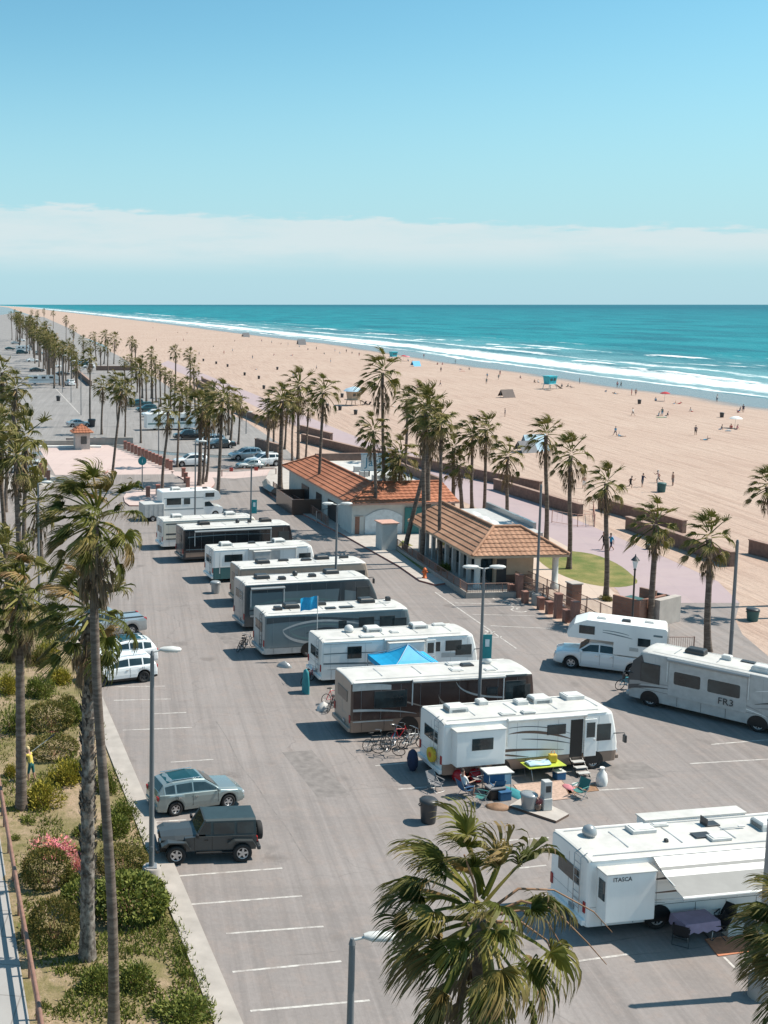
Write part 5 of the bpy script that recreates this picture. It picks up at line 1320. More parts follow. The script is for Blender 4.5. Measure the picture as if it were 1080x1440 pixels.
# ---- the one on the right, facing left
LR = 10.8
a, c = G(914, 993), G(1036, 1022)
hr = head(c, a); dR = Vector((math.cos(hr), math.sin(hr), 0)); nR = Vector((-dR.y, dR.x, 0))
PR = a - dR * (LR / 2 - 1.25) - nR * 1.12; PR.z = 0
rv('motorhome', 'silver-grey motorhome facing left behind the white truck camper, at the right edge', PR, hr, LR, 3.15, 1, paint='light_grey', lower='light_grey', lower_z=.98, rake=.62, shield=(1.2, .3),
   graphics=[('poly', 1, [(LR / 2 - .72, 2.95), (LR / 2 - 1.15, 1.5), (LR / 2 - .05, .75), (LR / 2 - .03, 1.5), (LR / 2 - .25, 2.5)]), ('s', 0, curve((LR / 2 - .1, 1.2), (LR / 2 - 1.4, 1.5), (LR / 2 - 2.6, 1.45), 10, .25, .12, .02)), ('s', 1, curve((LR / 2 - .2, .95), (LR / 2 - 1.4, 1.25), (LR / 2 - 2.6, 1.30), 10, .18, .08, .02)), ('s', 0, curve((2.3, 1.25), (.2, 1.75), (-1.6, 1.1), 14, .02, .22, .03)), ('s', 2, curve((2.4, 1.05), (.4, 1.5), (-1.8, .95), 14, .02, .12, .03)), ('s', 1, curve((-1.2, 1.5), (-2.8, 2.1), (-LR / 2, 2.0), 12, .02, .22, .1)), ('s', 0, curve((-1.2, 1.3), (-2.8, 1.6), (-LR / 2, 1.7), 12, .02, .30, .15)), ('s', 2, curve((-1.2, 2.2), (-2.6, 2.7), (-LR / 2, 2.65), 12, .02, .12, .06))],
   gmats=['grey_paint', 'slate_dark', 'white_paint'], windows=[(LR / 2 - 3.9, LR / 2 - 2.45, 1.6, 2.4), (LR / 2 - 5.9, LR / 2 - 4.2, 1.6, 2.4)], awning=(LR / 2 - 6.3, LR / 2 - 2.1, 2.98, 'grey_paint', 0), slide=(LR / 2 - 6.2, LR / 2 - 2.2, .9, 2.85, .05, 'light_grey', []),
   roofs=[('ac', LR / 2 - 3.1, -.3, 'charcoal'), ('vent', LR / 2 - 4.7, -.3, 'plastic_white', .5, .4, .25), ('panel', LR / 2 - 5.7, -.6), ('ac', LR / 2 - 6.7, .5), ('vent', LR / 2 - 7.3, -.4, 'charcoal', .5, .4, .15)], axles=(-LR / 2 + 4.0, LR / 2 - 1.25), texts=[('FR3', LR / 2 - 5.2, 1.28, .52, 'charcoal', .078)], ladder=True)

# ------------------------------------------------------------------ class-C camper and its box trailer
def class_c(loc, rz):
    t = thing('camper_van', 'white class-C camper with cab-over bunk and a grey trailer, farthest of the row', 'camper van', loc, rz, 'motorhomes parked in the lot')
    b = MB(); hw = 1.15
    prof = [(-3.4, .42), (1.3, .42), (1.3, 1.75), (3.05, 2.0), (3.15, 2.3), (2.9, 2.85), (2.4, 3.0), (-3.3, 3.0), (-3.4, 2.9)]
    b.prism(prof, -hw, hw, 'y'); b.box((-1.0, -hw - .004, 1.1), (4.4, .006, .10), 1); b.box((-1.0, -hw - .004, 2.3), (4.4, .006, .06), 1)
    b.build('body', ['white_paint', 'slate_paint'], t)
    c = MB(); c.prism([(1.3, .4), (3.3, .4), (3.45, .7), (3.42, 1.1), (2.45, 1.28), (1.75, 1.98), (1.3, 1.98)], -.98, .98, 'y'); c.build('cab', 'car_white', t)
    for x0, x1, z0, z1 in ((-2.9, -1.3, 1.6, 2.3), (-1.0, -.3, 1.6, 2.25), (1.4, 2.4, 2.3, 2.75)):
        for s in (-1, 1):
            m = MB(); m.box(((x0 + x1) / 2, s * (hw + .012), (z0 + z1) / 2), (x1 - x0, .025, z1 - z0), 0, .01); m.build('window', 'glass', t)
    for s in (-1, 1):
        m = MB(); m.add([(1.4, s * .99, 1.25), (2.4, s * .99, 1.25), (1.82, s * .99, 1.88), (1.4, s * .99, 1.88)], [(0, 1, 2, 3)]); m.build('cab_window', 'glass', t)
        m = MB(); m.box((3.42, s * .7, .85), (.08, .35, .2), 0, .02); m.build('headlight', 'headlight', t)
    m = MB(); m.add([(2.46, -.85, 1.30), (2.46, .85, 1.30), (1.80, .8, 1.95), (1.80, -.8, 1.95)], [(0, 1, 2, 3)]); m.build('windscreen', 'glass', t)
    for x in (-1.6, 2.6):
        for s in (-1, 1): wheel(t, x, s * .92, .38, .25, 'steel', 8)
    ac_unit(t, -1.6, 0, 3.0); roof_vent(t, .4, .2, 3.0); roof_vent(t, 1.8, .3, 3.0, 'charcoal')
    return t
pk = place((228, 726), .42, R(13.5), 6.8, 2.3, -1)
class_c(pk, R(13.5))
def trailer(loc, rz, label):
    t = thing('trailer', label, 'trailer', loc, rz)
    b = MB(); b.box((0, 0, 1.15), (2.3, 1.9, 1.45), 0, .04)
    for i in range(5): b.box((-1.0 + i * .5, -.955, 1.15), (.02, .012, 1.3), 1)
    b.build('box', ['light_grey', 'grey_paint'], t)
    m = MB(); m.box((0, 0, .38), (2.5, 1.8, .1)); m.tube([(1.2, -.5, .4), (2.1, 0, .45)], .04, 6); m.tube([(1.2, .5, .4), (2.1, 0, .45)], .04, 6); m.tube([(-1.2, 0, .4), (-2.6, -.3, .3)], .05, 6); m.build('chassis', 'charcoal', t)
    for s in (-1, 1): wheel(t, -.1, s * .98, .32, .2, 'steel', 8)
trailer(G(213, 731), R(13.5), 'pale grey box trailer at the left end of the class-C camper')
# ------------------------------------------------------------------ cars
CARK = {
    # x, shoulder z, top z, shoulder half-width, top half-width  (front to rear), then wheel x's, wheel radius
    'suv': dict(st=[(2.36, .58, .64, .70, .60), (2.28, .78, .84, .84, .72), (1.95, .92, 1.0, .93, .78), (1.02, 1.03, 1.10, .95, .78), (.22, 1.06, 1.62, .95, .66), (-.4, 1.08, 1.70, .95, .67), (-1.5, 1.10, 1.66, .95, .65), (-1.98, 1.13, 1.56, .94, .62), (-2.24, 1.14, 1.22, .91, .66), (-2.33, .95, 1.0, .88, .70), (-2.36, .60, .64, .84, .70)],
                wh=(1.43, -1.42), r=.37, win=((.86, -.42), (-.50, -1.32), (-1.42, -1.92)), shield=(.94, .30), back=(-2.0, -2.22)),
    'sedan': dict(st=[(2.35, .52, .56, .70, .58), (2.27, .66, .72, .84, .70), (1.9, .80, .86, .90, .75), (.95, .90, .96, .91, .76), (.15, .93, 1.36, .91, .60), (-.4, .94, 1.43, .91, .60), (-1.1, .95, 1.36, .91, .58), (-1.75, .96, 1.02, .90, .66), (-2.2, .93, .98, .87, .70), (-2.33, .80, .84, .84, .70), (-2.36, .55, .58, .80, .68)],
                  wh=(1.4, -1.38), r=.32, win=((.78, -.38), (-.46, -1.20)), shield=(.86, .22), back=(-1.2, -1.68)),
    'pickup': dict(st=[(2.85, .66, .72, .78, .68), (2.75, .95, 1.02, .92, .80), (2.4, 1.08, 1.14, .97, .84), (1.45, 1.16, 1.22, .98, .84), (.80, 1.18, 1.78, .98, .72), (.2, 1.19, 1.84, .98, .72), (-.55, 1.20, 1.80, .98, .71), (-.80, 1.20, 1.26, .98, .80), (-.90, 1.20, 1.21, .98, .88), (-2.7, 1.20, 1.21, .98, .88), (-2.82, 1.16, 1.17, .97, .86), (-2.85, .66, .68, .95, .80)],
                   wh=(1.85, -1.75), r=.40, win=((1.28, .28), (.20, -.58)), shield=(1.38, .86), back=(-.60, -.78), bed=(-.98, -2.70)),
}
def car_fun(st):
    st = sorted(st, key=lambda a: a[0])
    def f(x):
        if x <= st[0][0]: return st[0][1:]
        for a, b in zip(st, st[1:]):
            if x <= b[0]:
                t = (x - a[0]) / (b[0] - a[0]); return tuple(a[i] + (b[i] - a[i]) * t for i in range(1, 5))
        return st[-1][1:]
    return f
CARM = {}
def car_meshes(kind, paint, lower, glass_roof, scale):
    key = (kind, paint, lower, glass_roof, scale)
    if key in CARM: return CARM[key]
    k = CARK[kind]; f = car_fun(k['st']); x0, x1 = min(s[0] for s in k['st']), max(s[0] for s in k['st']); r = k['r']
    xs = sorted({round(x0 + (x1 - x0) * i / 60, 3) for i in range(61)} | {s[0] for s in k['st']})
    def zb(x):
        z = .26 + .10 * max(0, (abs(x) - 1.9)) ** 1
        for w in k['wh']:
            d = abs(x - w); R_ = r * 1.17
            if d < R_: z = max(z, r + math.sqrt(R_ * R_ - d * d))
        return z
    b = MB(); rings = []
    for x in xs:
        sh, tp, w, wt = f(x); z0 = min(zb(x), sh - .12); 
        mid = z0 + (sh - z0) * .45
        half = [(w * .95, z0), (w * 1.01, z0 + (sh - z0) * .2), (w * 1.03, mid), (w * 1.02, z0 + (sh - z0) * .8), (w * .985, sh), (w * .95, sh + .02 if tp > sh + .06 else sh + (tp - sh) * .4), (wt + .03, max(tp - .045, sh + (tp - sh) * .5)), (wt * .93, tp), (wt * .5, tp + .018)]
        rings.append([(x, -y, z) for y, z in half] + [(x, 0, tp + .024)] + [(x, y, z) for y, z in half[::-1]])
    n = len(rings[0])
    for i in range(len(rings) - 1):
        for j in range(n - 1):
            mi = 1 if j in (0, n - 2) else 0
            b.add([rings[i][j], rings[i][j + 1], rings[i + 1][j + 1], rings[i + 1][j]], [(0, 1, 2, 3)], mi, True)
        b.add([rings[i][0], rings[i][-1], rings[i + 1][-1], rings[i + 1][0]], [(0, 1, 2, 3)], 2, False)
    b.add(rings[0], [tuple(range(n))], 0, False); b.add(rings[-1], [tuple(range(n))], 0, False)
    if 'bed' in k:
        xa, xb = k['bed']; z = 1.222
        b.box(((xa + xb) / 2, 0, z), (xa - xb, 1.5, .012), 2)
    if glass_roof:
        cols = [[(x, y * f(x)[3] * .90, f(x)[1] + .032 - .022 * abs(y)) for y in (-1, -.5, 0, .5, 1)] for x in (.10, -.1, -.4, -.9, -1.4, -1.75)]
        for u, w_ in zip(cols, cols[1:]): b.add(u + w_, [(j, j + 1, 6 + j, 5 + j) for j in range(4)], 3, True)
    for s in (-1, 1):               # door shut lines, sill, handles kept as small proud strips
        for x in [w[0] for w in k['win']] + [k['win'][-1][1] if kind == 'pickup' else k['win'][1][1]]:
            sh, tp, w, wt = f(x); b.box((x, s * (w * 1.025 + .002), (.45 + sh) / 2), (.012, .012, sh - .50), 2)
        for q in k['win'][:2]:
            xx = q[1] + .12; w = f(xx)[2]; b.box((xx, s * (w * 1.03 + .008), f(xx)[0] - .14), (.16, .03, .035), 4)
        for wx in k['wh']:          # dark wheel-well lining
            b.add([(wx + r * 1.14 * math.cos(a), s * .70, r + r * 1.14 * math.sin(a)) for a in [R(-20 + 220 * i / 12) for i in range(13)]], [tuple(range(13))], 2, False)
        if kind == 'suv': b.tube([(-.0, s * .60, 1.74), (-1.7, s * .58, 1.73)], .022, 6, 4)
    mats = [paint, lower or paint, 'black', 'roof_glass', 'chrome']
    P = {}
    P['body'] = b.mesh('body', mats)
    wins = []
    for q in k['win']:
        for s in (-1, 1):
            m = MB(); cols = []; nn = 8
            for i in range(nn + 1):
                x = q[0] + (q[1] - q[0]) * i / nn; sh, tp, w, wt = f(x)
                h = tp - sh; lo, hi = .10, .84
                if h < .12: lo, hi = .3, .5
                def pt(t): return (x, s * ((w * .95) + (wt + .03 - w * .95) * t + .009), sh + .02 + (tp - .045 - sh - .02) * t)
                cols.append((pt(lo), pt(hi)))
            for a, c in zip(cols, cols[1:]): m.add([a[0], a[1], c[1], c[0]], [(0, 1, 2, 3)], 0, False)
            wins.append(m.mesh('window', 'glass'))
    P['window'] = wins
    for nm, (a, c) in (('windscreen', k['shield']), ('rear_window', k['back'])):
        m = MB(); cols = []; dirx = 1 if nm == 'windscreen' else -1
        for i in range(6):
            x = a + (c - a) * i / 5; sh, tp, w, wt = f(x); cols.append([(x + .012 * dirx, y * wt * .93, tp + .030 - .006 * abs(y)) for y in (-1, -.5, 0, .5, 1)])
        for u, v in zip(cols, cols[1:]): m.add(u + v, [(j, j + 1, 6 + j, 5 + j) for j in range(4)], 0, True)
        P[nm] = m.mesh(nm, 'glass')
    sh, tp, w, wt = f(x1 - .10); zf = sh - .05
    P['headlight'] = []; P['tail_light'] = []
    for s in (-1, 1):
        m = MB(); m.box((x1 - .13, s * (w * .82), zf - .02), (.22, .34, .15), 0, .04); P['headlight'].append(m.mesh('headlight', 'headlight'))
        sr = f(x0 + .06); m = MB(); m.box((x0 + .09, s * (sr[2] * .86), sr[0] - .05), (.20, .26, .22), 0, .04); P['tail_light'].append(m.mesh('tail_light', 'tail_red'))
    m = MB(); m.box((x1 - .03, 0, .42), (.16, 1.5, .20), 0, .05); m.box((x1 - .0, 0, .60), (.10, 1.0, .14), 1, .03); P['bumper'] = m.mesh('bumper', [lower or paint, 'black'])
    m = MB(); m.box((x0 + .03, 0, .48), (.16, 1.6, .22), 0, .05); m.box((x0 - .02, 0, .70), (.06, .5, .13), 1, .01); P['rear_bumper'] = m.mesh('bumper', [lower or paint, 'light_grey'])
    mir = []
    xm = k['win'][0][0] - .02; sh, tp, w, wt = f(xm)
    for s in (-1, 1):
        m = MB(); m.box((xm, s * (w + .10), sh + .09), (.12, .20, .14), 0, .03); mir.append(m.mesh('mirror', paint))
    P['mirror'] = mir
    CARM[key] = P
    return P
def car(kind, paint, loc, rz, label, group=None, lower=None, sc=1.0, rim='alloy', glass_roof=False, cat=None, detail=True):
    nm = {'suv': 'parked_suv', 'sedan': 'parked_car', 'pickup': 'pickup_truck'}[kind]
    t = thing(nm, label, cat or {'suv': 'car', 'sedan': 'car', 'pickup': 'pickup truck'}[kind], loc, rz, group)
    P = car_meshes(kind, paint, lower, glass_roof, 1)
    for n, me in P.items():
        for m in (me if isinstance(me, list) else [me]): link('bumper' if n == 'rear_bumper' else n, m, t)
    k = CARK[kind]
    for x in k['wh']:
        for s in (-1, 1): wheel(t, x, s * .84, k['r'], .24, rim, 5 if kind != 'sedan' else 8)
    if sc != 1: t.scale = (sc, sc, sc)
    return t
def mid(a, b): return (G(*a) + G(*b)) / 2
def between(wa, wb, side, hw=.84):
    """loc and heading for a car whose near wheels stand at picture points wa (rear) and wb (front)"""
    a, b = G(*wa), G(*wb); h = math.atan2(b.y - a.y, b.x - a.x); d = Vector((math.cos(h), math.sin(h), 0)); n = Vector((-d.y, d.x, 0))
    return (a + b) / 2 - n * side * hw, h
# the two on the left, nearest
l, h = between((241, 1149), (327, 1136), -1)
car('suv', 'car_pewter', l, h, 'silver blue-grey estate car with a dark glass roof beside the dark off-roader', glass_roof=True, sc=.90)
l, h = between((215, 958), (128, 968), 1)
car('suv', 'car_white', l, h, 'white family car with black trim, nearest of the white pair by the bed', lower='black', rim='charcoal', sc=.97)
l2, h2 = between((210, 936), (135, 944), 1)
car('suv', 'car_white', l2, h2, 'white car with a sunroof, parked behind the nearest white one', sc=1.0, glass_roof=True)
l, h = between((184, 894), (118, 901), 1)
car('pickup', 'car_silver', l, h, 'silver pickup seen past the palm crown, its tail towards the lane', rim='alloy')
# upper lots
cars = [('suv', 'car_white', (268, 655), 182, 'white car beside the red bollards of the plaza', 1.05), ('sedan', 'car_silver', (111, 600), 4, 'silver saloon on the far road behind the kiosk', 1.0), ('pickup', 'car_black', (266, 618), 180, 'black pickup in the far stalls nearest the camper bus', .95),
        ('suv', 'car_white', (296, 625), 186, 'white car behind the dark saloon in the far stalls', 1.), ('sedan', 'car_dark', (309, 630), 186, 'dark saloon in the far stalls left of the silver-blue cars', 1.05), ('suv', 'car_silver', (345, 646), 186, 'silver-blue car in the far stalls, left of the white estate', 1.05), ('suv', 'car_white', (370, 655), 187, 'white estate car nearest the orange-roofed building', 1.1), ('sedan', 'car_pewter', (352, 658), 187, 'pale low car in front of the silver-blue one', .85),
        ('pickup', 'car_teal', (196, 572), 184, 'dark teal car, first of the far stalls beyond the palms', .95), ('suv', 'car_teal', (206, 579), 184, 'dark teal car just behind the white van in the far stalls', .95), ('suv', 'car_white', (214, 586), 184, 'small white car left of the camper bus', .9),
        ('suv', 'car_white', (98, 542), 100, 'white car standing end-on among the trunks by the far road', 1.05), ('sedan', 'car_dark', (52, 523), 2, 'dark saloon on the far road before the long white vehicle', 1.1), ('suv', 'car_teal', (31, 498), 2, 'dark car crossing the far road, before the white-roofed van', 1.2), ('sedan', 'car_silver', (22, 484), 2, 'pale car farthest along the far road', 1.2),
        ('suv', 'car_white', (100, 506), 186, 'white car, first of the row by the beach wall', 1.), ('sedan', 'car_silver', (106, 509), 186, 'silver car, second of the row by the beach wall', 1.), ('suv', 'car_silver', (112, 512), 186, 'pale car, third of the row by the beach wall', 1.), ('suv', 'car_teal', (118, 515), 186, 'dark teal car, last of the row by the beach wall', 1.), ('suv', 'car_white', (42, 664), 170, 'white car behind the low palm at the left, near the lawn island', 1.), ('sedan', 'car_dark', (88, 528), 10, 'dark car half hidden among the trunks of the far road', 1.),
        ('sedan', 'car_white', (77, 517), 6, 'white saloon among the trunks of the far road', 1.),
        ('suv', 'car_dark', (70, 507), 6, 'dark car among the double palm row, left of the white saloon', 1.), ('sedan', 'car_white', (46, 509), 4, 'white car on the far road beyond the dark saloon', 1.1), ('suv', 'car_silver', (56, 499), 4, 'silver car among the far palms beside the white-roofed van', 1.1), ('sedan', 'car_dark', (40, 489), 4, 'dark car on the far road beyond the white-roofed van', 1.1), ('suv', 'car_white', (30, 480), 4, 'white car near the far end of the road', 1.1), ('sedan', 'car_teal', (14, 492), 4, 'teal car at the left edge of the far road', 1.1),
        ('suv', 'car_dark', (222, 592), 184, 'dark car hidden behind the palms left of the camper bus', .9), ('sedan', 'car_silver', (283, 612), 184, 'silver saloon between the black pickup and the white car', .95), ('suv', 'car_white', (124, 518), 186, 'white car just past the row by the beach wall', 1.)]
for kd, pt, pos, ang, lab, s_ in cars:
    car(kd, pt, G(*pos), R(ang + 9), lab, 'cars in the far lot', sc=s_)
def van(loc, rz, label, name, body, trim, L=6.6, H=2.8, cat='van', cab=True):
    t = thing(name, label, cat, loc, rz); b = MB(); hw = 1.15
    b.prism([(-L / 2, .4), (L / 2, .4), (L / 2 + .02, 1.1), (L / 2 - .35, 1.9), (L / 2 - .6, H - .1), (L / 2 - .9, H), (-L / 2 + .1, H), (-L / 2, H - .1)], -hw, hw, 'y'); b.box((0, 0, 1.25), (L * .96, 2 * hw + .012, .30), 1)
    b.build('body', [body, trim], t)
    for x in (-L * .28, -.2, L * .22):
        for s in (-1, 1):
            m = MB(); m.box((x, s * (hw + .012), 1.95), (1.1, .03, .6), 0, .01); m.build('window', 'glass', t)
    m = MB(); m.add([(L / 2 - .30, -1, 1.86), (L / 2 - .30, 1, 1.86), (L / 2 - .56, .95, H - .2), (L / 2 - .56, -.95, H - .2)], [(0, 1, 2, 3)]); m.build('windscreen', 'glass', t)
    for x in (-L * .3, L * .32):
        for s in (-1, 1): wheel(t, x, s * .98, .38, .24, 'steel', 8)
    roof_vent(t, -L * .2, 0, H)
    return t
van(G(240, 604), R(12), 'sage green and white camper bus in the far stalls', 'camper_bus', 'white_paint', 'sage_paint', 9.5, 3.0, 'camper bus')
van(G(62, 540), R(8), 'long white vehicle standing across the far road among the trunks', 'white_van', 'car_white', 'light_grey', 9.0, 2.6)
van(G(33, 494), R(8), 'white-roofed van on the far road near the first palms', 'white_van', 'car_white', 'slate_paint', 7.5, 2.9)

# the dark off-roader, built panel by panel
def jeep(loc, rz):
    t = thing('off_roader', 'dark grey boxy off-roader with a hardtop and spare wheel, beside the lamp base', 'off-roader', loc, rz)
    b = MB()
    b.prism([(-2.0, .52), (.95, .52), (1.0, 1.10), (.55, 1.14), (-2.0, 1.14), (-2.05, 1.0)], -.78, .78, 'y')                 # tub
    b.loft([[(.55, y, z) for y, z in ((-.74, .62), (-.76, 1.05), (-.60, 1.16), (0, 1.19), (.60, 1.16), (.76, 1.05), (.74, .62))], [(1.4, y, z) for y, z in ((-.68, .62), (-.70, 1.0), (-.52, 1.11), (0, 1.14), (.52, 1.11), (.70, 1.0), (.68, .62))], [(1.98, y, z) for y, z in ((-.56, .60), (-.58, .95), (-.44, 1.05), (0, 1.07), (.44, 1.05), (.58, .95), (.56, .60))]], 0, True, False)   # bonnet
    for s in (-1, 1):
        for x in (-1.15, -.15, .60): b.box((x, s * .785, .84), (.014, .012, .58), 1)
        for x in (-.98, .02): b.box((x + .08, s * .795, 1.0), (.16, .03, .04), 1)
        b.box((-.3, s * .83, .47), (1.7, .12, .06), 1, .02)                                                                       # step
    b.box((1.0, 0, .45), (2.0, .9, .2), 1); b.box((-1.2, 0, .45), (1.7, .9, .2), 1)
    b.build('body', ['jeep_paint', 'black'], t)
    m = MB()
    m.loft([[(x, y * k, z) for y, z in ((-.74, 1.14), (-.66, 1.76), (-.58, 1.83), (.58, 1.83), (.66, 1.76), (.74, 1.14))] for x, k in ((-2.02, 1), (-1.96, 1), (.05, 1), (.12, 1))], 0, True, False)
    ht = m.build('hardtop', 'hardtop', t)
    for s in (-1, 1):
        for x0, x1 in ((-1.92, -1.22), (-1.10, -.22), (-.10, .42)):
            q = MB(); f = lambda z: s * (.74 - (.08) * (z - 1.14) / .62 + .008)
            q.add([(x0, f(1.22), 1.22), (x1, f(1.22), 1.22), (min(x1, x1 - (.22 if x1 > .3 else 0)), f(1.70), 1.70), (x0, f(1.70), 1.70)], [(0, 1, 2, 3)]); q.build('window', 'glass', t)
    q = MB(); q.box((.5, 0, 1.16), (.1, 1.46, .06), 0)
    for s in (-1, 1): q.tube([(.52, s * .72, 1.14), (.14, s * .66, 1.78)], .045, 6, 0)
    q.tube([(.14, -.66, 1.78), (.14, .66, 1.78)], .045, 6, 0); q.build('windscreen_frame', 'jeep_paint', t)
    q = MB(); q.add([(.50, -.66, 1.2), (.50, .66, 1.2), (.18, .60, 1.74), (.18, -.60, 1.74)], [(0, 1, 2, 3)]); q.build('windscreen', 'glass', t)
    for s in (-1, 1):
        for xc in (1.38, -1.42):
            q = MB(); pts = [(xc + dx, z) for dx, z in ((-.62, .62), (-.42, .93), (.34, .96), (.62, .80))]
            ring = [[(x, s * y, z) for x, z in pts] for y in (.62, .96)]; up = [[(x, s * y, z + .05) for x, z in pts] for y in (.62, .96)]
            q.add(ring[0] + ring[1] + up[0] + up[1], [(0, 1, 5, 4), (1, 2, 6, 5), (2, 3, 7, 6), (8, 9, 13, 12), (9, 10, 14, 13), (10, 11, 15, 14), (4, 5, 13, 12), (5, 6, 14, 13), (6, 7, 15, 14), (0, 4, 12, 8), (3, 7, 15, 11)], 0, False)
            q.build('wing', 'jeep_paint', t); wheel(t, xc, s * .80, .41, .27, 'alloy', 5)
        q = MB(); q.lathe([(.09, 0), (.10, .04), (.06, .06)], (0, 0, 0), 12); o = q.build('headlight', 'headlight', t, (1.98, s * .40, .86)); o.rotation_euler = (0, R(90), 0)
        q = MB(); q.box((-2.06, s * .68, .95), (.06, .14, .22), 0, .02); q.build('tail_light', 'tail_red', t)
        q = MB(); q.box((.5, s * .92, 1.26), (.12, .18, .16), 0, .03); q.tube([(.5, s * .78, 1.2), (.5, s * .9, 1.22)], .02, 5); q.build('mirror', 'black', t)
    q = MB(); q.box((2.15, 0, .52), (.16, 1.5, .16), 0, .04); q.build('bumper', 'charcoal', t)
    q = MB(); q.box((-2.15, 0, .55), (.16, 1.5, .18), 0, .04); q.build('bumper', 'charcoal', t)
    q = MB()
    for i in range(7): q.box((1.995, -.27 + i * .09, .84), (.02, .045, .26), 0)
    q.build('grille', 'black', t)
    w = wheel(t, -2.26, .05, .39, .24, 'alloy', 5); w.name = 'spare_wheel'; w.rotation_euler = (0, 0, R(90)); w.location.z = 1.02
    t.scale = (.98, .98, .97)
l, h = between((345, 1212), (242, 1216), 1)
jeep(l, h)

# pickup with the camper on its back
l, h = between((886, 951), (809, 941), 1, .9)
car('pickup', 'car_white', l, h, 'white crew-cab pickup carrying the camper body', sc=1.0)
def truck_camper(loc, rz):
    t = thing('truck_camper', 'white camper body riding on the white pickup', 'camper', loc, rz)
    b = MB(); hw = 1.05
    b.prism([(-3.5, 1.3), (-3.5, 3.1), (-3.4, 3.22), (1.0, 3.28), (1.75, 2.95), (2.15, 2.35), (2.05, 2.08), (-.55, 2.08), (-.55, 1.3)], -hw, hw, 'y')
    b.box((-2.6, 0, 1.25), (1.9, 1.4, .1), 0)
    for s in (-1, 1):
        swoosh(b, curve((.1, 2.62), (-.8, 2.55), (-1.6, 2.4), 8, .03, .12, .02), s * (hw + .006), 1); swoosh(b, curve((.1, 2.75), (-.8, 2.75), (-1.4, 2.6), 8, .03, .08, .02), s * (hw + .007), 1)
        b.box((-3.0, s * (hw + .004), 2.75), (.5, .01, .12), 1); b.box((-1.7, s * (hw + .004), 1.75), (.5, .01, .22), 2); b.box((-2.8, s * (hw + .004), 1.6), (.3, .01, .3), 2)
    b.build('body', ['white_paint', 'slate_paint', 'light_grey'], t)
    for x0, x1, z0, z1 in ((.55, 1.45, 2.40, 2.92), (-2.6, -1.9, 2.0, 2.5)):
        for s in (-1, 1):
            m = MB(); m.box(((x0 + x1) / 2, s * (hw + .012), (z0 + z1) / 2), (x1 - x0, .03, z1 - z0), 0, .01); m.build('window', 'glass', t)
    m = MB(); m.box((-3.52, .0, 2.1), (.04, .65, 1.6), 0, .01); m.build('door', 'light_grey', t)
    m = MB()
    for s in (-.2, .2): m.tube([(-3.58, .75 + s, 1.4), (-3.58, .75 + s, 3.3)], .02, 5)
    for i in range(6): m.tube([(-3.58, .55, 1.6 + i * .28), (-3.58, .95, 1.6 + i * .28)], .015, 5)
    m.build('ladder', 'steel', t)
    roof_vent(t, .2, .2, 3.26); roof_vent(t, -1.2, .2, 3.24, 'charcoal'); roof_vent(t, -2.5, -.2, 3.22)
truck_camper(l, h)
# ------------------------------------------------------------------ buildings
def tiled(mb, A, B, C, D, mi, period=.42, amp=.05, rows=.45):
    """a roof slope A-B (eave) to D-C (ridge), laid with half-round tiles in stepped courses"""
    w = max((B - A).length, (C - D).length); n = max(6, int(w / period) * 4); L = ((D + C) / 2 - (A + B) / 2).length; m = max(2, int(L / rows))
    up = (B - A).cross(D - A).normalized()
    if up.z < 0: up = -up
    ea = (B - A).normalized(); W = (B - A).length
    vs, fs = [], []
    def at(u, v):
        a = A.lerp(D, v); b = B.lerp(C, v)
        s0, s1 = (a - A).dot(ea), (b - A).dot(ea)
        s = u * W; s = min(max(s, s0), s1)
        t = (s - s0) / max(1e-6, s1 - s0)
        return a.lerp(b, t) + up * (amp * abs(math.sin(PI * s / period)))
    for j in range(m):
        for e in (0, 1):
            v = (j + e) / m
            for i in range(n + 1): vs.append(at(i / n, v) + up * (.055 if e == 0 else 0))
    r = n + 1
    for j in range(2 * m - 1):
        for i in range(n): fs.append((j * r + i, j * r + i + 1, (j + 1) * r + i + 1, (j + 1) * r + i))
    mb.add(vs, fs, mi, False)
def frame(N, Lp, Rp):
    """rectangle from its near corner, one neighbour giving direction and length, the other only its length"""
    u = (Lp - N); u.z = 0; lu = u.length; u.normalize(); v = Vector((u.y, -u.x, 0)); q = (Rp - N); lv = q.dot(v)
    if lv < 0: v = -v; lv = -lv
    return N, u, lu, v, lv
def V3(o, u, v, a, b, z): return Vector((o.x, o.y, 0)) + u * a + v * b + Vector((0, 0, z))
def wallbox(mb, o, u, v, a0, a1, b0, b1, z0, z1, mi=0):
    c = [V3(o, u, v, a, b, z) for z in (z0, z1) for a, b in ((a0, b0), (a1, b0), (a1, b1), (a0, b1))]
    mb.add(c, [(3, 2, 1, 0), (4, 5, 6, 7), (0, 1, 5, 4), (1, 2, 6, 5), (2, 3, 7, 6), (3, 0, 4, 7)], mi, False)

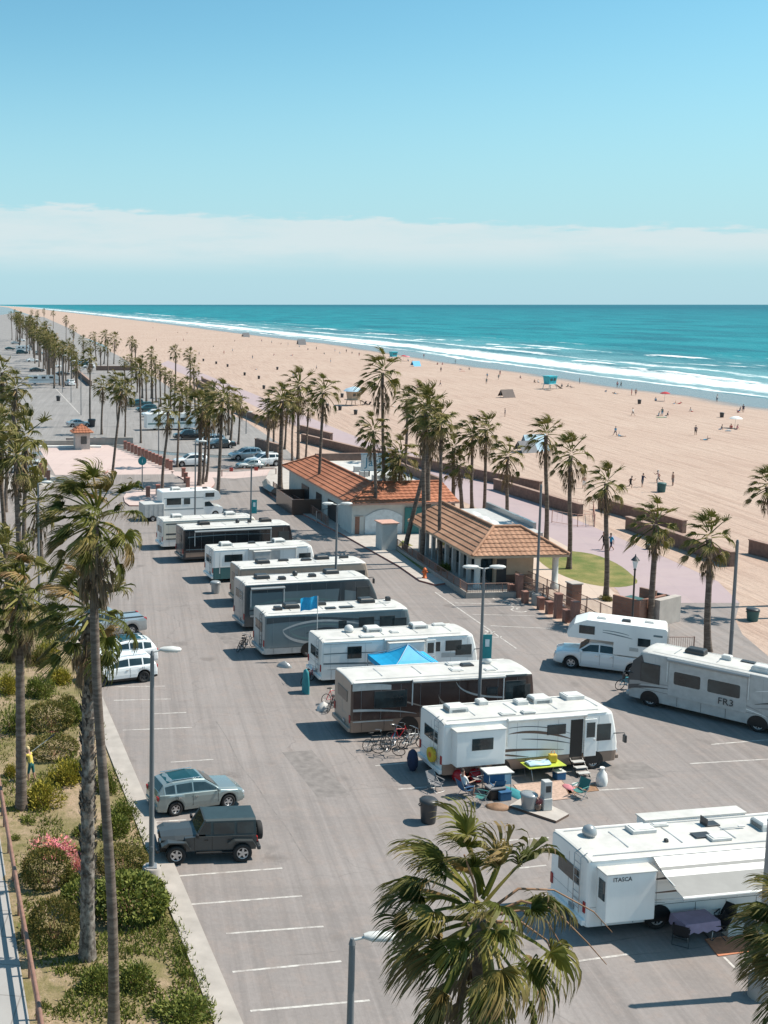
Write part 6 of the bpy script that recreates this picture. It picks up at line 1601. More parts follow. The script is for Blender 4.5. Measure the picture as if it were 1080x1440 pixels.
def beach_shop():
    e = 3.3
    N, u, lu, v, lv = frame(G(492, 709, e), G(397, 655, e), G(637, 702, e))
    t = thing('beach_shop', 'pale stucco building with an orange tiled hip roof round a flat white top', 'building', (N.x, N.y, 0)); o = Vector((0, 0, 0))
    m = MB(); wallbox(m, o, u, v, .7, lu - .7, .7, lv - .7, 0, e - .05); wallbox(m, o, u, v, .7, 4.5, .45, .70, 0, e - .3, 0); m.build('wall', 'stucco', t)
    m = MB(); i_, zr = 3.2, e + 1.55
    E_ = [V3(o, u, v, a, b, e) for a, b in ((0, 0), (lu, 0), (lu, lv), (0, lv))]
    I_ = [V3(o, u, v, a, b, zr) for a, b in ((i_, i_), (lu - i_, i_), (lu - i_, lv - .6), (i_, lv - .6))]
    tiled(m, E_[1], E_[0], I_[0], I_[1], 0, .55, .05, .5)
    tiled(m, E_[0], E_[3], I_[3], I_[0], 0, .55, .05, .5)
    tiled(m, E_[2], E_[1], I_[1], I_[2], 0, .55, .05, .5)
    for a, b in ((E_[0], I_[0]), (I_[0], I_[1]), (I_[0], I_[3]), (E_[1], I_[1])): m.tube([a + Vector((0, 0, .08)), b + Vector((0, 0, .08))], .13, 6, 0)
    m.add([p - Vector((0, 0, .12)) for p in E_], [(0, 1, 2, 3)], 1, False)
    for k in range(3 if False else 4): m.add([E_[k] - Vector((0, 0, .14)), E_[(k + 1) % 4] - Vector((0, 0, .14)), E_[(k + 1) % 4] + Vector((0, 0, .03)), E_[k] + Vector((0, 0, .03))], [(0, 1, 2, 3)], 1, False)
    m.build('tile_roof', ['tile_orange', 'pink_tile'], t)
    m = MB(); wallbox(m, o, u, v, i_ + .15, lu - i_ - .15, i_ + .15, lv - .5, zr - 1.4, zr - .55); wallbox(m, o, u, v, i_ + .1, i_ + .35, i_ + .2, lv - .4, zr - .7, zr + .0, 0); m.build('flat_roof', 'roof_white', t)
    m = MB(); wallbox(m, o, u, v, i_, lu - i_ + .3, lv - .85, lv - .5, zr - 1.5, zr + .35); wallbox(m, o, u, v, lu - i_ - .2, lu - i_ + .3, i_, lv - .86, zr - .5, zr + .30); m.build('parapet', 'beach_wall', t)
    for a, b in ((5, 4.6), (8, 5.4), (11, 5), (14.5, 5.5), (6.5, 6)):
        m = MB(); c = V3(o, u, v, a, b, zr - .55); m.box((c.x, c.y, c.z + .3), (.9, .7, .6), 0, .03); m.tube([(c.x + .6, c.y, c.z), (c.x + .6, c.y, c.z + .9)], .08, 6, 1); m.build('roof_unit', ['light_grey', 'charcoal'], t)
    m = MB(); wallbox(m, o, u, v, .45, .62, lv * .52, lv * .96, .1, 2.75, 0); m.build('roller_door', 'door_teal', t)
    m = MB()
    c0 = [V3(o, u, v, .62, lv * .16 + lv * .34 * k / 8, 0) for k in range(9)]
    for k in range(8): m.add([c0[k] + Vector((0, 0, .1)), c0[k + 1] + Vector((0, 0, .1)), c0[k + 1] + Vector((0, 0, 1.9 + .7 * math.sin(PI * (k + 1) / 8))), c0[k] + Vector((0, 0, 1.9 + .7 * math.sin(PI * k / 8)))], [(0, 1, 2, 3)], 0, False)
    m.build('arch_panel', 'sign_white', t)
    for a0, a1, b in ((6.5, 9.5, .62), (12, 14, .62), (17, 20, .62)):
        m = MB(); wallbox(m, o, u, v, a0, a1, b, b + .05, .2, 2.2, 0); m.build('door', 'charcoal', t)
    # service yard by the long wall
    m = MB(); wallbox(m, o, u, v, 12, 19, -2.6, -2.35, 0, 1.7); wallbox(m, o, u, v, 12, 12.25, -2.35, .68, 0, 1.7); wallbox(m, o, u, v, 18.75, 19, -2.35, .68, 0, 1.7); m.build('yard_wall', 'dark_brown', t)
    return N, u, lu, v, lv
bN, bu, blu, bv, blv = beach_shop()
def shop_sign():
    c = AT(525, 650, 118); t = thing('shop_sign', 'white board with large blue letters on two posts above the flat roof', 'sign', (c.x, c.y, 3.2)); h = c.z - 3.2
    m = MB()
    for s in (-.9, .9): m.tube([(s, 0, 0), (s, 0, h - .6)], .06, 6)
    m.build('post', 'steel', t)
    m = MB(); m.box((.15, 0, h), (2.9, .14, 1.75), 0, .03); bd = m.build('board', 'sign_white', t)
    q = MB(); text_mesh(q, "Jack's", 1.28, Matrix.Translation((.50, -.08, h - .02)) @ Matrix.Rotation(R(90), 4, 'X'), 0, .008); q.build('lettering', 'sign_blue', bd)
    for s in (-1, 1):
        q = MB(); q.box((.15, 0, h + s * .89), (3.0, .18, .06), 0); q.build('sign_frame', 'sign_blue', bd)
shop_sign()
def pavilion():
    e = 2.9
    N, u, lu, v, lv = frame(G(664, 783, e), G(573, 731, e), G(793, 774, e)); lv -= .35
    t = thing('beach_pavilion', 'open pavilion with a tan tiled hip roof and dark colonnade beside the lawn', 'pavilion', (N.x, N.y, 0)); o = Vector((0, 0, 0))
    i_ = min(lv * .36, 3.3); zr = e + 1.75
    E_ = [V3(o, u, v, a, b, e) for a, b in ((0, 0), (lu, 0), (lu, lv), (0, lv))]
    I_ = [V3(o, u, v, a, b, zr) for a, b in ((i_, i_), (lu - 1.0, i_), (lu - 1.0, lv - i_), (i_, lv - i_))]
    m = MB()
    tiled(m, E_[1], E_[0], I_[0], I_[1], 0, .44, .055, .48); tiled(m, E_[0], E_[3], I_[3], I_[0], 0, .44, .055, .48)
    tiled(m, E_[3], V3(o, u, v, 4.6, lv, e), V3(o, u, v, 4.6, lv - i_, zr), I_[3], 0, .44, .055, .48)
    for a, b in ((E_[0], I_[0]), (I_[0], I_[1]), (I_[0], I_[3]), (E_[3], I_[3])): m.tube([a + Vector((0, 0, .1)), b + Vector((0, 0, .1))], .13, 6, 0)
    m.add([p - Vector((0, 0, .10)) for p in E_], [(0, 1, 2, 3)], 1, False)
    for k in range(4): m.add([E_[k] - Vector((0, 0, .16)), E_[(k + 1) % 4] - Vector((0, 0, .16)), E_[(k + 1) % 4] + Vector((0, 0, .02)), E_[k] + Vector((0, 0, .02))], [(0, 1, 2, 3)], 1, False)
    m.build('tile_roof', ['tile_tan', 'stucco_tan'], t)
    m = MB(); wallbox(m, o, u, v, i_ + .2, lu - 1.2, i_ + .15, lv - .8, e - .2, zr - .55); m.build('flat_roof', 'light_grey', t)
    m = MB(); wallbox(m, o, u, v, 4.8, lu - .7, lv - .85, lv - .6, e - .3, zr - .05); m.build('parapet', 'grey_paint', t)
    for k in range(4):
        c = V3(o, u, v, i_ + 1.0 + k * 1.9, i_ + 1.0, zr - .55); m = MB(); m.lathe([(.75, 0), (.75, .25), (.62, .42), (.35, .55), (.03, .6)], (c.x, c.y, c.z), 14); m.build('skylight', 'plastic_white', t)
    m = MB(); wallbox(m, o, u, v, 1.6, lu - .8, lv * .32, lv - 2.2, .2, e - .12); m.build('wall', 'stucco_tan', t)
    m = MB(); wallbox(m, o, u, v, 1.57, 1.62, lv * .34, lv - 2.3, .2, 1.0, 0); m.build('plinth', 'dark_brown', t)
    m = MB(); wallbox(m, o, u, v, 1.54, 1.58, lv * .34, lv * .44, .2, 2.3, 0); m.build('door', 'charcoal', t)
    m = MB(); wallbox(m, o, u, v, 2.0, lu - 1.2, lv * .305, lv * .318, .3, e - .3, 0); m.build('opening_shade', 'glass', t)  # dark sheet standing in for the shade inside the colonnade openings
    for k in range(9):
        a = 1.2 + k * (lu - 2.4) / 8; m = MB(); wallbox(m, o, u, v, a - .16, a + .16, .75, 1.05, .15, e - .1, 0); m.build('pillar', 'light_grey', t)
    for a, b in ((.7, lv - .8), (.8, .8)):
        m = MB(); c = V3(o, u, v, a, b, 0); m.lathe([(.34, 0), (.34, .35), (.24, .4), (.24, e - .4), (.34, e - .3), (.34, e - .1)], (c.x, c.y, 0), 12); m.build('column', 'stucco', t)
    m = MB(); wallbox(m, o, u, v, -1.6, lu + 1, -.9, lv * .62, .0, .2, 0); wallbox(m, o, u, v, -1.7, lu + 1, -1.1, -.9, 0, .45, 1); wallbox(m, o, u, v, -1.8, -1.6, -1.1, lv * .62, 0, .45, 1); m.build('terrace', ['concrete_pale', 'concrete'], t)
    # railing round the terrace
    m = MB()
    def rail_run(a0, b0, a1, b1):
        n = max(2, int(math.hypot(a1 - a0, b1 - b0) / .14))
        for z in (.55, 1.15): m.tube([V3(o, u, v, a0, b0, z), V3(o, u, v, a1, b1, z)], .03, 5)
        for k in range(n + 1):
            f = k / n; p = V3(o, u, v, a0 + (a1 - a0) * f, b0 + (b1 - b0) * f, .45); m.tube([p, p + Vector((0, 0, .7))], .014 if k % 10 else .04, 4, 0, False)
    rail_run(-1.68, -1.0, lu + 1, -1.0); rail_run(-1.68, -1.0, -1.68, lv * .6); m.build('railing', 'fence_iron', t)
    return N, u, lu, v, lv
pN, pu, plu, pv, plv = pavilion()

# ------------------------------------------------------------------ kiosk by the plaza
def kiosk():
    c = G(115, 631); t = thing('kiosk', 'small pay kiosk with an orange tiled pyramid roof at the plaza edge', 'kiosk', c, R(10))
    s = c.y / F_PX; w = 21 * s / 2; h = 2.7
    m = MB(); m.box((0, 0, h / 2), (2 * w, 1.8 * w, h), 0); m.build('wall', 'kiosk', t)
    m = MB(); m.box((.15 * w, -.9 * w - .02, h * .55), (w * .8, .06, h * .45)); m.build('window', 'glass', t)
    m = MB(); e = w * 1.45
    P = [Vector((-e, -e, h)), Vector((e, -e, h)), Vector((e, e, h)), Vector((-e, e, h))]; T = Vector((0, 0, h + 1.3))
    for k in range(4): tiled(m, P[k], P[(k + 1) % 4], T, T, 0, .5, .06, .5)
    m.add([p - Vector((0, 0, .05)) for p in P], [(0, 1, 2, 3)], 1); m.build('tile_roof', ['tile_orange', 'stucco_tan'], t)
    q = thing('low_wall', 'low pale wall with a white kerb left of the kiosk', 'wall', G(86, 628)); m = MB(); m.box((0, 0, .5), (9, .4, 1.0)); m.box((1.5, -1.2, .15), (10, 1.2, .3), 1); m.build('wall', ['concrete', 'white_trim'], q)
    q = thing('low_wall', 'low tan wall running right from the kiosk behind the bollards', 'wall', G(140, 625), R(3)); m = MB(); m.box((0, 0, .55), (11, .4, 1.1)); m.box((0, 0, 1.13), (11.1, .5, .07), 1); m.build('wall', ['concrete', 'concrete_pale'], q)
kiosk()

# ------------------------------------------------------------------ bin store in brick
def bin_store():
    a, b = G(860, 872), G(898, 882); u = (b - a).normalized(); v = Vector((-u.y, u.x, 0)); L = (b - a).length
    t = thing('bin_store', 'open brick bin store with a green lid inside, beside the lantern post', 'bin store', a); o = Vector((0, 0, 0))
    m = MB(); wallbox(m, o, u, v, 0, L, 0, .22, 0, 1.9); wallbox(m, o, u, v, L - .22, L, .22, 3.4, 0, 1.9); wallbox(m, o, u, v, 0, L * .6, 3.2, 3.42, 0, 2.0); m.build('brick_wall', 'brick', t)
    m = MB(); wallbox(m, o, u, v, L * .6 + .1, L + .15, 3.2, 3.35, .1, 1.9); m.build('gate', 'charcoal', t)
    d = thing('skip', 'green lidded skip inside the brick bin store', 'skip', a + u * (L * .45) + v * 1.7, math.atan2(u.y, u.x)); m = MB(); m.prism([(-.95, .1), (.95, .1), (1.05, 1.3), (-1.05, 1.3)], -.7, .7, 'y'); m.build('bin', 'charcoal', d); m = MB(); m.prism([(-1.1, 1.3), (1.1, 1.3), (1.1, 1.42), (-1.1, 1.5)], -.75, .75, 'y'); m.build('lid', 'bin_green', d)
    q = thing('low_wall', 'tan end wall beside the palm at the brick bin store', 'wall', a + u * (L + .45) + v * 2.6, math.atan2(u.y, u.x)); m = MB(); m.box((0, 0, .95), (.5, 2.6, 1.9), 0, .02); m.build('wall', 'concrete_pale', q)
bin_store()

# ------------------------------------------------------------------ bollards, pillars, fences, walls
def post_thing(name, label, cat, p, w, h, matn, cap=None, group=None, rz=R(10)):
    t = thing(name, label, cat, p, rz, group)
    m = MB(); m.box((0, 0, h / 2), (w, w, h), 0, .02); m.build('shaft', matn, t)
    m = MB(); m.box((0, 0, h + .05), (w * 1.18, w * 1.18, .10), 0, .02); m.build('cap', cap or matn, t)
    return t
lowb = [(718, 838), (738, 848), (760, 857), (772, 863), (796, 875), (820, 885)]
names6 = ['first', 'second', 'third', 'fourth', 'fifth', 'sixth']
for i, p in enumerate(lowb): post_thing('bollard', 'short brown bollard by the disabled bays, %s of six from the pavilion' % names6[i], 'bollard', G(*p), .42, .85, 'bollard', None, 'short bollards by the disabled bays')
for p, l in (((729, 840), 'tall brown post beside the terrace corner of the pavilion'), ((784, 869), 'tall brown post midway along the fence wall'), ((808, 881), 'tall brown post nearest the white truck camper')):
    post_thing('bollard', l, 'bollard', G(*p), .45, 1.75, 'bollard', None, 'tall posts by the disabled bays')
for p, l, h in (((716, 818), 'brick pillar with pale cap at the corner of the pavilion terrace', 2.0), ((806, 855), 'brick pillar with a pale cap in the middle of the ramp fence', 1.9)):
    post_thing('pillar', l, 'pillar', G(*p), .8, h, 'brick', 'concrete_pale')
for p, l in (((485, 742), 'brick pillar beside the shop wall, farther of the pair'), ((502, 752), 'brick pillar beside the shop wall, nearer of the pair')):
    post_thing('pillar', l, 'pillar', G(*p), .75, 1.9, 'brick', 'concrete_pale')
post_thing('pillar', 'large stone gate pillar with a brown cap among the palms before the pavilion', 'pillar', G(543, 773), 1.5, 2.6, 'stucco', 'pink_tile')
def fence(name, label, pts, h, matn, wall_h=0., wall_mat='bollard', gap=.14, post_every=12, cat='fence', group=None):
    t = thing(name, label, cat, pts[0], 0, group); m = MB(); w = MB(); ps = MB()
    for a, b in zip(pts, pts[1:]):
        a_, b_ = a - pts[0], b - pts[0]; L = (b_ - a_).length; n = max(2, int(L / gap)); d = (b_ - a_).normalized()
        for z in (wall_h + .12, h): m.tube([a_ + Vector((0, 0, z)), b_ + Vector((0, 0, z))], .028, 5)
        for k in range(n + 1):
            p = a_.lerp(b_, k / n)
            if k % post_every == 0: ps = MB(); ps.tube([p + Vector((0, 0, 0)), p + Vector((0, 0, h + .05))], .045, 6); ps.build('post', matn, t)
            elif gap < 1: m.tube([p + Vector((0, 0, wall_h + .1)), p + Vector((0, 0, h))], .012, 4, 0, False)
        if wall_h:
            nrm = Vector((-d.y, d.x, 0)) * .16; w.add([q + Vector((0, 0, z)) for z in (0, wall_h) for q in (a_ - nrm, b_ - nrm, b_ + nrm, a_ + nrm)], [(3, 2, 1, 0), (4, 5, 6, 7), (0, 1, 5, 4), (1, 2, 6, 5), (2, 3, 7, 6), (3, 0, 4, 7)])
    m.build('rails', matn, t)
    if wall_h: w.build('base_wall', wall_mat, t)
    return t
fence('ramp_fence', 'brown iron fence on a dark base wall along the ramp beside the disabled bays', px((719, 822), (770, 848), (808, 868), (868, 905)), 1.25, 'fence_iron', .45, 'dark_brown')
fence('ramp_fence', 'second brown iron fence behind the first, from the brick pillar to the bin store', px((722, 815), (806, 854), (862, 880)), 1.25, 'fence_iron')
fence('ramp_fence', 'iron fence behind the truck camper towards the grey path', px((896, 905), (938, 921), (975, 921)), 1.2, 'fence_iron')
fence('kerb_fence', 'brown iron fence along the kerb before the orange-roofed building', px((384, 690), (402, 703), (440, 726), (462, 742)), 1.1, 'fence_iron')
fence('guard_rail', 'low metal rail beside the slender palm at the shop wall', px((445, 735), (470, 728)), 1.2, 'steel', 0, gap=1.2, post_every=1)
fence('court_fence', 'see-through rail enclosure beside the promenade, before the long dark walls', px((776, 735), (812, 741), (836, 741), (834, 722), (800, 716)), 1.3, 'pink_tile', 0, gap=.5, post_every=6)
t = thing('handrail', 'brown handrail along the pale pavement at the bottom left', 'handrail', rail[0], 0)
m = MB(); ps = MB()
for a, b in zip(rail, rail[1:]):
    a_, b_ = a - rail[0], b - rail[0]; L = (b_ - a_).length
    m.tube([a_ + Vector((0, 0, 1.08)), b_ + Vector((0, 0, 1.08))], .075, 8, 0); m.tube([a_ + Vector((0, 0, .62)), b_ + Vector((0, 0, .62))], .035, 6, 0)
    for k in range(int(L / 2.4) + 1): p = a_.lerp(b_, min(1, k * 2.4 / L)); ps = MB(); ps.tube([p, p + Vector((0, 0, 1.05))], .045, 6); ps.build('post', 'wood_rail', t)
m.build('rail', 'wood_rail', t)
def low_wall(label, a, b, h, w=.5, group='low brown walls along the sand'):
    A, B = G(*a), G(*b); L = (B - A).length; c = (A + B) / 2
    t = thing('beach_wall', label, 'wall', c, head(A, B), group)
    m = MB(); m.box((0, 0, h / 2), (L, w, h), 0, .03); m.build('wall', 'beach_wall', t)
    m = MB(); m.box((0, 0, h + .05), (L + .1, w + .12, .10), 0, .02); m.build('coping', 'wall_cap', t)
for l, a, b, h in [
    ('long low wall running behind the orange roof past the paired palms', (520, 643), (760, 692), 1.25), ('low wall beside the promenade, before the blue beach shelter', (696, 688), (817, 726), 1.25), ('low wall behind the promenade palm with the blue walker', (843, 716), (962, 750), 1.25), ('low wall nearer the path, its right end by the ragged palm', (882, 744), (1030, 797), 1.25),
    ('low wall cut by the right edge beyond the tall dark pole', (1055, 778), (1120, 796), 1.25), ('low wall left of the orange roof, nearer one with a slanting end', (425, 621), (521, 645), 1.25), ('short low wall above the nearer one, left of the orange roof', (423, 608), (466, 620), 1.25),
    ('low wall beyond the bushy palms of the pink island', (333, 580), (382, 602), 1.3), ('small far wall among the palms over the parked cars', (277, 541), (291, 548), 1.3), ('topmost small far wall beside the sand', (284, 537), (297, 543), 1.3), ('lowest small far wall among the far palms', (268, 552), (286, 559), 1.3)]:
    low_wall(l, a, b, h)
low_wall('red-brown boundary wall of the far lot left of the kiosk palms', (104, 522), (128, 543), 1.4, .5, None)
low_wall('long red-brown wall behind the far parked cars by the grove', (135, 521), (190, 521), 1.5, .5, None)
low_wall('dark wall beside the white estate car at the beach side', (360, 631), (392, 640), 1.6, .5, None)
# plaza bollards in their red rows
def bollard_row(pts, n, lab, grp):
    A, B = pts
    proto = None
    for k in range(n):
        f = k / (n - 1); p = G(A[0] + (B[0] - A[0]) * f, A[1] + (B[1] - A[1]) * f)
        if proto is None: proto = post_thing('bollard', '', 'bollard', p, .45, 1.25, 'bollard', 'kerb_red', grp)
        q = proto if k == 0 else proto.copy()
        if k:
            COL.objects.link(q); q.location = p
            for ch in KIDS[proto.name]:
                c = ch.copy(); COL.objects.link(c); c.parent = q
        q['label'] = lab % (k + 1, n)
bollard_row(((176, 632), (240, 661)), 14, 'red-brown bollard edging the pink plaza, number %d of %d from the back', 'bollards along the pink plaza')
bollard_row(((53, 662), (68, 676)), 5, 'brown bollard beside the lawn island at the left, number %d of %d from the back', 'bollards by the lawn island')
bollard_row(((258, 672), (264, 686)), 3, 'bollard on the pink island at the lot entrance, number %d of %d from the back', 'bollards on the pink island')
bollard_row(((208, 700), (222, 697)), 2, 'bollard on the kerb island left of the class-C camper, %d of %d', 'bollards by the class-C camper')
lw = thing('low_wall', 'curved dark wall at the tip of the pavement by the lot entrance', 'wall', G(382, 690)); m = MB()
pts = px((374, 684), (376, 692), (386, 698), (400, 702), (412, 712))
for a, b in zip(pts, pts[1:]): m.tube([a - G(382, 690) + Vector((0, 0, .55)), b - G(382, 690) + Vector((0, 0, .55))], .5, 4, 0, True, False)
m.build('wall', 'dark_brown', lw)
# barrier across the entrance with two red discs
t = thing('barrier', 'chain barrier with two red discs across the lot entrance', 'barrier', G(325, 668)); A = G(325, 668)
m = MB(); pts = [G(a, b) - A for a, b in ((312, 670), (325, 669), (342, 668), (360, 668), (388, 668))]
m.tube([p + Vector((0, 0, .85)) for p in pts], .05, 5); m.tube([pts[0], pts[0] + Vector((0, 0, .9))], .07, 6); m.tube([pts[-1], pts[-1] + Vector((0, 0, .9))], .07, 6); m.build('chain', 'fence_iron', t)
for p in (pts[1], pts[3]):
    m = MB(); m.box((p.x, p.y - .06, .85), (.5, .06, .5), 0, .05); o = m.build('disc', 'barrier_red', t)

# ------------------------------------------------------------------ lamp posts
def lamp_post(label, base, top_y, heads=(1,), r=.09, concrete=True, banner=None, matn='pole_paint', Y=None, group='tall lamp posts of the lot'):
    b = G(*base) if Y is None else AT(base[0], base[1], Y); b.z = 0
    h = height_at(b, top_y); t = thing('lamp_post', label, 'lamp post', b, 0, group)
    m = MB(); z0 = .8 if concrete else 0
    m.tube([(0, 0, z0), (0, 0, h * .5), (0, 0, h - .1)], [r * 1.12, r, r * .82], 10); m.tube([(0, 0, h - .12), (0, 0, h + .05)], [r * .95, r * .5], 10); m.box((.0, -r * 1.1, 1.6), (.10, .03, .22), 0, .01); m.build('pole', matn, t)
    if concrete:
        m = MB(); m.lathe([(.36, 0), (.36, .80), (.33, .85)], n=16); m.build('base', 'concrete', t)
        m = MB(); m.box((0, 0, .87), (.42, .42, .04), 0, .01); m.build('base_plate', 'galv', t)
    for s in heads:
        m = MB(); m.tube([(0, 0, h), (s * .35, 0, h + .08)], .035, 6)
        rings = [[(s * x, y * w, h + .10 + z * k) for y, z in ((-1, -.4), (-1, .3), (-.5, .8), (.5, .8), (1, .3), (1, -.4))] for x, w, k in ((.3, .07, .08), (.45, .15, .12), (.8, .17, .14), (1.05, .12, .10), (1.12, .05, .05))]
        m.loft(rings, 0, True, True); hd_ = m.build('lamp_head', 'plastic_white', t)
        q = MB(); q.box((s * .72, 0, h + .03), (.5, .24, .03), 0, .01); q.build('lens', 'lamp_glass', hd_)
    if banner:
        z, c = banner; m = MB(); m.box((.30, -.02, z), (.5, .03, 1.3), 0, .01); bn = m.build('banner', c, t)
        q = MB(); q.box((.30, -.045, z + .2), (.22, .012, .40), 0, .004); q.build('emblem', 'sign_white', bn)
        m = MB(); m.tube([(0, -.02, z + .62), (.58, -.02, z + .62)], .018, 5); m.tube([(0, -.02, z - .62), (.58, -.02, z - .62)], .018, 5); m.build('banner_arm', matn, t)
    return t
lamp_post('lamp post on a round concrete base between the bed and the dark off-roader', (213, 1247), 917, (1,), .095)
lamp_post('lamp post whose white head shows at the bottom centre left of the big palm crown', (486, 1700), 1322, (1,), .10, True, Y=27.5)
lamp_post('lamp post with a teal banner behind the white and brown motorhome', (672, 1035), 800, (-1, 1), .085, False, banner=(4.9, 'banner_teal'))
lamp_post('lamp post rising behind the grey motorhomes towards the shop corner', (471, 858), 710, (-1, 1), .085, False)
lamp_post('lamp post with a teal banner near the black coach', (352, 775), 655, (-1, 1), .08, False, banner=(4.2, 'banner_teal'))
lamp_post('lamp post beside the class-C camper', (274, 748), 622, (1,), .08, False)
lamp_post('lamp post on a square base beside the pavilion front', (754, 850), 682, (), .10, True)
lamp_post('tall dark pole at the right between the ragged palm and the sand', (1027, 922), 760, (), .11, False)
lamp_post('thick grey pole on a concrete base at the right edge', (1068, 1402), 1150, (), .14, True, matn='galv')
lamp_post('sign pole with a round teal disc on the island by the plaza', (200, 692), 640, (), .07, False)
c = G(200, 692)
for nm, b_, ty in (('thin lamp post by the white kerb line of the far road, nearest', (114, 584), 520), ('thin lamp post by the white kerb line of the far road, middle', (100, 566), 508), ('thin lamp post by the white kerb line of the far road, farthest', (88, 552), 500), ('thin post in the far lot left of the white plaza car', (223, 646), 560), ('thin post beside the brown dark cars of the far lot', (346, 610), 580), ('grey post among the leaves of the tallest palm', (55, 850), 680)):
    lamp_post(nm, b_, ty, (1,), .08, False, group='thin posts of the far lot')
t = thing('round_sign', 'round teal sign with a white letter on the pole by the plaza', 'sign', c); zz = height_at(c, 648)
m = MB(); m.lathe([(.52, -.04), (.52, .04)], n=20); o = m.build('disc', 'banner_teal', t, (0, -.14, zz)); o.rotation_euler = (R(90), 0, 0)
q = MB(); text_mesh(q, 'i', .65, Matrix.Translation((0, -.20, zz)) @ Matrix.Rotation(R(90), 4, 'X')); q.build('lettering', 'sign_white', t)
def lantern():
    b = G(888, 893); h = height_at(b, 782); t = thing('lantern_post', 'slim black lantern post beside the brick bin store', 'lantern post', b)
    m = MB(); m.lathe([(.14, 0), (.14, .5), (.07, .7), (.06, h - 1.0), (.10, h - .95), (.05, h - .85)], n=10); m.build('post', 'charcoal', t)
    m = MB(); m.lathe([(.10, h - .85), (.20, h - .35), (.20, h - .3)], n=8); m.build('lamp', 'lamp_glass', t)
    m = MB(); m.lathe([(.30, h - .30), (.14, h - .10), (.05, h), (.02, h + .15)], n=8); m.build('lamp_cap', 'charcoal', t)
lantern()
def hydrant():
    t = thing('fire_hydrant', 'orange fire hydrant on the pavement before the pavilion planting', 'fire hydrant', G(597, 815) + Vector((0, 0, .14)))
    m = MB(); m.lathe([(.20, 0), (.20, .06), (.13, .08), (.13, .55), (.17, .57), (.16, .66), (.08, .76), (.03, .80)], n=12); m.build('barrel', 'hydrant', t)
    for s in (-1, 1):
        m = MB(); m.tube([(0, 0, .45), (s * .22, 0, .45)], .07, 8); m.build('outlet', 'hydrant', t)
    t.scale = (1.1, 1.1, 1.1)
hydrant()
shrub(624, 808, 26, 18, 'green', 'green bush at the tip of the planting strip beside the hydrant', seed=3)
shrub(852, 846, 22, 9, 'rust', 'dry weeds at the foot of the lawn-corner palm', seed=4)
# ------------------------------------------------------------------ people
def skin_mesh(name, verts, edges, radii, tags, mats, sub=1):
    me = bpy.data.meshes.new(name); me.from_pydata(verts, edges, []); o = bpy.data.objects.new(name, me); COL.objects.link(o)
    md = o.modifiers.new('skin', 'SKIN'); md.use_smooth_shade = True
    for i, r in enumerate(radii):
        sv = me.skin_vertices[0].data[i]; sv.radius = (r if isinstance(r, tuple) else (r, r)); sv.use_root = (i == 0)
    if sub: s = o.modifiers.new('sub', 'SUBSURF'); s.levels = sub; s.render_levels = sub
    bpy.context.view_layer.update(); dg = bpy.context.evaluated_depsgraph_get()
    out = bpy.data.meshes.new_from_object(o.evaluated_get(dg)); out.name = name
    bpy.data.objects.remove(o); bpy.data.meshes.remove(me)
    out.materials.clear()
    for m in mats: out.materials.append(M[m])
    V = [Vector(v) for v in verts]
    for p in out.polygons:          # cloth or skin by the nearest limb
        best, bi = 1e9, 0
        for (a, b) in edges:
            ab = V[b] - V[a]; t = max(0, min(1, (p.center - V[a]).dot(ab) / max(1e-9, ab.length_squared)))
            d = (p.center - V[a] - ab * t).length
            if d < best: best, bi = d, tags[b]
        p.material_index = bi; p.use_smooth = True
    return out
def D3(a, side=0.0): return Vector((math.sin(R(a)), side, -math.cos(R(a)))).normalized()
POSES = {   # hip, knee for each leg; shoulder, elbow for each arm; lean; pelvis height for seated ones
    'stand': ((4, 4), (-3, 2), (6, 14), (-4, 10), 2, None), 'walk': ((26, 8), (-22, 22), (-22, 18), (24, 22), 5, None), 'run': ((52, 60), (-30, 50), (-45, 80), (48, 85), 14, None),
    'reach': ((14, 8), (-14, 10), (85, 20), (40, 40), 8, None), 'sit': ((82, 95), (86, 88), (-25, 10), (-22, 14), -14, .13), 'chair': ((80, 85), (84, 80), (30, 70), (28, 72), -12, .50), 'lie': ((90, 2), (92, 12), (160, 20), (20, 20), -78, .14), 'work': ((12, 14), (-8, 8), (62, 45), (48, 60), 14, None),
}
BODY = {}
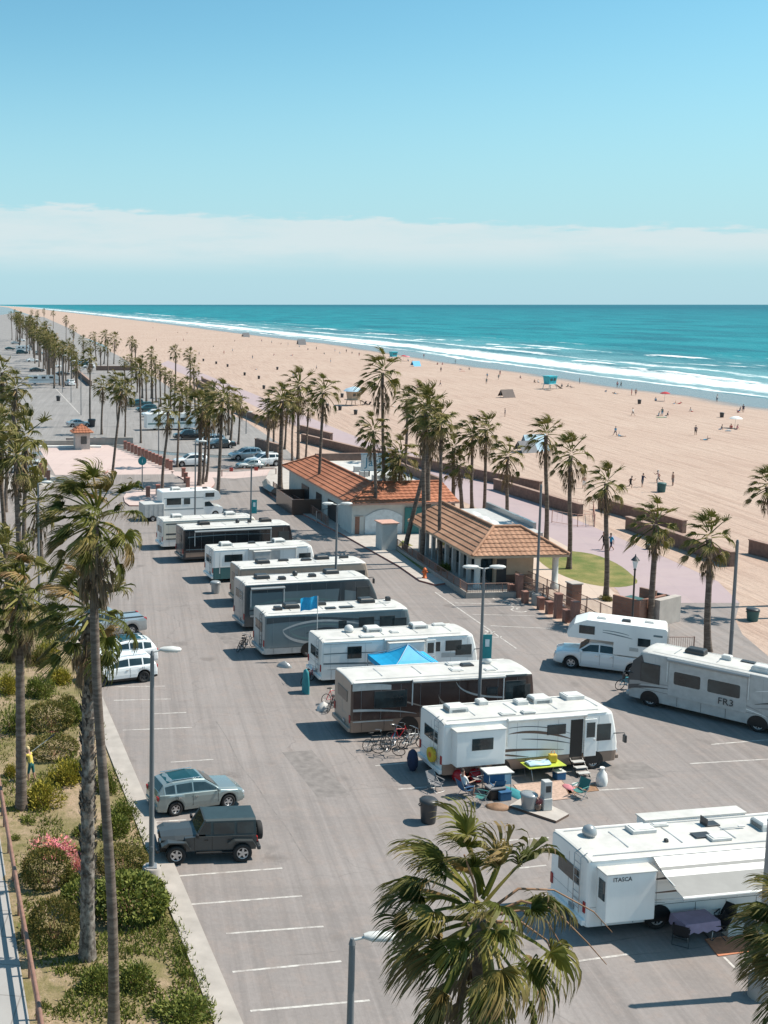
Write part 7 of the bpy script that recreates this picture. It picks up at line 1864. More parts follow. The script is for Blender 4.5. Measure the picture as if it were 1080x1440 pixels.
def body_mesh(pose, top, bottom, fine=False):
    key = (pose, fine)
    if key not in BODY:
        (hl, kl), (hr, kr), (sl, el), (sr, er), lean, pz = POSES[pose]
        V, E, RR, T = [Vector((0, 0, 0))], [], [(.135, .115)], [2]
        def add(par, off, r, tag):
            V.append(V[par] + off); E.append((par, len(V) - 1)); RR.append(r); T.append(tag); return len(V) - 1
        up = Vector((math.sin(R(lean)), 0, math.cos(R(lean))))
        belly = add(0, up * .17, (.12, .105), 1); chest = add(belly, up * .22, (.145, .115), 1); neck = add(chest, up * .16, .055, 0); h0 = add(neck, up * .10 + Vector((.012, 0, 0)), .085, 0); h1 = add(h0, up * .10 + Vector((.01, 0, 0)), .088, 0); add(h1, up * .06, .06, 0)
        for s, (h, k), (sa, ea) in ((1, (hl, kl), (sl, el)), (-1, (hr, kr), (sr, er))):
            hip = add(0, Vector((0, s * .10, -.04)), .092, 2); kn = add(hip, D3(h, s * .03) * .42, .062, 2); an = add(kn, D3(h - k, 0) * .41, .042, 0); add(an, Vector((math.cos(R(h - k)), s * .08, math.sin(R(h - k)))) * .15 if pose != 'lie' else Vector((0, 0, .12)), .034, 0)
            sh = add(chest, Vector((0, s * .185, .055)) + up * .03, .062, 1); elb = add(sh, D3(sa + lean * .3, s * .16) * .29, .046, 0 if top in ('cloth_red', 'cloth_black') else 1); wr = add(elb, D3(sa + ea, 0) * .25, .032, 0)
            hd = D3(sa + ea + 8, 0)
            if not fine: add(wr, hd * .13, .036, 0)
            else:
                pm = add(wr, hd * .075, .034, 0); lat = Vector((0, 1, 0)) * s
                th = add(wr, hd * .035 + Vector((.03, -s * .015, .0)), .013, 0); add(th, hd * .035 + Vector((.012, 0, 0)), .010, 0)
                for i, L in enumerate((.07, .08, .075, .058)):
                    off = Vector((.030 - .020 * i, 0, 0)); kn1 = add(pm, off + hd * L * .55, .0095, 0); add(kn1, (hd + Vector((.0, -s * .35, 0))).normalized() * L * .5, .0085, 0)
        low = min(v.z for v in V)
        lift = (pz if pz is not None else -low + .035)
        V = [v + Vector((0, 0, lift)) for v in V]
        BODY[key] = (skin_mesh('person', [tuple(v) for v in V], E, RR, T, ['skin', 'cloth_grey', 'cloth_navy']), V[h1], up)
    me, hp, up = BODY[key]
    c = me.copy()
    for i, m in enumerate(('skin', top, bottom)): c.materials[i] = M[m]
    return c, hp, up
HAIR = {}
def person(pos, rz, pose, top, bottom, label, group=None, fine=False, hair='hair', sc=1.0):
    me, hp, up = body_mesh(pose, top, bottom, fine)
    o = link('person', me); o.location = pos; o.rotation_euler = (0, 0, rz); o.scale = (sc, sc, sc)
    tag(o, label, 'person', group)
    m = MB()
    rings = []
    for i in range(5):
        a = PI * .5 * i / 4; rings.append([(-.012 + .098 * math.cos(a) * math.cos(t * PI / 5) - .012, .095 * math.cos(a) * math.sin(t * PI / 5), .0 + .105 * math.sin(a) * (1) + (-.03 if math.cos(t * PI / 5) < .2 else .02) * (1 - i / 4)) for t in range(10)])
    m.loft(rings, 0, True, True)
    h = m.build('hair', hair, o, hp + up * .012)
    if fine:
        q = MB(); q.ball((.088, 0, -.02), (.018, .013, .022), 0, 6, 4); q.ball((.075, .03, .005), .010, 1, 6, 4); q.ball((.075, -.03, .005), .010, 1, 6, 4); q.box((.083, 0, -.058), (.01, .04, .008), 2)
        for s in (-1, 1): q.ball((.0, s * .09, -.01), (.018, .010, .028), 0, 6, 4)
        q.build('face', ['skin', 'black', 'cloth_red'], o, hp)
    return o
TOPS = ['cloth_red', 'cloth_white', 'cloth_navy', 'cloth_blue', 'cloth_black', 'cloth_grey', 'skin', 'cloth_pink', 'cloth_teal']
CN = {'cloth_red': 'red', 'cloth_white': 'white', 'cloth_navy': 'navy', 'cloth_blue': 'blue', 'cloth_black': 'black', 'cloth_grey': 'grey', 'skin': 'swimwear', 'cloth_pink': 'pink', 'cloth_teal': 'teal', 'cloth_yellow': 'yellow'}
# people who can be told apart
person(G(859, 775), R(200), 'walk', 'cloth_blue', 'cloth_navy', 'person in a bright blue shirt walking on the promenade beside the lawn palm', None, True)
person(G(849, 773), R(200), 'walk', 'cloth_black', 'cloth_black', 'person in dark clothes walking just left of the blue-shirted person', None, True)
pw = person(G(44, 1100), R(150), 'work', 'cloth_yellow', 'cloth_teal', 'person in a yellow shirt and pale hat trimming bushes behind the ringed palm', None, True, 'straw')
t = thing('pole_trimmer', 'long thin pole tool raised by the yellow-shirted person', 'garden tool', G(44, 1100) + Vector((0, 0, 1.2))); m = MB(); m.tube([(-.45, .3, -.15), (.8, .5, .75)], .018, 6); m.build('shaft', 'light_grey', t); m = MB(); m.tube([(.8, .5, .75), (1.1, .55, .97)], .04, 6); m.build('head', 'charcoal', t)
for (x, y), ps, tp, bt, rz, lab in [((821, 687), 'stand', 'skin', 'cloth_white', 90, 'bare-chested player standing apart at the left of the ball game'), ((886, 687), 'run', 'cloth_black', 'cloth_black', 10, 'dark-clad player running, left of the ball game'), ((903, 685), 'reach', 'cloth_navy', 'cloth_grey', 30, 'player with outstretched arms in the middle of the ball game'), ((926, 679), 'run', 'cloth_red', 'cloth_black', 180, 'player in red beside the tall net post'), ((946, 683), 'stand', 'skin', 'cloth_grey', 190, 'player standing at the right of the ball game'),
        ((978, 612), 'stand', 'cloth_navy', 'cloth_black', 60, 'person standing alone in dark clothes on the open sand at the right'), ((890, 585), 'walk', 'cloth_white', 'cloth_grey', 120, 'person in white walking on the middle of the sand'), ((1045, 580), 'stand', 'cloth_navy', 'cloth_navy', 60, 'person in navy standing near the water at the far right')]:
    person(G(x, y), R(rz), ps, tp, bt, lab, 'ball players on the sand' if 'ball' in lab or 'post' in lab else None)
# everyone else on the beach, told by clothing and order
bz = {'near the water at the right': [(868, 545, 'stand'), (873, 545, 'walk'), (888, 556, 'stand'), (894, 556, 'walk'), (922, 564, 'sit'), (1008, 565, 'stand'), (1040, 578, 'sit'), (852, 551, 'lie'), (865, 554, 'lie'), (948, 568, 'lie'), (955, 568, 'lie'), (972, 579, 'sit'), (1038, 580, 'lie')],
      'on the open sand at the right': [(926, 585, 'sit'), (931, 585, 'stand'), (938, 585, 'sit'), (1014, 604, 'sit'), (1028, 603, 'sit'), (1036, 604, 'sit'), (992, 619, 'lie'), (865, 613, 'walk'), (873, 614, 'lie'), (710, 586, 'stand')],
      'round the turquoise lifeguard tower': [(684, 540, 'stand'), (685, 532, 'walk'), (703, 528, 'stand'), (701, 534, 'walk'), (732, 532, 'sit'), (752, 538, 'sit'), (757, 538, 'sit'), (798, 544, 'sit'), (804, 545, 'lie'), (815, 540, 'stand'), (790, 544, 'sit')],
      'behind the tallest middle palms': [(620, 523, 'stand'), (619, 543, 'walk'), (615, 513, 'sit'), (622, 513, 'sit'), (648, 520, 'lie'), (660, 520, 'sit'), (596, 503, 'stand'), (574, 508, 'sit'), (580, 510, 'sit'), (640, 512, 'stand'), (587, 544, 'sit')],
      'along the distant waterline': [(505, 501, 'stand'), (520, 500, 'lie'), (495, 497, 'sit'), (487, 496, 'stand'), (478, 497, 'sit'), (471, 495, 'stand'), (456, 498, 'sit'), (445, 492, 'stand'), (433, 492, 'sit'), (421, 488, 'sit'), (405, 486, 'stand'), (395, 484, 'sit'), (368, 481, 'stand'), (382, 483, 'stand'), (350, 475, 'sit'), (340, 474, 'stand'), (315, 498, 'stand'), (327, 495, 'walk'), (263, 470, 'stand'), (250, 468, 'sit'), (215, 462, 'stand'), (190, 458, 'sit')],
      'on the sand left of the tan hut': [(258, 480, 'stand'), (300, 488, 'sit'), (355, 505, 'stand'), (412, 530, 'stand'), (385, 500, 'sit'), (445, 520, 'walk'), (330, 480, 'sit'), (410, 500, 'lie'), (465, 510, 'stand'), (530, 520, 'lie'), (455, 540, 'sit'), (360, 520, 'lie'), (280, 500, 'walk'), (220, 480, 'stand')]}
rg = random.Random(21)
ordn = ['first', 'second', 'third', 'fourth', 'fifth', 'sixth', 'seventh', 'eighth', 'ninth', 'tenth', 'eleventh', 'twelfth', 'thirteenth', 'fourteenth', 'fifteenth', 'sixteenth', 'seventeenth', 'eighteenth', 'nineteenth', 'twentieth', 'twenty-first', 'twenty-second']
verb = {'stand': 'standing', 'walk': 'walking', 'sit': 'sitting', 'lie': 'lying', 'run': 'running'}
for zn, lst in bz.items():
    for i, (x, y, ps) in enumerate(sorted(lst)):
        tp = rg.choice(TOPS); bt = rg.choice(['cloth_navy', 'cloth_black', 'cloth_red', 'cloth_blue', 'cloth_grey'])
        person(G(x, y), rg.uniform(0, 6.28), ps, tp, bt, 'tiny figure in %s %s %s, %s from left' % (CN[tp], verb[ps], zn, ordn[i]), 'beachgoers ' + zn)

# ------------------------------------------------------------------ things on the beach
def bin_thing(label, p, h=1.0, r=.36, matn='charcoal', group=None, lid=None):
    t = thing('litter_bin', label, 'bin', p, 0, group); m = MB(); m.lathe([(r * .8, 0), (r * .86, h * .1), (r, h * .82)], n=14); m.build('drum', matn, t)
    m = MB(); m.lathe([(r * 1.08, h * .82), (r * 1.1, h * .9), (r * .9, h * .97), (r * .3, h), (.02, h)], n=14); m.build('lid', lid or matn, t)
    if h > .9 and group is None:
        for s in (-1, 1):
            m = MB(); m.tube([(s * r * .98, -.1, h * .75), (s * r * 1.1, -.08, h * .7), (s * r * 1.1, .08, h * .7), (s * r * .98, .1, h * .75)], .025, 5); m.build('handle', matn, t)
    return t
bins = [(304, 512), (320, 516), (344, 528), (364, 533), (371, 547), (397, 549), (460, 574), (478, 577), (481, 559), (500, 583), (899, 568), (1015, 587), (390, 520), (286, 508), (240, 505), (242, 492)]
for i, p in enumerate(sorted(bins)): bin_thing('dark litter bin on the open sand, %s from the left' % ordn[i], G(*p), 1.05, .40, 'charcoal', 'litter bins on the sand')
bin_thing('green bin beside the net post of the ball game', G(930, 692), 1.2, .5, 'bin_green', None); bin_thing('teal bin on the sand at the right beside the palm shadow', G(1058, 873), .95, .42, 'bin_green', None, 'charcoal')
t = thing('net_post', 'tall pale net post of the ball game', 'post', G(924, 692)); m = MB(); m.tube([(0, 0, 0), (0, 0, 2.6)], .05, 8); m.build('post', 'light_grey', t); m = MB(); m.tube([(0, 0, 2.6), (.0, 0, 2.75)], .09, 8); m.build('cap', 'plastic_white', t)
def tower(label, p, s, wall, roof_, umbrella=False):
    t = thing('lifeguard_tower', label, 'lifeguard tower', p, R(25)); b = MB()
    f = lambda w, z: [(-w, -w * .8, z), (w, -w * .8, z), (w, w * .8, z), (-w, w * .8, z)]
    b.loft([f(1.25 * s, 1.5 * s), f(1.5 * s, 3.6 * s)], 0, True, False); b.build('cabin', wall, t)
    m = MB(); m.box((0, 0, 1.42 * s), (3.6 * s, 3.0 * s, .12)); m.build('deck', 'plastic_white' if not umbrella else wall, t)
    for a in (-1, 1):
        for c in (-1, 1):
            m = MB(); m.tube([(a * 1.5 * s, c * 1.2 * s, 0), (a * 1.2 * s, c * 1.0 * s, 1.4 * s)], .09, 6); m.build('leg', 'plastic_white' if not umbrella else wall, t)
    m = MB(); m.add([(1.8 * s, -.5 * s, 1.4 * s), (1.8 * s, .5 * s, 1.4 * s), (4.6 * s, .5 * s, .05), (4.6 * s, -.5 * s, .05)], [(0, 1, 2, 3)]); m.add([(1.8 * s, -.5 * s, 1.3 * s), (1.8 * s, .5 * s, 1.3 * s), (4.6 * s, .5 * s, -.05), (4.6 * s, -.5 * s, -.05)], [(3, 2, 1, 0)]); m.build('ramp', 'light_grey', t)
    m = MB()
    if umbrella:
        m.lathe([(2.6 * s, 3.6 * s), (2.0 * s, 4.2 * s), (.1, 4.8 * s)], n=10); m.build('roof', roof_, t)
    else: m.box((0, 0, 3.68 * s), (3.3 * s, 2.7 * s, .16), 0, .03); m.build('roof', roof_, t)
    for x in (-.6, .6):
        m = MB(); m.box((x * s, -1.13 * s, 2.75 * s), (.8 * s, .10, .7 * s)); m.build('window', 'glass', t)
tower('turquoise lifeguard tower nearest the surf, ramp towards the sand', G(773, 547), .95, 'tower_teal', 'tower_teal')
tower('turquoise lifeguard tower farther off above the tallest middle palm', G(553, 506), .9, 'tower_teal', 'tower_teal')
tower('tan hut under a blue round roof on the middle of the sand', G(497, 570), .9, 'tower_tan', 'pale_blue', True)
def shelter(label, p, cloth_, w=3.2, h=1.9):
    t = thing('beach_shelter', label, 'beach shelter', p, R(20)); m = MB()
    m.add([(-w / 2, -1, 0), (w / 2, -1, 0), (w / 2, .2, h), (-w / 2, .2, h), (w / 2, 1.3, .4), (-w / 2, 1.3, .4)], [(0, 1, 2, 3), (3, 2, 4, 5)]); m.add([(-w / 2, -1, -.03), (w / 2, -1, -.03), (w / 2, .2, h - .03), (-w / 2, .2, h - .03), (w / 2, 1.3, .37), (-w / 2, 1.3, .37)], [(3, 2, 1, 0), (5, 4, 2, 3)]); m.build('cloth', cloth_, t)
    m = MB()
    for x in (-w / 2, w / 2): m.tube([(x, .2, 0), (x, .2, h)], .03, 5)
    m.build('poles', 'light_grey', t)
shelter('blue and white beach shelter seen past the palm behind the pavilion', G(752, 634), 'pale_blue', 4.2, 2.6); shelter('dark shelter beside the blue and white one', G(740, 636), 'cloth_grey', 3.0, 1.8); shelter('dark low tent on the sand with people round it', G(713, 559), 'dark_brown', 3.6, 2.0)
shelter('small blue tent near the waterline behind the middle palms', G(585, 515), 'blue_tarp', 3.2, 1.9); shelter('dark tent by the distant waterline, larger of two', G(424, 485), 'cloth_grey', 5, 3.2); shelter('dark tent by the distant waterline, smaller and farther one', G(346, 474), 'cloth_grey', 5, 3.0)
def parasol(label, p, cloth_):
    t = thing('parasol', label, 'parasol', p); m = MB(); m.tube([(0, 0, 0), (.15, 0, 2.2)], .03, 6); m.build('pole', 'light_grey', t); m = MB(); m.lathe([(1.15, 1.75), (.9, 2.0), (.5, 2.15), (.05, 2.25)], (.14, 0, 0), 10); m.build('canopy', cloth_, t)
parasol('red parasol beside the farther turquoise tower', G(567, 507), 'cloth_red'); parasol('pink parasol close to the red one', G(572, 508), 'cloth_pink'); parasol('red parasol near the water at the right', G(934, 564), 'cloth_red'); parasol('white parasol near the waterline behind the middle palms', G(642, 511), 'cloth_white'); parasol('white parasol among the sitters on the open sand', G(1033, 602), 'cloth_white')
def towel(label, p, c, rz): 
    t = thing('beach_towel', label, 'towel', p, rz); m = MB(); m.box((0, 0, .03), (1.9, .95, .05), 0, .02); m.build('towel', c, t); m = MB(); m.box((.75, 0, .11), (.3, .5, .12), 0, .04); m.build('bag', 'cloth_white', t)
for i, (p, c, n) in enumerate([((930, 587), 'towel_green', 'green'), ((1024, 606), 'cloth_grey', 'grey'), ((770, 549), 'cloth_black', 'black'), ((650, 522), 'cloth_red', 'red'), ((584, 579), 'cloth_grey', 'grey-brown'), ((552, 572), 'wood', 'brown')]):
    towel('%s towel spread on the sand with a bag on it, %s' % (n, ['by the sitting group', 'by the white parasol', 'under the near tower', 'behind the palms', 'right of the tan hut', 'beside the tan hut'][i]), G(*p), c, i)
for i in range(6):
    p = G(511 + i * 6.4, 570 + i * .6); t = thing('beach_chair', 'dark beach chair in the row beside the tan hut, %s from the left' % ordn[i], 'beach chair', p, R(200), 'beach chairs by the tan hut'); m = MB(); m.box((0, 0, .25), (.7, .6, .06)); m.build('seat', 'cloth_black', t); m = MB(); m.prism([(-.35, .25), (-.75, .9), (-.69, .93), (-.29, .28)], -.3, .3, 'y'); m.build('backrest', 'cloth_black', t)
t = thing('bench', 'dark bench beside the promenade behind the bin-store palm', 'bench', G(918, 772), R(20)); m = MB(); m.box((0, 0, .45), (1.6, .45, .07)); m.build('seat', 'charcoal', t)
for s in (-.6, .6): m = MB(); m.box((s, 0, .21), (.08, .4, .42)); m.build('leg', 'charcoal', t)

# ------------------------------------------------------------------ camp gear
def camp_chair(label, p, rz, cloth_, frame_='steel'):
    t = thing('camp_chair', label, 'camp chair', p, rz, 'camp chairs round the white and brown motorhome')
    m = MB(); n = 6
    vs = [(x, y, .42 - .05 * math.sin(PI * (y + .27) / .54) - .02 * math.sin(PI * (x + .25) / .5)) for x in [-.25 + .1 * i for i in range(6)] for y in [-.27 + .09 * j for j in range(7)]]
    m.add(vs, [(i * 7 + j, i * 7 + j + 1, i * 7 + j + 8, i * 7 + j + 7) for i in range(5) for j in range(6)], 0, True); m.add([(x, y, z - .012) for x, y, z in vs], [(i * 7 + j + 7, i * 7 + j + 8, i * 7 + j + 1, i * 7 + j) for i in range(5) for j in range(6)], 0, True); m.build('seat', cloth_, t)
    m = MB(); vs = [(-.25 - .22 * i / 5, y, .42 + .52 * i / 5) for i in range(6) for y in (-.27, -.13, 0, .13, .27)]
    m.add(vs, [(i * 5 + j, i * 5 + j + 1, i * 5 + j + 6, i * 5 + j + 5) for i in range(5) for j in range(4)], 0, True); m.add([(x - .014, y, z) for x, y, z in vs], [(i * 5 + j + 5, i * 5 + j + 6, i * 5 + j + 1, i * 5 + j) for i in range(5) for j in range(4)], 0, True); m.build('backrest', cloth_, t)
    m = MB()
    for s in (-.29, .29):
        m.tube([(.28, s, 0), (-.30, s, .60)], .014, 5); m.tube([(-.30, s, 0), (.28, s, .62)], .014, 5); m.tube([(-.25, s, .42), (-.48, s, .95)], .014, 5); m.tube([(-.34, s, .62), (.30, s, .62)], .018, 5)
    m.tube([(.28, -.29, .02), (.28, .29, .02)], .012, 5); m.tube([(-.3, -.29, .02), (-.3, .29, .02)], .012, 5); m.build('frame', frame_, t)
    for s in (-.29, .29): m = MB(); m.box((-.02, s, .635), (.55, .06, .02), 0, .008); m.build('armrest', cloth_, t)
    t.scale = (.92, .92, .92)
    return t
camp_chair('empty pale steel chair beside the motorhome shadow, nearest its rear', G(613, 1112), R(-60), 'cloth_grey'); camp_chair('navy camp chair with the person sitting in it', G(655, 1120), R(20), 'blue_fabric'); camp_chair('green camp chair in front of the seated person', G(676, 1131), R(150), 'green_tarp'); camp_chair('green camp chair standing alone by the doormat', G(815, 1122), R(215), 'green_tarp')
camp_chair('blue camp chair beside the black cooler', G(697, 1118), R(100), 'blue_fabric'); camp_chair('grey camp chair behind the seated person', G(672, 1104), R(200), 'cloth_grey')
person(G(653, 1119), R(20), 'chair', 'cloth_white', 'cloth_navy', 'person in a white top sitting in the navy camp chair', None, True, sc=1.0)
bin_thing('black wheeled rubbish bin standing on the lane near the camp chairs', G(602, 1156), 1.12, .38, 'charcoal')
def table(label, p, rz, top, l=1.5, w=.7, h=.72, cloth_=None):
    t = thing('folding_table', label, 'table', p, rz); m = MB(); m.box((0, 0, h), (l, w, .045), 0, .012); m.build('tabletop', top, t)
    for a in (-1, 1):
        m = MB()
        m.tube([(a * l * .36, -w * .42, 0), (a * l * .42, -w * .4, h - .03), (a * l * .42, w * .4, h - .03), (a * l * .36, w * .42, 0)], .016, 5); m.build('leg_frame', 'steel', t)
    return t
table('lime green table beside the motorhome steps', G(763, 1094), R(12), 'lime', 2.0, .8, .7)
p0 = G(755, 1095) + Vector((0, 0, .745))
t = thing('beach_mat', 'pale blue striped bedding heaped on the lime table', 'bedding', p0, R(12)); m = MB()
m.loft([[(-.55 + .28 * i, .28 * math.cos(a), .02 + (.10 + .08 * math.sin(i * 1.7)) * max(0, math.sin(a))) for a in [PI * k / 6 for k in range(7)]] for i in range(5)], 0, True, True); m.build('fold', 'pale_blue', t); m = MB(); m.box((.0, 0, .2), (.9, .04, .02)); m.build('stripe', 'cloth_white', t)
t = thing('yellow_bag', 'yellow bag standing at the end of the lime table', 'bag', G(776, 1092) + Vector((0, 0, .745))); m = MB(); m.box((0, 0, .2), (.4, .25, .4), 0, .06); m.build('bag', 'yellow', t); m = MB(); m.tube([(-.1, 0, .38), (-.06, 0, .55), (.06, 0, .55), (.1, 0, .38)], .015, 5); m.build('handle', 'orange', t)
def cart():
    t = thing('camp_cart', 'blue sided cart with a flat white top beside the camp chairs', 'cart', G(698, 1112), R(10)); m = MB(); m.box((0, 0, 1.0), (1.35, .75, .06), 0, .015); m.build('top', 'plastic_white', t)
    m = MB(); m.box((-.15, 0, .66), (.75, .6, .55), 0, .02); m.build('cabinet', 'blue_fabric', t); m = MB(); m.box((.40, -.02, .66), (.34, .58, .5), 0, .02); m.build('drawer', 'pale_blue', t)
    for a in (-.55, .55):
        m = MB()
        m.tube([(a, -.32, 0), (a, -.32, .96), (a, .32, .96), (a, .32, 0)], .02, 5); m.build('leg_frame', 'steel', t)
cart()
def cooler(label, p, body, lid, l=.7, w=.45, h=.45):
    t = thing('cooler', label, 'cooler', p, R(15)); m = MB(); m.box((0, 0, h * .45), (l, w, h * .9), 0, .03); m.build('box', body, t); m = MB(); m.box((0, 0, h * .97), (l * 1.05, w * 1.05, h * .16), 0, .03); m.build('lid', lid, t); m = MB(); m.tube([(-l * .52, 0, h * .6), (-l * .62, 0, h * .75), (l * .62, 0, h * .75), (l * .52, 0, h * .6)], .014, 5); m.build('handle', 'black', t)
cooler('black cooler under the camp cart', G(696, 1122), 'black', 'cloth_grey', .8, .5, .55); cooler('blue cooler in front of the black one', G(708, 1124), 'blue_fabric', 'blue_fabric', .6, .4, .42); cooler('blue cooler at the end of the lime table', G(786, 1095), 'blue_fabric', 'plastic_white', .5, .4, .4)
for x, y, l in ((645, 1098, 'red round gas tank near the motorhome rear, left one'), (669, 1098, 'red round gas tank near the motorhome rear, right one')):
    t = thing('gas_tank', l, 'gas tank', G(x, y)); m = MB(); m.lathe([(.20, 0), (.30, .08), (.34, .25), (.33, .42), (.22, .56), (.08, .60)], n=14); m.build('tank', 'red_plastic', t); m = MB(); m.lathe([(.06, .58), (.06, .68), (.10, .70), (.10, .74)], n=10); m.build('valve', 'steel', t)
def heap(name, label, cat, p, w, d, h, c, seed):
    t = thing(name, label, cat, p, seed); m = MB(); n = 14; rings = []
    for i in range(5):
        f = i / 4; rings.append([((1 - f ** 2) * w / 2 * math.cos(2 * PI * k / n) * (1 + .25 * mnoise.noise(Vector((k * .9, i, seed)))), (1 - f ** 2) * d / 2 * math.sin(2 * PI * k / n) * (1 + .25 * mnoise.noise(Vector((k * .7, i + 9, seed)))), h * f * (1 + .3 * mnoise.noise(Vector((k, i, seed + 5))))) for k in range(n)])
    m.loft(rings, 0, True, True); m.build('pile', c, t); return t
def bundle(name, label, cat, p, prof, c, seed, flat):
    t = thing(name, label, cat, p, seed); m = MB(); n = 16
    m.loft([[(r * math.cos(2 * PI * k / n) * (1 + .30 * mnoise.noise(Vector((k * .8, z, seed)))), flat * r * math.sin(2 * PI * k / n) * (1 + .3 * mnoise.noise(Vector((k * .9, z, seed + 3)))), z) for k in range(n)] for r, z in prof], 0, True, True); m.build('cloth', c, t); return t
heap('tarp', 'teal tarp lying crumpled before the lime table', 'tarp', G(726, 1117), 1.9, .8, .18, 'teal_fabric', 2); heap('firewood_pile', 'heap of brown brushwood beside the black cooler', 'firewood', G(700, 1136), 1.1, .7, .25, 'wood', 3); bundle('rubbish_bag', 'white bag standing by the front wheel of the open motorhome', 'bag', G(846, 1103), [(.30, 0), (.34, .2), (.28, .5), (.10, .72), (.14, .85)], 'cloth_white', 4, .8)
heap('clothes_pile', 'pink and white clothes on the mat below the steps', 'clothes', G(800, 1108), .8, .5, .15, 'cloth_pink', 5); heap('clothes_pile', 'white clothes beside the lime table on the mat', 'clothes', G(812, 1104), .6, .4, .12, 'cloth_white', 6)
def mat_thing(label, pts, c):
    P = [G(*p) for p in pts]; o0 = P[0]; t = thing('ground_mat', label, 'mat', o0); m = MB(); m.add([(p.x - o0.x, p.y - o0.y, .018) for p in P] + [(p.x - o0.x, p.y - o0.y, .0) for p in P], [(0, 1, 2, 3), (0, 4, 5, 1), (1, 5, 6, 2), (2, 6, 7, 3), (3, 7, 4, 0)]); m.build('mat', c, t)
    e = MB()
    for a, b in zip(P, P[1:] + P[:1]): e.tube([a - o0 + Vector((0, 0, .02)), b - o0 + Vector((0, 0, .02))], .022, 4)
    e.build('hem', c, t)
mat_thing('sand coloured mat spread before the open motorhome', ((722, 1104), (790, 1098), (812, 1122), (742, 1130)), 'rug'); mat_thing('brown doormat below the motorhome steps', ((795, 1108), (836, 1104), (842, 1112), (800, 1117)), 'wood')
def steps():
    q = pB(2.35, -1.25); t = thing('folding_steps', 'dark folding steps with pale treads below the open motorhome door', 'steps', q, hd); m = MB()
    for i in range(3): m.box((0, -.22 - i * .24, .58 - i * .19), (.62, .26, .035), 0, .008)
    m.build('treads', 'light_grey', t)
    for s in (-.32, .32): m = MB(); m.prism([(-.05, .70), (-.85, .02), (-.75, .0), (.0, .60)], s - .015, s + .015, 'x'); m.build('side_rail', 'charcoal', t)
steps()
# concrete kerb pad with its bin, flowers and hook-up post
P4 = px((716, 1136), (742, 1120), (800, 1148), (782, 1158)); sheet('kerb_pad', P4, 0, 'concrete_pale', .12, side='dark_brown')
bin_thing('grey tub standing on the concrete pad', G(743, 1140) + Vector((0, 0, .12)), .75, .36, 'grey_paint')
t = thing('hookup_post', 'white utility post in two blocks on the concrete pad', 'utility post', G(767, 1141) + Vector((0, 0, .12)), R(10)); m = MB(); m.box((0, 0, .28), (.42, .40, .55), 0, .02); m.build('base', 'plastic_white', t); m = MB(); m.box((0, 0, .95), (.38, .34, .78), 0, .02); m.build('cabinet', 'light_grey', t); m = MB(); m.box((0, -.175, 1.0), (.24, .02, .3), 0, .005); m.build('meter', 'charcoal', t)
t = thing('flower_pot', 'pot of orange flowers between the grey tub and the white post', 'flowers', G(755, 1142) + Vector((0, 0, .12))); m = MB(); m.lathe([(.16, 0), (.22, .30), (.20, .31)], n=12); m.build('pot', 'dark_brown', t); f = link('flowers', SH['flowers'][0], t, (0, 0, .28)); f.scale = (.28, .28, .4)
# bicycles
BK = {}
def bicycle(label, p, rz, colr, lean=8, group=None, kid=1.0):
    t = thing('bicycle', label, 'bicycle', p, rz, group); t.rotation_euler = (R(lean), 0, rz)
    if 'w' not in BK:
        m = MB(); n = 20; ring = [[((.315 + .022 * math.cos(a)) * math.cos(2 * PI * k / n), .022 * math.sin(a), (.315 + .022 * math.cos(a)) * math.sin(2 * PI * k / n)) for a in [PI * 2 * j / 6 for j in range(6)]] for k in range(n)]; ring.append(ring[0]); m.loft(ring, 0, False, True)
        for k in range(10): a = 2 * PI * k / 10; m.tube([(0, .03 if k % 2 else -.03, 0), (.31 * math.cos(a), 0, .31 * math.sin(a))], .004, 3, 1, False)
        m.lathe([(.02, -.04), (.02, .04)], n=6, mi=1) if False else m.tube([(0, -.05, 0), (0, .05, 0)], .022, 6, 1); BK['w'] = m.mesh('wheel', ['rubber', 'steel'])
    for x in (-.52, .52): link('wheel', BK['w'], t, (x, 0, .335))
    m = MB(); A, B, C, Dd, S = Vector((-.52, 0, .335)), Vector((.52, 0, .335)), Vector((-.08, 0, .30)), Vector((.36, 0, .80)), Vector((-.20, 0, .78))
    for a, b in ((C, Dd), (S, Dd - Vector((.03, 0, .06))), (C, S), (A, S), (A, C), (B, Dd + Vector((-.03, 0, .12)))): m.tube([a, b], .02, 6)
    m.build('frame', colr, t)
    m = MB(); m.tube([(.33, 0, .92), (.34, 0, 1.02)], .016, 5); m.tube([(.20, -.30, 1.04), (.36, -.14, 1.03), (.36, .14, 1.03), (.20, .30, 1.04)], .014, 6); m.build('handlebar', 'chrome', t)
    m = MB(); m.tube([(-.20, 0, .78), (-.23, 0, .92)], .014, 5); m.box((-.25, 0, .94), (.26, .16, .06), 0, .025); m.build('saddle', 'black', t)
    m = MB(); m.tube([(-.08, -.08, .30), (-.08, .08, .30)], .05, 8); m.tube([(-.02, .1, .18), (-.14, -.1, .42)], .012, 4); m.build('crank', 'steel', t)
    t.scale = (kid, kid, kid)
    return t
gB = 'bicycles parked by the brown coach'
for x, y, rz, c, l, le in ((531, 1056, 20, 'black', 'black bicycle at the left of the heap behind the brown coach', -16), (546, 1061, -18, 'slate_dark', 'dark bicycle lying against the others in the heap', 28), (551, 1049, 70, 'blue_fabric', 'blue bicycle in the middle of the heap', 10), (563, 1046, 15, 'red_plastic', 'red bicycle in the heap under the coach wheel', -12), (573, 1050, 40, 'plastic_white', 'white bicycle in the heap beside the white motorhome', 14), (580, 1053, 10, 'silver_paint', 'silver bicycle nearest the white motorhome rear', -8)):
    bicycle(l, G(x, y), R(rz), c, le, gB)
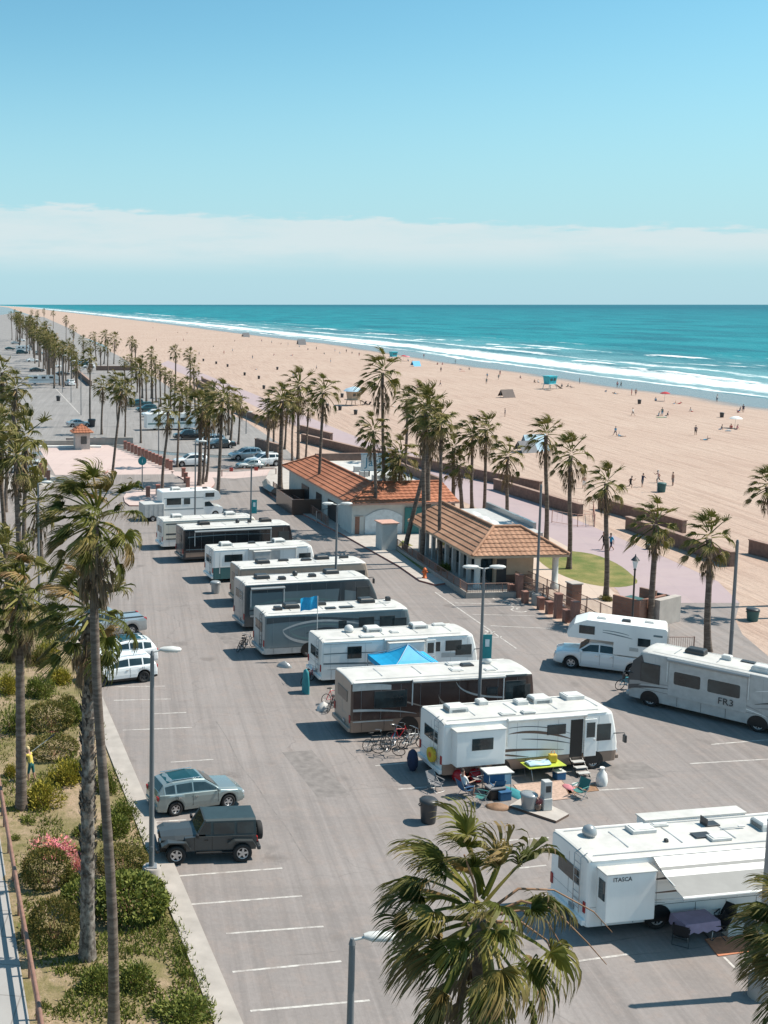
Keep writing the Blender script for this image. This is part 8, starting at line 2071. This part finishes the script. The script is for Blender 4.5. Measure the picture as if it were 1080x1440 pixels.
bicycle('teal bicycle standing between the pickup and the silver-grey motorhome', G(881, 969), R(15), 'tower_teal', 8)
bicycle('dark bicycle behind the brown coach rear', G(466, 998), R(60), 'black', 10); bicycle('red framed bicycle just behind the dark one at the coach rear', G(470, 990), R(25), 'red_plastic', -10)
bicycle('bicycle leaning on the swirl motorhome rear, outer one', G(339, 914), R(60), 'black', 14); bicycle('bicycle leaning on the swirl motorhome rear, inner one', G(349, 912), R(40), 'slate_dark', -10)
bicycle('bicycle behind the canopy motorhome rear', G(432, 960), R(50), 'red_plastic', 12)
bundle('teal_cloth', 'teal cloth draped over the bicycle behind the canopy motorhome', 'cloth', G(430, 974), [(.42, 0), (.40, .5), (.34, 1.0), (.30, 1.3), (.10, 1.42)], 'teal_fabric', 8, .45); heap('gear_pile', 'pale camping gear left on the asphalt behind the swirl motorhome', 'gear', G(400, 938), 1.0, .5, .4, 'grey_paint', 9); heap('gear_pile', 'grey boxes stacked behind the brown coach rear', 'gear', G(455, 998), .9, .6, .5, 'light_grey', 10)
bundle('dark_bundle', 'dark blue patterned bundle standing behind the white and brown motorhome', 'bundle', G(580, 1083), [(.16, 0), (.30, .25), (.34, .6), (.26, .9), (.10, 1.05)], 'cloth_navy', 11, .8)
t = thing('spare_wheel_cover', 'round yellow spare wheel cover on the rear of the open motorhome', 'wheel cover', pB(-LB / 2 - .14, -.35, 1.05), hd); m = MB(); m.tube([(-.08, 0, 0), (.08, 0, 0)], .36, 18); m.build('cover', 'yellow', t); m = MB(); m.tube([(-.095, 0, 0), (-.082, 0, 0)], .14, 12); m.build('badge', 'orange', t)
bin_thing('slim grey bin standing behind the white and teal motorhome', G(303, 834), 1.0, .38, 'grey_paint'); bin_thing('dark bin standing on the far road beyond the kiosk', G(82, 564), 1.3, .5, 'charcoal'); bin_thing('dark bin behind the silver car by the kiosk', G(129, 600), 1.5, .7, 'charcoal')
# blue canopy
def canopy():
    c = G(574, 912, 3.05); t = thing('canopy_tent', 'bright blue peaked canopy with white lettering, in front of the white motorhome', 'canopy', (c.x, c.y, 0), R(9)); m = MB(); w, h, pk_ = 1.75, 2.25, 3.3
    P = [Vector((-w, -w, h)), Vector((w, -w, h)), Vector((w, w, h)), Vector((-w, w, h))]; T = Vector((0, 0, pk_))
    for k in range(4):
        a, b = P[k], P[(k + 1) % 4]; n = 6
        for i in range(n):
            for j in range(n - i):
                f = lambda i, j: T + (a - T) * ((n - i - j) / n) * 0 + ((a - T) * (i / n) + (b - T) * (j / n)) - Vector((0, 0, .16 * math.sin(PI * min(1, (i + j) / n))))
                m.add([f(i, j), f(i + 1, j), f(i, j + 1)], [(0, 1, 2)], 0, True)
                if i + j < n - 1: m.add([f(i + 1, j), f(i + 1, j + 1), f(i, j + 1)], [(0, 1, 2)], 0, True)
        m.add([a, b, b - Vector((0, 0, .3)), a - Vector((0, 0, .3))], [(0, 1, 2, 3)], 0, False)
    cl = m.build('cloth', 'blue_tarp', t)
    for p in P: q = MB(); q.tube([(p.x, p.y, 0), (p.x, p.y, h)], .03, 6); q.build('leg', 'light_grey', t)
    sl = math.atan2(pk_ - h, w); q = MB(); mm = Matrix.Translation((0.15, -1.05, h + .16)) @ Matrix.Rotation(sl, 4, 'X')
    text_mesh(q, 'BUD\nLIGHT', .42, mm, 0, .01); q.build('lettering', 'cloth_white', cl)
    q = MB(); q.box((0, 0, 0), (.6, .5, .02)); o = q.build('emblem', 'cloth_white', cl, (-1.02, 0, h + .19)); o.rotation_euler = (0, -sl, 0)
    q = MB()
    for a in (P[0], P[3], P[1]): q.tube([T + Vector((0, 0, .02)), (T + a) / 2 - Vector((0, 0, .08)), a + Vector((0, 0, .02))], .02, 5)
    q.build('seam', 'pale_blue', cl)
canopy()
fb = G(445, 930); fh = height_at(fb, 838)
t = thing('flag_pole', 'thin white flag pole with a blue flag beside the swirl motorhome roof', 'flag', fb); m = MB(); m.tube([(0, 0, 0), (0, 0, fh)], .025, 6); m.build('pole', 'plastic_white', t)
m = MB(); n = 8; sc_ = fb.y / F_PX
vs = [(-i / n * 25 * sc_, .10 * math.sin(i * 1.3), fh - z - .02 * i) for i in range(n + 1) for z in (0, .30, .60, 19 * sc_)]
m.add(vs, [(i * 4 + j, i * 4 + j + 1, i * 4 + j + 5, i * 4 + j + 4) for i in range(n) for j in range(3)], 0, True); m.build('flag', 'blue_tarp', t)
# under the awning of the nearest motorhome
p = G(976, 1318); t = table('table under a lilac cloth in the shade of the let-out awning', p, R(12), 'wood', 1.35, .7, .74)
c = thing('tablecloth', 'lilac tablecloth hanging over the table in the awning shade', 'tablecloth', p + Vector((0, 0, .77)), R(12)); m = MB(); m.box((0, 0, .0), (1.44, .8, .02), 0)
pts = [(-.72, -.4), (.72, -.4), (.72, .4), (-.72, .4)]
for a, b in zip(pts, pts[1:] + pts[:1]):
    n = 8
    for i in range(n):
        p0_ = [a[k] + (b[k] - a[k]) * i / n for k in (0, 1)]; p1_ = [a[k] + (b[k] - a[k]) * (i + 1) / n for k in (0, 1)]; m.add([(p0_[0], p0_[1], 0), (p1_[0], p1_[1], 0), (p1_[0] * 1.04, p1_[1] * 1.06, -.30 - .08 * ((i + 1) % 2)), (p0_[0] * 1.04, p0_[1] * 1.06, -.30 - .08 * (i % 2))], [(0, 1, 2, 3)], 0, False)
m.build('cloth', 'purple_cloth', c)
for x, y, rz, l in ((1005, 1318, 180, 'dark folding chair at the right end of the lilac table'), (957, 1326, 60, 'dark folding chair at the front of the lilac table'), (1018, 1306, 220, 'dark folding chair behind the coral mat')): 
    camp_chair(l, G(x, y), R(rz), 'cloth_black', 'charcoal')
mat_thing('coral mat half in sun under the let-out awning', ((992, 1322), (1075, 1308), (1090, 1334), (1010, 1345)), 'coral_mat'); cooler('white cooler on the coral mat by the lilac table', G(1028, 1312), 'plastic_white', 'plastic_white')
dup = [l for l, v in LABELS.items() if len(v) > 1]
if dup: print('DUPLICATE LABELS', [(l, len(LABELS[l])) for l in dup])
for l in LABELS:
    if not 4 <= len(l.split()) <= 16: print('LABEL LENGTH', len(l.split()), l)
